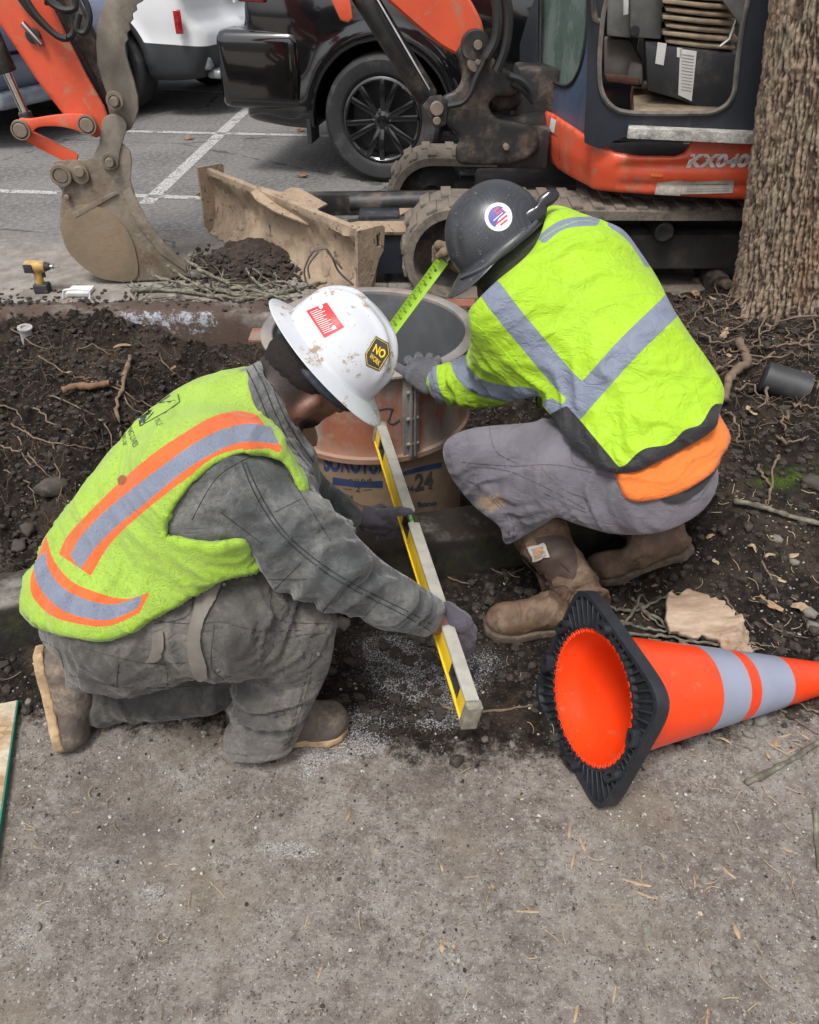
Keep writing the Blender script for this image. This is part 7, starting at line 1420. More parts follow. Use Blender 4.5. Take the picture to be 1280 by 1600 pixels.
    mb = MB(); seamline(mb, sb, [(861, 208), (873, 214), (875, 250), (868, 256), (862, 240), (861, 208)], .0025, -.001, False); mb.build('hatch_gap', DARK, sk)
    for seed_, pts in enumerate([[(948, 217), (951, 236)], [(953, 228), (962, 222), (966, 232)], [(975, 232), (985, 227), (1000, 231), (1010, 226), (1030, 230)], [(1045, 232), (1056, 222), (1066, 228)], [(1060, 236), (1075, 228)], [(898, 268), (902, 262)], [(900, 282), (908, 272)]]):
        mb = MB(); seamline(mb, sb, pts, .0022, .0002); mb.build('paint_scratch', simple("bare_scratch", (.55, .38, .28), .7, bump=0), sk)
    # --- cab: lower front panel, pillars, door opening
    oS = np.array([.90, 3.60, .8]); nS = np.array([-.21, -.978, 0]); oF = np.array([.83, 3.68, .8]); nF = np.array([-.955, -.295, 0])
    s = SDF([.55, 3.35, .72], [1.1, 4.75, 1.60], .012)
    s.func(lambda X: np.abs((X-oF)@(nF/np.linalg.norm(nF))+.03)-.03, .01)
    s.carve(outline([(838, -40), (945, -40), (942, 60), (935, 233), (905, 215), (870, 190), (842, 172), (836, 60)], False), .012); wi = outline([(846, -40), (916, -40), (918, 20), (912, 80), (902, 115), (886, 134), (862, 126), (846, 112), (845, 60)], True)
    s.func(lambda X: -wi(X.reshape(-1, 3)).reshape(X.shape[:3]), .01, 'i'); V, F = s.mesh(1); fp = obj('front_panel', V, F, simple("dusty_blue_grey_machine_paint", (0.060, 0.085, 0.135), .45, var=.2, vs=4, dirt=(0.16, 0.15, 0.14), da=.40, ds=6, streak=True), R_)
    G = MT("dirty_green_tinted_glass"); c = G.mix(G.ramp(G.noise(9, 7, .7, G.mapped((1, 1, .5))), .4, .65), (0.10, 0.15, 0.13), (0.20, 0.25, 0.22)); G.col(c); G.rough(.12); G.set("Alpha", .78); G.set("Specular IOR Level", .7)
    mb = MB(); slab(mb, [(844, -40), (918, -40), (920, 20), (914, 80), (904, 118), (886, 137), (860, 128), (844, 114)], oF-nF*.02, nF, .006, 0); mb.build('window', G.m, R_)
    mb = MB(); rr = [onplane(x, y, oF+nF*.004, nF) for x, y in spline([(846, -30), (845, 60), (846, 110), (862, 126), (886, 134), (902, 115), (912, 80), (918, 20), (917, -30)], 5, False)]; mb.tube(rr, .007, 6); mb.build('window_seal', HOS, fp)
    # corner pillar and door surround in the side plane
    hole = spline([(975, -60), (948, 0), (940, 50), (937, 100), (940, 140), (955, 165), (985, 176), (1075, 177), (1120, 173), (1145, 150), (1152, 100), (1160, 40), (1170, -20), (1150, -70), (1060, -80)], 5).tolist()
    mb = MB(); ring_slab(mb, hole, [(915, -80), (918, 60), (916, 150), (912, 222), (936, 234), (970, 214), (1140, 214), (1185, 208), (1225, 205), (1240, -90), (1100, -110)], oS, nS, .05, 96); cs = mb.build('door_surround', BK, R_)
    mb = MB(); q = [onplane(x, y, oS+nS*.006, nS) for x, y in hole+hole[:1]]; mb.tube(q, .010, 6); mb.build('door_seal', simple("dusty_rubber_seal", (0.10, 0.09, 0.08), .8, dirt=(.2, .17, .14), da=.45), cs)
    mb = MB(); mb.box(np.array([1.22, 3.515, .812]), (.33, .045, .020), [[.978, -.21, 0], [.21, .978, 0], [0, 0, 1]], .006); mb.build('step_ledge', simple("cement_crusted_ledge", (0.20, 0.19, 0.17), .95, dirt=(0.50, 0.48, 0.44), da=.5, ds=14, bump=.006, bs=60), cs)
    mb = MB(); slab(mb, [(812, 70), (826, 22), (842, -20), (842, 200), (832, 150), (812, 140)], (.7, 4.35, 1), (-.2, -1, 0), .06, .01); mb.build('side_pillar', BK, R_)
    # cab interior
    INT = simple("grey_cab_plastic", (0.115, 0.115, 0.11), .7, var=.15, dirt=(0.20, 0.17, 0.13), da=.4, ds=6, bump=.001); FL = simple("muddy_cab_floor", (0.24, 0.18, 0.12), .95, var=.25, vs=14, dirt=(0.10, 0.07, 0.05), da=.42, ds=10, bump=.006, bs=50)
    def bl_(x0, x1, y0, y1, z0, z1, m, nm, bev=.01, par=None):
        R3 = np.array([[.978, -.21, 0], [.21, .978, 0], [0, 0, 1]]); c = np.array([(x0+x1)/2, (y0+y1)/2, 0]); o_ = np.array([.90, 3.60, 0])+R3[0]*c[0]+R3[1]*c[1]+[0, 0, (z0+z1)/2]
        mb = MB(); mb.box(o_, ((x1-x0)/2, (y1-y0)/2, (z1-z0)/2), R3, bev); return mb.build(nm, m, par or R_)
    bl_(.02, 1.25, .03, .95, .78, .86, FL, 'cab_floor', .004)
    bl_(.02, 1.25, .90, .98, .80, 1.28, DARK, 'cab_far_wall', .004); bl_(.02, 1.25, .90, .96, 1.9, 1.96, DARK, 'cab_far_rail', .004)
    def dslab(pix, dep, th, m, nm, bev=.008): mb = MB(); slab(mb, pix, oS-nS*dep, nS, th, bev); return mb.build(nm, m, R_)
    DKB = simple("black_cab_plastic", (0.020, 0.022, 0.025), .5, dirt=(0.11, 0.09, 0.07), da=.38, ds=8)
    dslab([(1008, 70), (1040, 72), (1088, 77), (1156, 84), (1152, 168), (1100, 172), (1062, 156), (1012, 142)], .30, .50, DKB, 'seat_base', .012)
    BEL = simple("dusty_tan_bellows", (0.235, 0.175, 0.115), .8, dirt=(.34, .27, .19), da=.45)
    for k in range(8):
        y0 = 70-k*12.5; e = 5 if k % 2 else 0; dslab([(1040-e, y0-9), (1060, y0-7), (1100, y0-3), (1150+e, y0+1), (1150+e, y0+9), (1100, y0+6), (1060, y0+1), (1040-e, y0-2)], .32-.006*(k % 2), .40, BEL, 'bellows_fold', .012)
    dslab([(1030, -50), (1160, -40), (1158, -22), (1030, -34)], .30, .45, INT, 'seat_cushion', .01)
    dslab([(985, -50), (1036, -50), (1034, 62), (984, 58)], .42, .30, INT, 'control_console', .01)
    dslab([(950, -50), (990, -50), (986, 60), (948, 56)], .55, .20, simple("pale_grey_cab_panel", (0.17, 0.17, 0.16), .7, dirt=(.2, .17, .13), da=.3), 'side_console', .01)
    dslab([(975, -30), (983, -30), (982, 22), (974, 24)], .38, .02, simple("white_tag", (.55, .56, .55), .6, bump=0), 'tag', .002)
    pk_ = MB(); c_ = onplane(992, 48, oS-nS*.41, nS); pk_.lathe([(.0, .0), (.018, .0), (.02, -.01)], c_, nS, 16); pk_.build('control_knob', DKB, R_)
    dslab([(944, 60), (985, 62), (1005, 100), (1003, 138), (958, 128), (944, 118)], .60, .10, simple("dull_grey_footwell", (0.14, 0.135, 0.125), .8, dirt=(.2, .16, .12), da=.45), 'foot_well', .01)
    dslab([(985, 96), (1005, 100), (1006, 135), (978, 125)], .48, .10, INT, 'pedal', .015)
    dslab([(945, 116), (1000, 122), (1000, 134), (946, 128)], .46, .04, simple("muddy_red_rag", (0.10, 0.045, 0.035), .95, bump=.004), 'floor_rag', .012)
    oB = np.array([.90, 3.60, 0])+np.array([.21, .978, 0])*.296
    mb = MB(); slab(mb, [(1063, 76), (1089, 80), (1081, 158), (1060, 148)], oB, nS, .002, 0); lb = mb.build('warning_label', WH, bpy.data.objects['seat_base'])
    for k in range(12): mb = MB(); slab(mb, [(1065, 84+k*5), (1085-k*.4, 87+k*5), (1085-k*.4, 88.5+k*5), (1065, 85.5+k*5)], oB, nS, .001, 0, .001); mb.build('print', GR, lb)
    mb = MB(); slab(mb, [(1058, 74), (1066, 75), (1064, 90), (1058, 89)], oB, nS, .002, 0); mb.build('warning_label', WH, bpy.data.objects['seat_base'])
    mb = MB(); slab(mb, [(1028, 66), (1042, 68), (1037, 102), (1024, 99)], oB+[0, .0, 0], nS, .002, 0); mb.build('warning_label', WH, bpy.data.objects['seat_base']); mb = MB(); slab(mb, [(1140, 14), (1158, -8), (1168, -2), (1148, 22)], oB, nS, .002, 0); mb.build('warning_label', WH, bpy.data.objects['seat_base'])
    mb = MB(); mb.tube([onplane(1150, 30, oB, nS), onplane(1140, 60, oB, nS), onplane(1125, 72, oB, nS)], .008, 8); mb.build('lever', CHR, R_); mb = MB(); slab(mb, [(1128, 0), (1172, -40), (1180, 10), (1160, 50), (1150, 30)], oB+nS*.03, nS, .08, .01); mb.build('arm_rest', INT, R_)
    mb = MB(); q = [onplane(x, y, oS+nS*.05, nS) for x, y in ((922, -60), (926, 0), (930, 30), (938, 34))]; mb.tube(q, .012, 8); mb.build('grab_handle', GK, cs)
    # --- swing bracket
    nb = np.array([.08, -1., 0]); ob = np.array([.35, 4.0, .8]); ob2 = ob+[0, .26, 0]
    s = SDF([.0, 3.85, .35], [.95, 4.5, 1.35], .012); nbn = nb/np.linalg.norm(nb)
    s.func(lambda X: np.abs((X-ob)@nbn+.13)-.13, .02)
    s.carve(outline([(727, 62), (745, 54), (762, 66), (772, 92), (790, 108), (808, 118), (812, 138), (798, 150), (775, 152), (764, 165), (775, 182), (800, 188), (830, 196), (842, 215), (838, 240), (800, 256), (745, 258), (716, 254), (712, 232), (718, 215), (700, 196), (694, 175), (690, 152), (712, 140), (722, 120), (718, 96), (712, 82)]), .02)
    V, F = s.mesh(1); br = obj('swing_bracket', V, F, GK, R_)
    for (x, y, r, nm) in ((742, 70, .062, 0), (742, 97, .036, 0), (682, 168, .03, 0), (682, 187, .018, 0), (790, 228, .014, 0)):
        mb = MB(); pin(mb, x, y, ob, nb, r, -.01, .03); pn = mb.build('pin', PINM if r < .05 else GK, br)
        if r > .03: mb = MB(); pin(mb, x+3, y-2, ob, nb, r*.3, .03, .045, .002); mb.build('bolt', PINM, pn)
    mb = MB(); a, b = P(768, 205, 4.1), P(850, 195, 4.2); mb.cyl(a, b, .06, 20, .01); a, b = P(760, 158, 4.15), P(850, 150, 4.3); mb.cyl(a, b, .05, 20, .01); mb.build('swing_cylinder', GK, R_)
    mb = MB(); mb.box(P(815, 225, 4.15), (.12, .10, .09), None, .02); mb.box(P(835, 160, 4.3), (.10, .12, .16), None, .02); mb.build('swing_post', GK, R_)
    for k, pts in enumerate([[(770, -20), (778, 20), (775, 60), (760, 90)], [(786, -20), (794, 20), (790, 70), (776, 110)], [(760, 90), (745, 120), (735, 145), (722, 160), (700, 165)], [(795, 118), (815, 125), (830, 140)], [(800, 130), (818, 140), (835, 160)]]):
        mb = MB(); mb.tube(spline([P(x, y, 3.92+.02*k) for x, y in pts], 6, False), .022 if k < 2 else .014, 8); mb.build('hose', HOS, br)
    # --- boom, boom cylinder (the upper part is above the picture)
    def beam(pts, hs, w, m, nm, par):
        mb = MB(); pts = np.array(pts, float); n = len(pts); V = []
        tg = np.gradient(pts, axis=0); tg /= np.linalg.norm(tg, axis=1)[:, None]; sy = np.array([0, 1., 0])
        for p, t_, h_ in zip(pts, tg, hs):
            u_ = np.cross(t_, sy); u_ /= np.linalg.norm(u_); b_ = .012
            for a_, c_ in ((h_, w-b_), (h_-b_, w), (-h_+b_, w), (-h_, w-b_), (-h_, -w+b_), (-h_+b_, -w), (h_-b_, -w), (h_, -w+b_)): V.append(p+u_*a_+sy*c_)
        F = [[i*8+j, i*8+(j+1) % 8, (i+1)*8+(j+1) % 8, (i+1)*8+j] for i in range(n-1) for j in range(8)]+[list(range(8))[::-1], [(n-1)*8+j for j in range(8)]]
        mb.add(V, F); return mb.build(nm, m, par)
    fo = onplane(742, 72, ob, nb)+[0, .13, 0]
    p1 = onplane(655, -22, ob, nb)+[0, .13, 0]; dd_ = (p1-fo); bo = [fo+dd_*-.02, fo+dd_*.35, p1, fo+dd_*2.2+[0, 0, .0], (-.85, 4.05, 2.20), (-1.45, 4.02, 2.22)]
    boom = beam(spline(bo, 4, False), np.interp(np.linspace(0, 5, 21), [0, .5, 1, 2.2, 3, 5], [.055, .085, .105, .13, .13, .07]), .085, OR, 'boom', R_)
    lo_ = onplane(676, 172, ob, nb)+[0, .12, 0]; hi_ = onplane(565, -5, ob, nb)+[0, .12, 0]; dd2 = hi_-lo_
    mb = MB(); mb.cyl(lo_+dd2*.06, lo_+dd2*1.35, .052, 24, .008); bc = mb.build('boom_cylinder', GK, R_); mb = MB(); mb.cyl(lo_+dd2*1.3, lo_+dd2*1.75, .03, 16); mb.build('piston_rod', CHR, bc)
    mb = MB(); q = onplane(675, 150, ob, nb); q2 = onplane(585, -5, ob, nb); mb.cyl(q+(q2-q)*.05+[0, .04, 0], q2+[0, .04, 0], .009, 8); mb.build('oil_pipe', CHR, bc)
    mb = MB(); slab(mb, [(508, -20), (545, -20), (552, 28), (545, 36), (532, 32)], ob+[0, .05, 0], nb, .14, .01); mb.build('boom_bracket', OR, R_)
    mb = MB(); slab(mb, [(660, 165), (672, 150), (690, 148), (700, 165), (696, 195), (680, 200)], ob, nb, .02, .006, .012); mb.build('cylinder_mount', GK, bc)
    # --- arm with links, hoses
    na = np.array([.11, -.994, 0]); oa = np.array([-1.5, 3.86, .7])
    s = SDF([-2.25, 3.7, .55], [-1.05, 4.2, 1.62], .010)
    s.func(lambda X: np.abs((X-oa)@na+.085)-.08, .01)
    s.carve(outline([(-90, -110), (-5, -110), (42, -60), (80, 5), (105, 55), (135, 115), (165, 168), (172, 190), (170, 208), (150, 215), (128, 205), (108, 190), (60, 128), (0, 38), (-50, -35)], False), .01); V, F = s.mesh(1); arm = obj('arm', V, F, OR, R_)
    beam([(-1.35, 3.98, 2.25), (-1.75, 3.96, 2.18), (-1.95, 3.95, 1.95), (-2.02, 3.95, 1.6), (-1.95, 3.95, 1.48)], [.06, .10, .10, .09, .075], .078, OR, 'arm_top', arm)
    mb = MB(); slab(mb, [(78, -60), (104, -60), (120, 0), (163, 90), (168, 125), (150, 122), (118, 66), (80, -10)], oa-na*.14, na, .07, .012); mb.build('thumb_cylinder', GK, R_)
    mb = MB(); slab(mb, [(150, 120), (166, 118), (178, 160), (176, 180), (160, 178)], oa-na*.12, na, .05, .01); mb.build('thumb_cylinder_rod', GK, R_)
    mb = MB(); slab(mb, [(78, 0), (96, 0), (172, 150), (172, 178), (150, 150), (100, 50)], oa+na*(-.165), na, .02, .005); mb.build('arm_side_plate', DARK, arm)
    for k, pts in enumerate([[(20, -20), (45, 15), (75, 45), (98, 60), (114, 52), (112, 30), (90, 8), (70, 2)], [(60, -20), (80, 5), (100, 15), (118, 10), (110, -20)], [(118, -20), (135, 5), (140, 30), (132, 50), (120, 45), (124, 20)], [(30, -20), (55, 20), (85, 52), (104, 60)]]):
        mb = MB(); mb.tube(spline([onplane(x, y, oa+na*(.03+.012*k), na) for x, y in pts], 6, False), .013, 8); mb.build('hose', HOS, arm)
    mb = MB(); mb.cyl(onplane(35, 35, oa+na*.012, na), onplane(65, 70, oa+na*.012, na), .013, 12, .002); mb.build('fitting', CHR, arm); mb = MB(); q = onplane(52, 55, oa, na); mb.cyl(q, q+na*.012, .03, 16, .003); mb.build('fitting', GK, arm)
    # bucket cylinder and rod
    mb = MB(); a, b = onplane(2, 118, oa, na), onplane(30, 180, oa, na); mb.cyl(a-na*.08-(b-a)*1.2, a-na*.08, .045, 20, .006); c_ = mb.build('bucket_cylinder', GK, R_); mb = MB(); mb.cyl(a-na*.08, b-na*.08, .018, 16); mb.build('piston_rod', CHR, c_); mb = MB(); mb.cyl(b-na*.08, onplane(36, 196, oa, na)-na*.08, .028, 16, .004); mb.build('rod_end', GK, c_)
    for off in (0.0, -.15):
        mb = MB(); slab(mb, [(24, 196), (32, 184), (50, 184), (90, 178), (120, 176), (142, 180), (150, 190), (148, 204), (136, 210), (120, 202), (90, 196), (60, 198), (48, 212), (34, 216), (25, 208)], oa+na*off, na, .022, .006, .022, True); lk_ = mb.build('link', OR, R_)
        for x, y in ((35, 201), (138, 193)): mb = MB(); pin(mb, x, y, oa+na*off, na, .030, .0, .040, .004); mb.lathe([(.032, .02), (.034, .036), (.040, .036), (.042, .02)], onplane(x, y, oa+na*off, na), na, 24); pn = mb.build('pin', PINM, lk_)
        mb = MB(); slab(mb, [(28, 208), (48, 205), (70, 215), (122, 242), (120, 256), (100, 252), (60, 232), (40, 220)], oa+na*(off-.02), na, .02, .005); mb.build('link', OR if off == 0 else GK, R_)
    # --- bucket
    ok = oa+na*.0; wB = .30
    side = [(80, 262), (86, 253), (104, 250), (134, 250), (146, 244), (152, 230), (166, 222), (190, 224), (203, 236), (206, 255), (203, 280), (212, 310), (228, 342), (250, 372), (275, 398), (294, 415), (296, 428), (260, 437), (205, 439), (170, 437), (142, 426), (118, 405), (102, 382), (94, 352), (95, 325), (98, 300), (86, 285), (80, 272)]
    R_b = []
    for off in (0, -wB):
        mb = MB(); slab(mb, side, ok+na*off, na, .016, .004, 0, False); sp2 = mb.build('bucket', BUC, R_, smooth=True) if off == 0 else mb.build('side_plate', BUC, bk_)
        if off == 0: bk_ = sp2
    shell = spline([(98, 288), (96, 312), (93, 340), (95, 360), (103, 384), (120, 407), (144, 427), (172, 437.5), (210, 439), (262, 437), (296, 426)], 4, False); V = []
    for x, y in shell:
        a = onplane(x, y, ok-na*.014, na); V += [a, a-na*(wB-.01)]
    c_ = np.array([onplane(170, 340, ok, na)]*1)[0]; V2 = []
    for i, v in enumerate(V): dv = (c_-v); dv -= na*(dv@na); V2.append(v+dv/np.linalg.norm(dv)*.012)
    n2 = len(shell); VV = V+V2; F = [[2*i, 2*i+1, 2*i+3, 2*i+2] for i in range(n2-1)]+[[2*n2+2*i, 2*n2+2*i+2, 2*n2+2*i+3, 2*n2+2*i+1] for i in range(n2-1)]+[[2*i, 2*i+2, 2*n2+2*i+2, 2*n2+2*i] for i in range(n2-1)]+[[2*i+1, 2*n2+2*i+1, 2*n2+2*i+3, 2*i+3] for i in range(n2-1)]
    mb = MB(); mb.add(VV, F); mb.build('shell', BUC, bk_)
    # round wear plate, reinforcing edges, pins, teeth
    wp = [onplane(x, y, ok, na) for x, y in [(150, 372)]][0]
    mb = MB(); slab(mb, spline([(96, 350), (110, 325), (140, 320), (170, 330), (198, 358), (213, 395), (212, 436), (165, 436), (138, 422), (115, 402), (102, 382)], 4).tolist(), ok, na, .008, .002, .008); mb.build('wear_plate', simple("rusty_wear_plate", (0.21, 0.16, 0.105), .6, var=.2, vs=5, dirt=(0.15, 0.08, 0.04), da=.42, ds=5, bump=.002), bk_)
    mb = MB(); slab(mb, [(192, 300), (204, 292), (232, 345), (262, 385), (290, 412), (292, 424), (250, 395), (215, 350)], ok, na, .010, .003, .010); mb.build('edge_plate', BUC, bk_)
    mb = MB(); slab(mb, [(113, 332), (150, 312), (180, 298), (186, 301), (150, 322), (118, 340)], ok, na, .006, .002, .010); mb.build('weld_rib', BUC, bk_)
    for x, y, r in ((97, 272, .032), (125, 266, .024), (106, 306, .012)):
        mb = MB(); pin(mb, x, y, ok, na, r, -.0, .03, .004); 
        if r > .03: mb.lathe([(.034, .0), (.034, .034), (.046, .034), (.048, .0)], onplane(x, y, ok, na), na, 28)
        mb.build('pin', PINM, bk_)
    mb = MB(); slab(mb, [(104, 262), (112, 252), (122, 250), (136, 262), (140, 280), (128, 287), (114, 278)], ok, na, .01, .004, .016, True); mb.build('pin_plate', PINM, bk_)
    for k in range(3):
        q = onplane(288, 424, ok-na*(.03+k*.115), na); mb = MB(); f_ = frame(q, q+np.array([.10, 0, -.025])); mb.box(q+f_[0]*.03, (.055, .022, .014), f_, .006); mb.box(q+f_[0]*.09, (.025, .016, .007), f_, .004); mb.build('tooth', simple("bright_worn_tooth_steel", (.30, .28, .26), .5, .4) if k == 0 else bpy.data.materials["bright_worn_tooth_steel"], bk_)
    # --- thumb: two serrated plates
    th = [(150, 70), (151, 45), (157, 18), (168, -5), (182, -22), (226, -22), (223, 2), (212, 8), (214, 16), (206, 22), (208, 30), (202, 37), (204, 46), (198, 52), (200, 62), (195, 68), (196, 80), (200, 98), (208, 122), (215, 150), (216, 172), (210, 190), (204, 203), (196, 206), (182, 200), (172, 185), (168, 168), (168, 150), (160, 128), (152, 100)]
    for off in (-.03, -.17):
        mb = MB(); slab(mb, th, ok+na*off, na, .024, .005); tb_ = mb.build('thumb_plate', THB, R_)
        mb = MB(); slab(mb, [(160, 190), (168, 180), (182, 177), (194, 184), (199, 198), (194, 215), (188, 238), (184, 262), (166, 264), (156, 246), (156, 225), (158, 205)], ok+na*(off+.02), na, .022, .006, .02, True); mb.build('thumb_link', THB, tb_)
        for x, y, r in ((181, 156, .036), (174, 250, .036)):
            mb = MB(); pin(mb, x, y, ok+na*(off+.02), na, r*.55, .0, .055, .004); mb.lathe([(r*.6, .018), (r*.7, .035), (r, .035), (r*1.1, .018)], onplane(x, y, ok+na*(off+.01), na), na, 26); mb.build('pin', PINM, tb_)
build_excavator()
# ================================================================== parked cars
def glossy(name, c, rough=.18, metal=0.0, coat=.8, low=None, lowattr="cladding", dust=.22):
    M = MT(name); a = M.mix(M.ramp(M.noise(2, 3), .3, .7), tuple(x*.92 for x in c[:3])+(1,), c+(1,)); r = rough
    sx = M.n("ShaderNodeSeparateXYZ"); M.l(M.tc, sx.inputs[0]); z = sx.outputs[2]
    du = M.math('MULTIPLY', M.ramp(M.math('ADD', z, M.math('MULTIPLY', M.noise(3, 6, .7), .2)),   .75, .35), dust); a = M.mix(du, a, (0.12, 0.11, 0.10))
    if low: k = M.ramp(M.attr(lowattr), .002, -.002); a = M.mix(k, a, low); M.rough(M.ramp(k, 0, 1, rough, .55)); M.l(M.ramp(k, 0, 1, coat, 0), M.b.inputs["Coat Weight"])
    else: M.rough(rough); M.set("Coat Weight", coat)
    g = M.ramp(M.attr("gap"), .002, -.001); a = M.mix(g, a, (0.004, 0.004, 0.004)); M.col(a); M.set("Metallic", metal); M.set("Coat Roughness", .04); return M.m
def car(name, label, cat, O, head, prof, hw, wx, wr, paint, tyre_r, rim_n=5, rim_m=None, cladz=None, gaps=(), h=.022, tumble=.13, glassz=1.02, extras=None, arch=.06, low_panel=None, ctap=.16):
    """O: ground point under the rear axle on the near side; head: heading; prof: (along, height) outline, along = 0 at the rear axle, + forward"""
    R_ = root(name, np.array([O[0], O[1], ROADZ]), label, cat)
    hd = np.array([head[0], head[1], 0.]); hd /= np.linalg.norm(hd); near = np.array([hd[1], -hd[0], 0]); near = near if near[1] < 0 else -near; O3 = np.array([O[0], O[1], ROADZ])
    TO = lambda X: np.stack([(X-O3)@hd, (X-O3)@(-near), X[..., 2]-ROADZ], -1)          # along, across (0 at the near side), up
    TW = lambda L: O3+L[..., :1]*hd+L[..., 1:2]*(-near)+L[..., 2:3]*np.array([0, 0, 1.])
    xs_ = [p[0] for p in prof]; x0, x1 = min(xs_)-.1, max(xs_)+.1; s = SDF([x0, -.12, .1], [x1, 2*hw+.12, 1.95], h); ps = spline(prof, 4)
    def body(L):
        x, y, z = L[..., 0], L[..., 1]-hw, L[..., 2]; side = poly_sd(ps, x, z) if False else TBL(x, z)
        w = hw-.02-tumble*np.maximum(0, z-.95)**1.3*1.4-.05*np.maximum(0, .45-z)*1.2; xe = np.minimum(x-x0-.1, x1-.1-x); w = w-ctap*np.clip(1-xe/.5, 0, 1)**2.2
        d2 = np.abs(y)-w+.012*np.exp(-((z-.62)/.10)**2)
        a, b = side, d2; r = .07; return np.minimum(np.maximum(a+r, b+r), 0)+np.sqrt(np.maximum(a+r, 0)**2+np.maximum(b+r, 0)**2)-r
    gx = np.arange(x0-.1, x1+.1, .03); gzz = np.arange(-.1, 2.1, .03); A, B = np.meshgrid(gx, gzz, indexing='ij'); T = poly_sd(ps, A, B)
    def TBL(x, z):
        fx = np.clip((x-gx[0])/.03, 0, len(gx)-1.01); fz = np.clip((z-gzz[0])/.03, 0, len(gzz)-1.01); i = fx.astype(int); j = fz.astype(int); u = fx-i; v = fz-j
        return T[i, j]*(1-u)*(1-v)+T[i+1, j]*u*(1-v)+T[i, j+1]*(1-u)*v+T[i+1, j+1]*u*v
    s.func(body, .01)
    for w_ in wx:                                                # flared wheel arches
        for yy in (0.0, 2*hw):
            s.func(lambda X: np.maximum(np.maximum(np.hypot(X[..., 0]-w_, X[..., 2]-wr)-(tyre_r+arch+.065), .42-X[..., 2]), np.abs(X[..., 1]-(yy+(.10 if yy == 0 else -.10)))-.085), .06)
            s.func(lambda X: -np.maximum(np.hypot(X[..., 0]-w_, X[..., 2]-wr)-(tyre_r+arch), np.abs(X[..., 1]-yy)-.34), .02, 'i')
    V, F = s.mesh(3); o = obj('body', TW(V), F, paint, R_); fattr(o, "cladding", cladz(V) if cladz else np.full(len(V), 1.0))
    g = np.full(len(V), 1.0)
    for l in gaps: g = np.minimum(g, line_d(l, V[:, 0], V[:, 2])-(.014 if h > .024 else .010))
    fattr(o, "gap", g)
    TY = simple("tyre_rubber", (0.020, 0.020, 0.021), .7, var=.2, dirt=(0.09, 0.085, 0.08), da=.4, ds=8, bump=.0006); RM = rim_m
    for w_ in wx:
        for yy, sg in ((.035, -1), (2*hw-.035, 1)):
            c = TW(np.array([[w_, yy, wr]]))[0]; ax = near*(-sg) if sg > 0 else near; ax = near if sg < 0 else -near
            W_ = .245; r = tyre_r; rr = r*.66
            mb = MB(); mb.lathe([(rr, -.03), (rr+.012, -.008), (rr+.03, .0), (r-.035, .004), (r-.012, -.012), (r-.003, -.030), (r, -.05), (r, -W_+.05), (r-.012, -W_+.01), (rr, -W_)], c, ax, 72)
            wl = mb.build('wheel', TY, R_)
            mb = MB(); mb.lathe([(rr+.002, -.012), (rr-.004, -.008), (rr-.014, -.018), (rr-.02, -.05), (rr-.03, -.15), (.0, -.16)], c, ax, 64); mb.build('rim_barrel', simple("rim_inner", (0.03, 0.03, 0.032), .4) if "rim_inner" not in bpy.data.materials else bpy.data.materials["rim_inner"], wl)
            mb = MB(); mb.lathe([(rr-.004, -.008), (rr-.012, -.004), (rr-.022, -.012), (rr-.018, -.022)], c, ax, 64)
            for k in range(rim_n):
                for j in (-1, 1):
                    a = 2*math.pi*k/rim_n+.3+j*.13; u = hd*math.cos(a)+np.array([0, 0, 1])*math.sin(a); t = np.cross(ax, u); a2 = 2*math.pi*k/rim_n+.3+j*.20; u2 = hd*math.cos(a2)+np.array([0, 0, 1])*math.sin(a2)
                    p0 = c+u*.055-ax*.03; p1 = c+u2*(rr-.016)-ax*.014; f_ = frame(p0, p1, ax); mb.box((p0+p1)/2, (np.linalg.norm(p1-p0)/2, .018, .014), f_, .006)
            mb.lathe([(.075, -.06), (.07, -.025), (.05, -.018), (.035, -.014), (.032, -.004), (.0, -.002)], c, ax, 32); rm = mb.build('rim', RM, wl)
            for k in range(6): a = k*1.047; u = hd*math.cos(a)+np.array([0, 0, 1])*math.sin(a); mb = MB(); mb.cyl(c+u*.052-ax*.026, c+u*.052-ax*.010, .008, 6, .001); mb.build('wheel_nut', simple("nut_steel", (.25, .25, .26), .3, .9) if "nut_steel" not in bpy.data.materials else bpy.data.materials["nut_steel"], rm)
    mb = MB(); c = TW(np.array([[(wx[0]+wx[1])/2, hw, .42]]))[0]; mb.box(c, ((wx[1]-wx[0])/2+.3, hw-.28, .14), [hd, -near, [0, 0, 1]], .03); mb.build('underbody', simple("black_underbody", (.012, .012, .012), .8) if "black_underbody" not in bpy.data.materials else bpy.data.materials["black_underbody"], R_)
    if extras: extras(R_, TW, o, hd, near)
    return R_
def lens(nm): 
    if "red_lamp_lens" in bpy.data.materials: return bpy.data.materials["red_lamp_lens"]
    M = MT("red_lamp_lens"); M.col(M.mix(M.ramp(M.vor(90), .1, .5), (0.55, 0.02, 0.03), (0.25, 0.005, 0.01))); M.rough(.12); M.set("Coat Weight", .8); return M.m
GLASS = simple("dark_tinted_glass", (0.015, 0.018, 0.02), .06, bump=0, var=.05, coat=1)
def box_in(R_, TW, hd, near, nm, x, y, z, hs, m, bev=.01, par=None, rot=0):
    c = TW(np.array([[x, y, z]]))[0]; f = np.array([hd*math.cos(rot)-near*math.sin(rot), -near*math.cos(rot)-hd*math.sin(rot), [0, 0, 1]]); mb = MB(); mb.box(c, hs, f, bev, 3); return mb.build(nm, m, par or R_)
TRIM = simple("satin_grey_trim", (0.28, 0.29, 0.30), .35, .5, bump=0); BPL = simple("textured_black_plastic", (0.022, 0.023, 0.024), .6, bump=.0006, bs=400, dirt=(.10, .09, .08), da=.3)
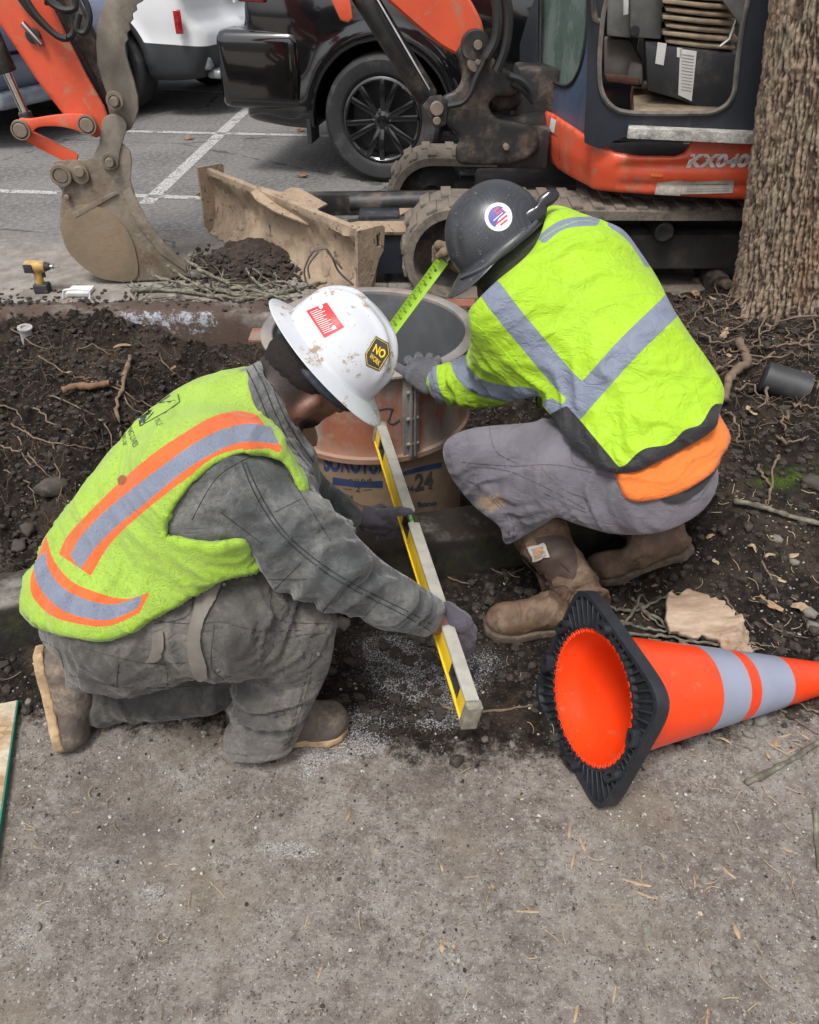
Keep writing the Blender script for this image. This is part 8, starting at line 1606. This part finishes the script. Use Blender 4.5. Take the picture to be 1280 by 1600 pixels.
SUVP = [(-.93, .42), (-1.03, .56), (-1.04, .80), (-.99, .875), (-.90, .90), (-.885, 1.0), (-.87, 1.30), (-.78, 1.72), (-.4, 1.84), (1.2, 1.84), (1.9, 1.72), (2.5, 1.18), (3.6, 1.05), (3.78, .9), (3.82, .5), (3.6, .34), (3.0, .30), (0, .30), (-.9, .34)]
def ex_black(R_, TW, o, hd, near):
    box_in(R_, TW, hd, near, 'tail_lamp', -.80, .075, 1.10, (.10, .045, .075), lens(0), .02, None, -.25)
    box_in(R_, TW, hd, near, 'rear_bumper', -.79, .135, .655, (.275, .135, .225), PAINTB, .07)
    box_in(R_, TW, hd, near, 'mud_flap', -.49, .12, .40, (.015, .10, .17), BPL, .005); box_in(R_, TW, hd, near, 'sill_step', 1.35, .02, .40, (.75, .07, .035), BPL, .02)
    for x0 in (-.6, .62, 1.62): box_in(R_, TW, hd, near, 'side_window', x0+.35, .085, 1.42, (.36 if x0 < 0 else .42, .01, .20), GLASS, .01)
    c = TW(np.array([[0.0, .02, .72]]))[0]
PAINTB = glossy("black_car_paint", (0.004, 0.0045, 0.006), .12, 0, 1.0, dust=.04)
wb = Pz(597, 288, ROADZ); hb_ = np.array([.97, -.17])
car('parked_suv', "glossy black suv with black spoked wheels parked behind the trench and the excavator", "car", wb[:2], hb_, SUVP, .93, (0, 2.79), .385, PAINTB, .385, 6, simple("gloss_black_rim", (0.008, 0.008, 0.009), .2, bump=0, coat=1), gaps=([(-.50, .45), (-.60, .865), (-1.3, .875)], [(.52, .42), (.50, .8), (.72, 1.1), (.70, 1.75)], [(1.75, .42), (1.75, 1.75)]), extras=ex_black, ctap=.10)
def clad_white(V): x, z = V[:, 0], V[:, 2]; lim = np.interp(x, [-1.2, -.95, -.7, -.45, -.40, 3.8], [.54, .55, .57, .58, .36, .36]); return np.minimum(z-lim, np.minimum(np.hypot(x, z-.37)-.50, np.hypot(x-2.75, z-.37)-.50))
def ex_white(R_, TW, o, hd, near):
    box_in(R_, TW, hd, near, 'reflector', -.80, .045, .74, (.03, .02, .085), lens(0), .01, None, -.5)
    box_in(R_, TW, hd, near, 'tail_lamp', -.84, .22, 1.08, (.05, .2, .05), lens(0), .02, None)
    t = box_in(R_, TW, hd, near, 'exhaust_trim', -.84, .34, .42, (.05, .13, .055), TRIM, .03, None, -.35); box_in(R_, TW, hd, near, 'exhaust_opening', -.868, .32, .42, (.03, .09, .025), BPL, .01, t, -.35); box_in(R_, TW, hd, near, 'skid_plate', -.92, .9, .33, (.07, .62, .035), TRIM, .03, None)
    p = box_in(R_, TW, hd, near, 'license_plate', -.90, .93, .90, (.012, .16, .08), simple("plate_white", (.6, .62, .66), .5, bump=0), .004); box_in(R_, TW, hd, near, 'plate_band', -.914, .93, .945, (.003, .15, .02), simple("plate_blue", (.05, .12, .4), .5, bump=0), .001, p)
    for x0 in (-.5, .7, 1.7): box_in(R_, TW, hd, near, 'side_window', x0+.3, .10, 1.38, (.36, .01, .17), GLASS, .01)
ww = Pz(178, 179, ROADZ); CAR2 = [(-.86, .34), (-.93, .50), (-.92, .68), (-.84, .78), (-.83, 1.15), (-.75, 1.55), (-.3, 1.68), (1.2, 1.68), (2.2, 1.35), (2.6, 1.05), (3.6, .95), (3.75, .75), (3.75, .4), (3.5, .28), (0, .28), (-.8, .30)]
car('parked_suv', "white suv with black lower cladding parked beyond the excavator bucket", "car", ww[:2], (-.93, .36), CAR2, .92, (0, 2.75), .37, glossy("white_car_paint", (0.72, 0.73, 0.74), .25, 0, .8, (0.022, 0.024, 0.027, 1)), .37, 5, simple("grey_alloy_rim", (0.22, 0.22, 0.23), .35, .7, bump=0), cladz=clad_white, gaps=([(.5, .4), (.45, .9), (.6, 1.0)],), extras=ex_white, h=.026)
SED = [(-.95, .38), (-1.05, .52), (-1.06, .72), (-1.0, .92), (-.85, 1.02), (-.3, 1.10), (.3, 1.40), (1.2, 1.44), (2.0, 1.2), (2.5, .96), (3.4, .85), (3.6, .65), (3.6, .35), (3.3, .25), (0, .25), (-.8, .28)]
def ex_blue(R_, TW, o, hd, near):
    box_in(R_, TW, hd, near, 'tail_lamp', -.95, .10, .86, (.06, .10, .07), lens(0), .03, None, -.6); box_in(R_, TW, hd, near, 'bumper_trim', -.975, .92, .34, (.05, .72, .06), simple("grey_lower_bumper", (.20, .22, .25), .4, bump=0), .04)
    box_in(R_, TW, hd, near, 'rear_window', -.25, .92, 1.24, (.02, .6, .12), GLASS, .01)
ob_ = Pz(22, 200, ROADZ)
car('parked_sedan', "blue grey metallic car at the left edge behind the orange arm", "car", (-4.02, 6.80), (-.9, .44), SED, .90, (0, 2.65), .33, glossy("blue_grey_metallic_paint", (0.17, 0.20, 0.29), .28, .5, .8), .33, 7, simple("silver_alloy_rim", (0.35, 0.35, 0.36), .3, .8, bump=0), gaps=([(-.45, .5), (-.7, .62), (-1.3, .66)],), extras=ex_blue, h=.026)
def ex_grey(R_, TW, o, hd, near): box_in(R_, TW, hd, near, 'reflector', -.96, .10, .62, (.02, .06, .03), lens(0), .008, None, -.5)
og = Pz(362, 72, ROADZ)
car('parked_sedan', "grey car far back between the white suv and the black suv", "car", (og[0]-.15, og[1]), (-1, .12), SED, .90, (0, 2.65), .33, glossy("grey_metallic_paint", (0.16, 0.165, 0.175), .3, .5, .8), .33, 7, bpy.data.materials["silver_alloy_rim"], gaps=([(-.45, .5), (-.7, .62), (-1.3, .66)],), extras=ex_grey, h=.03)
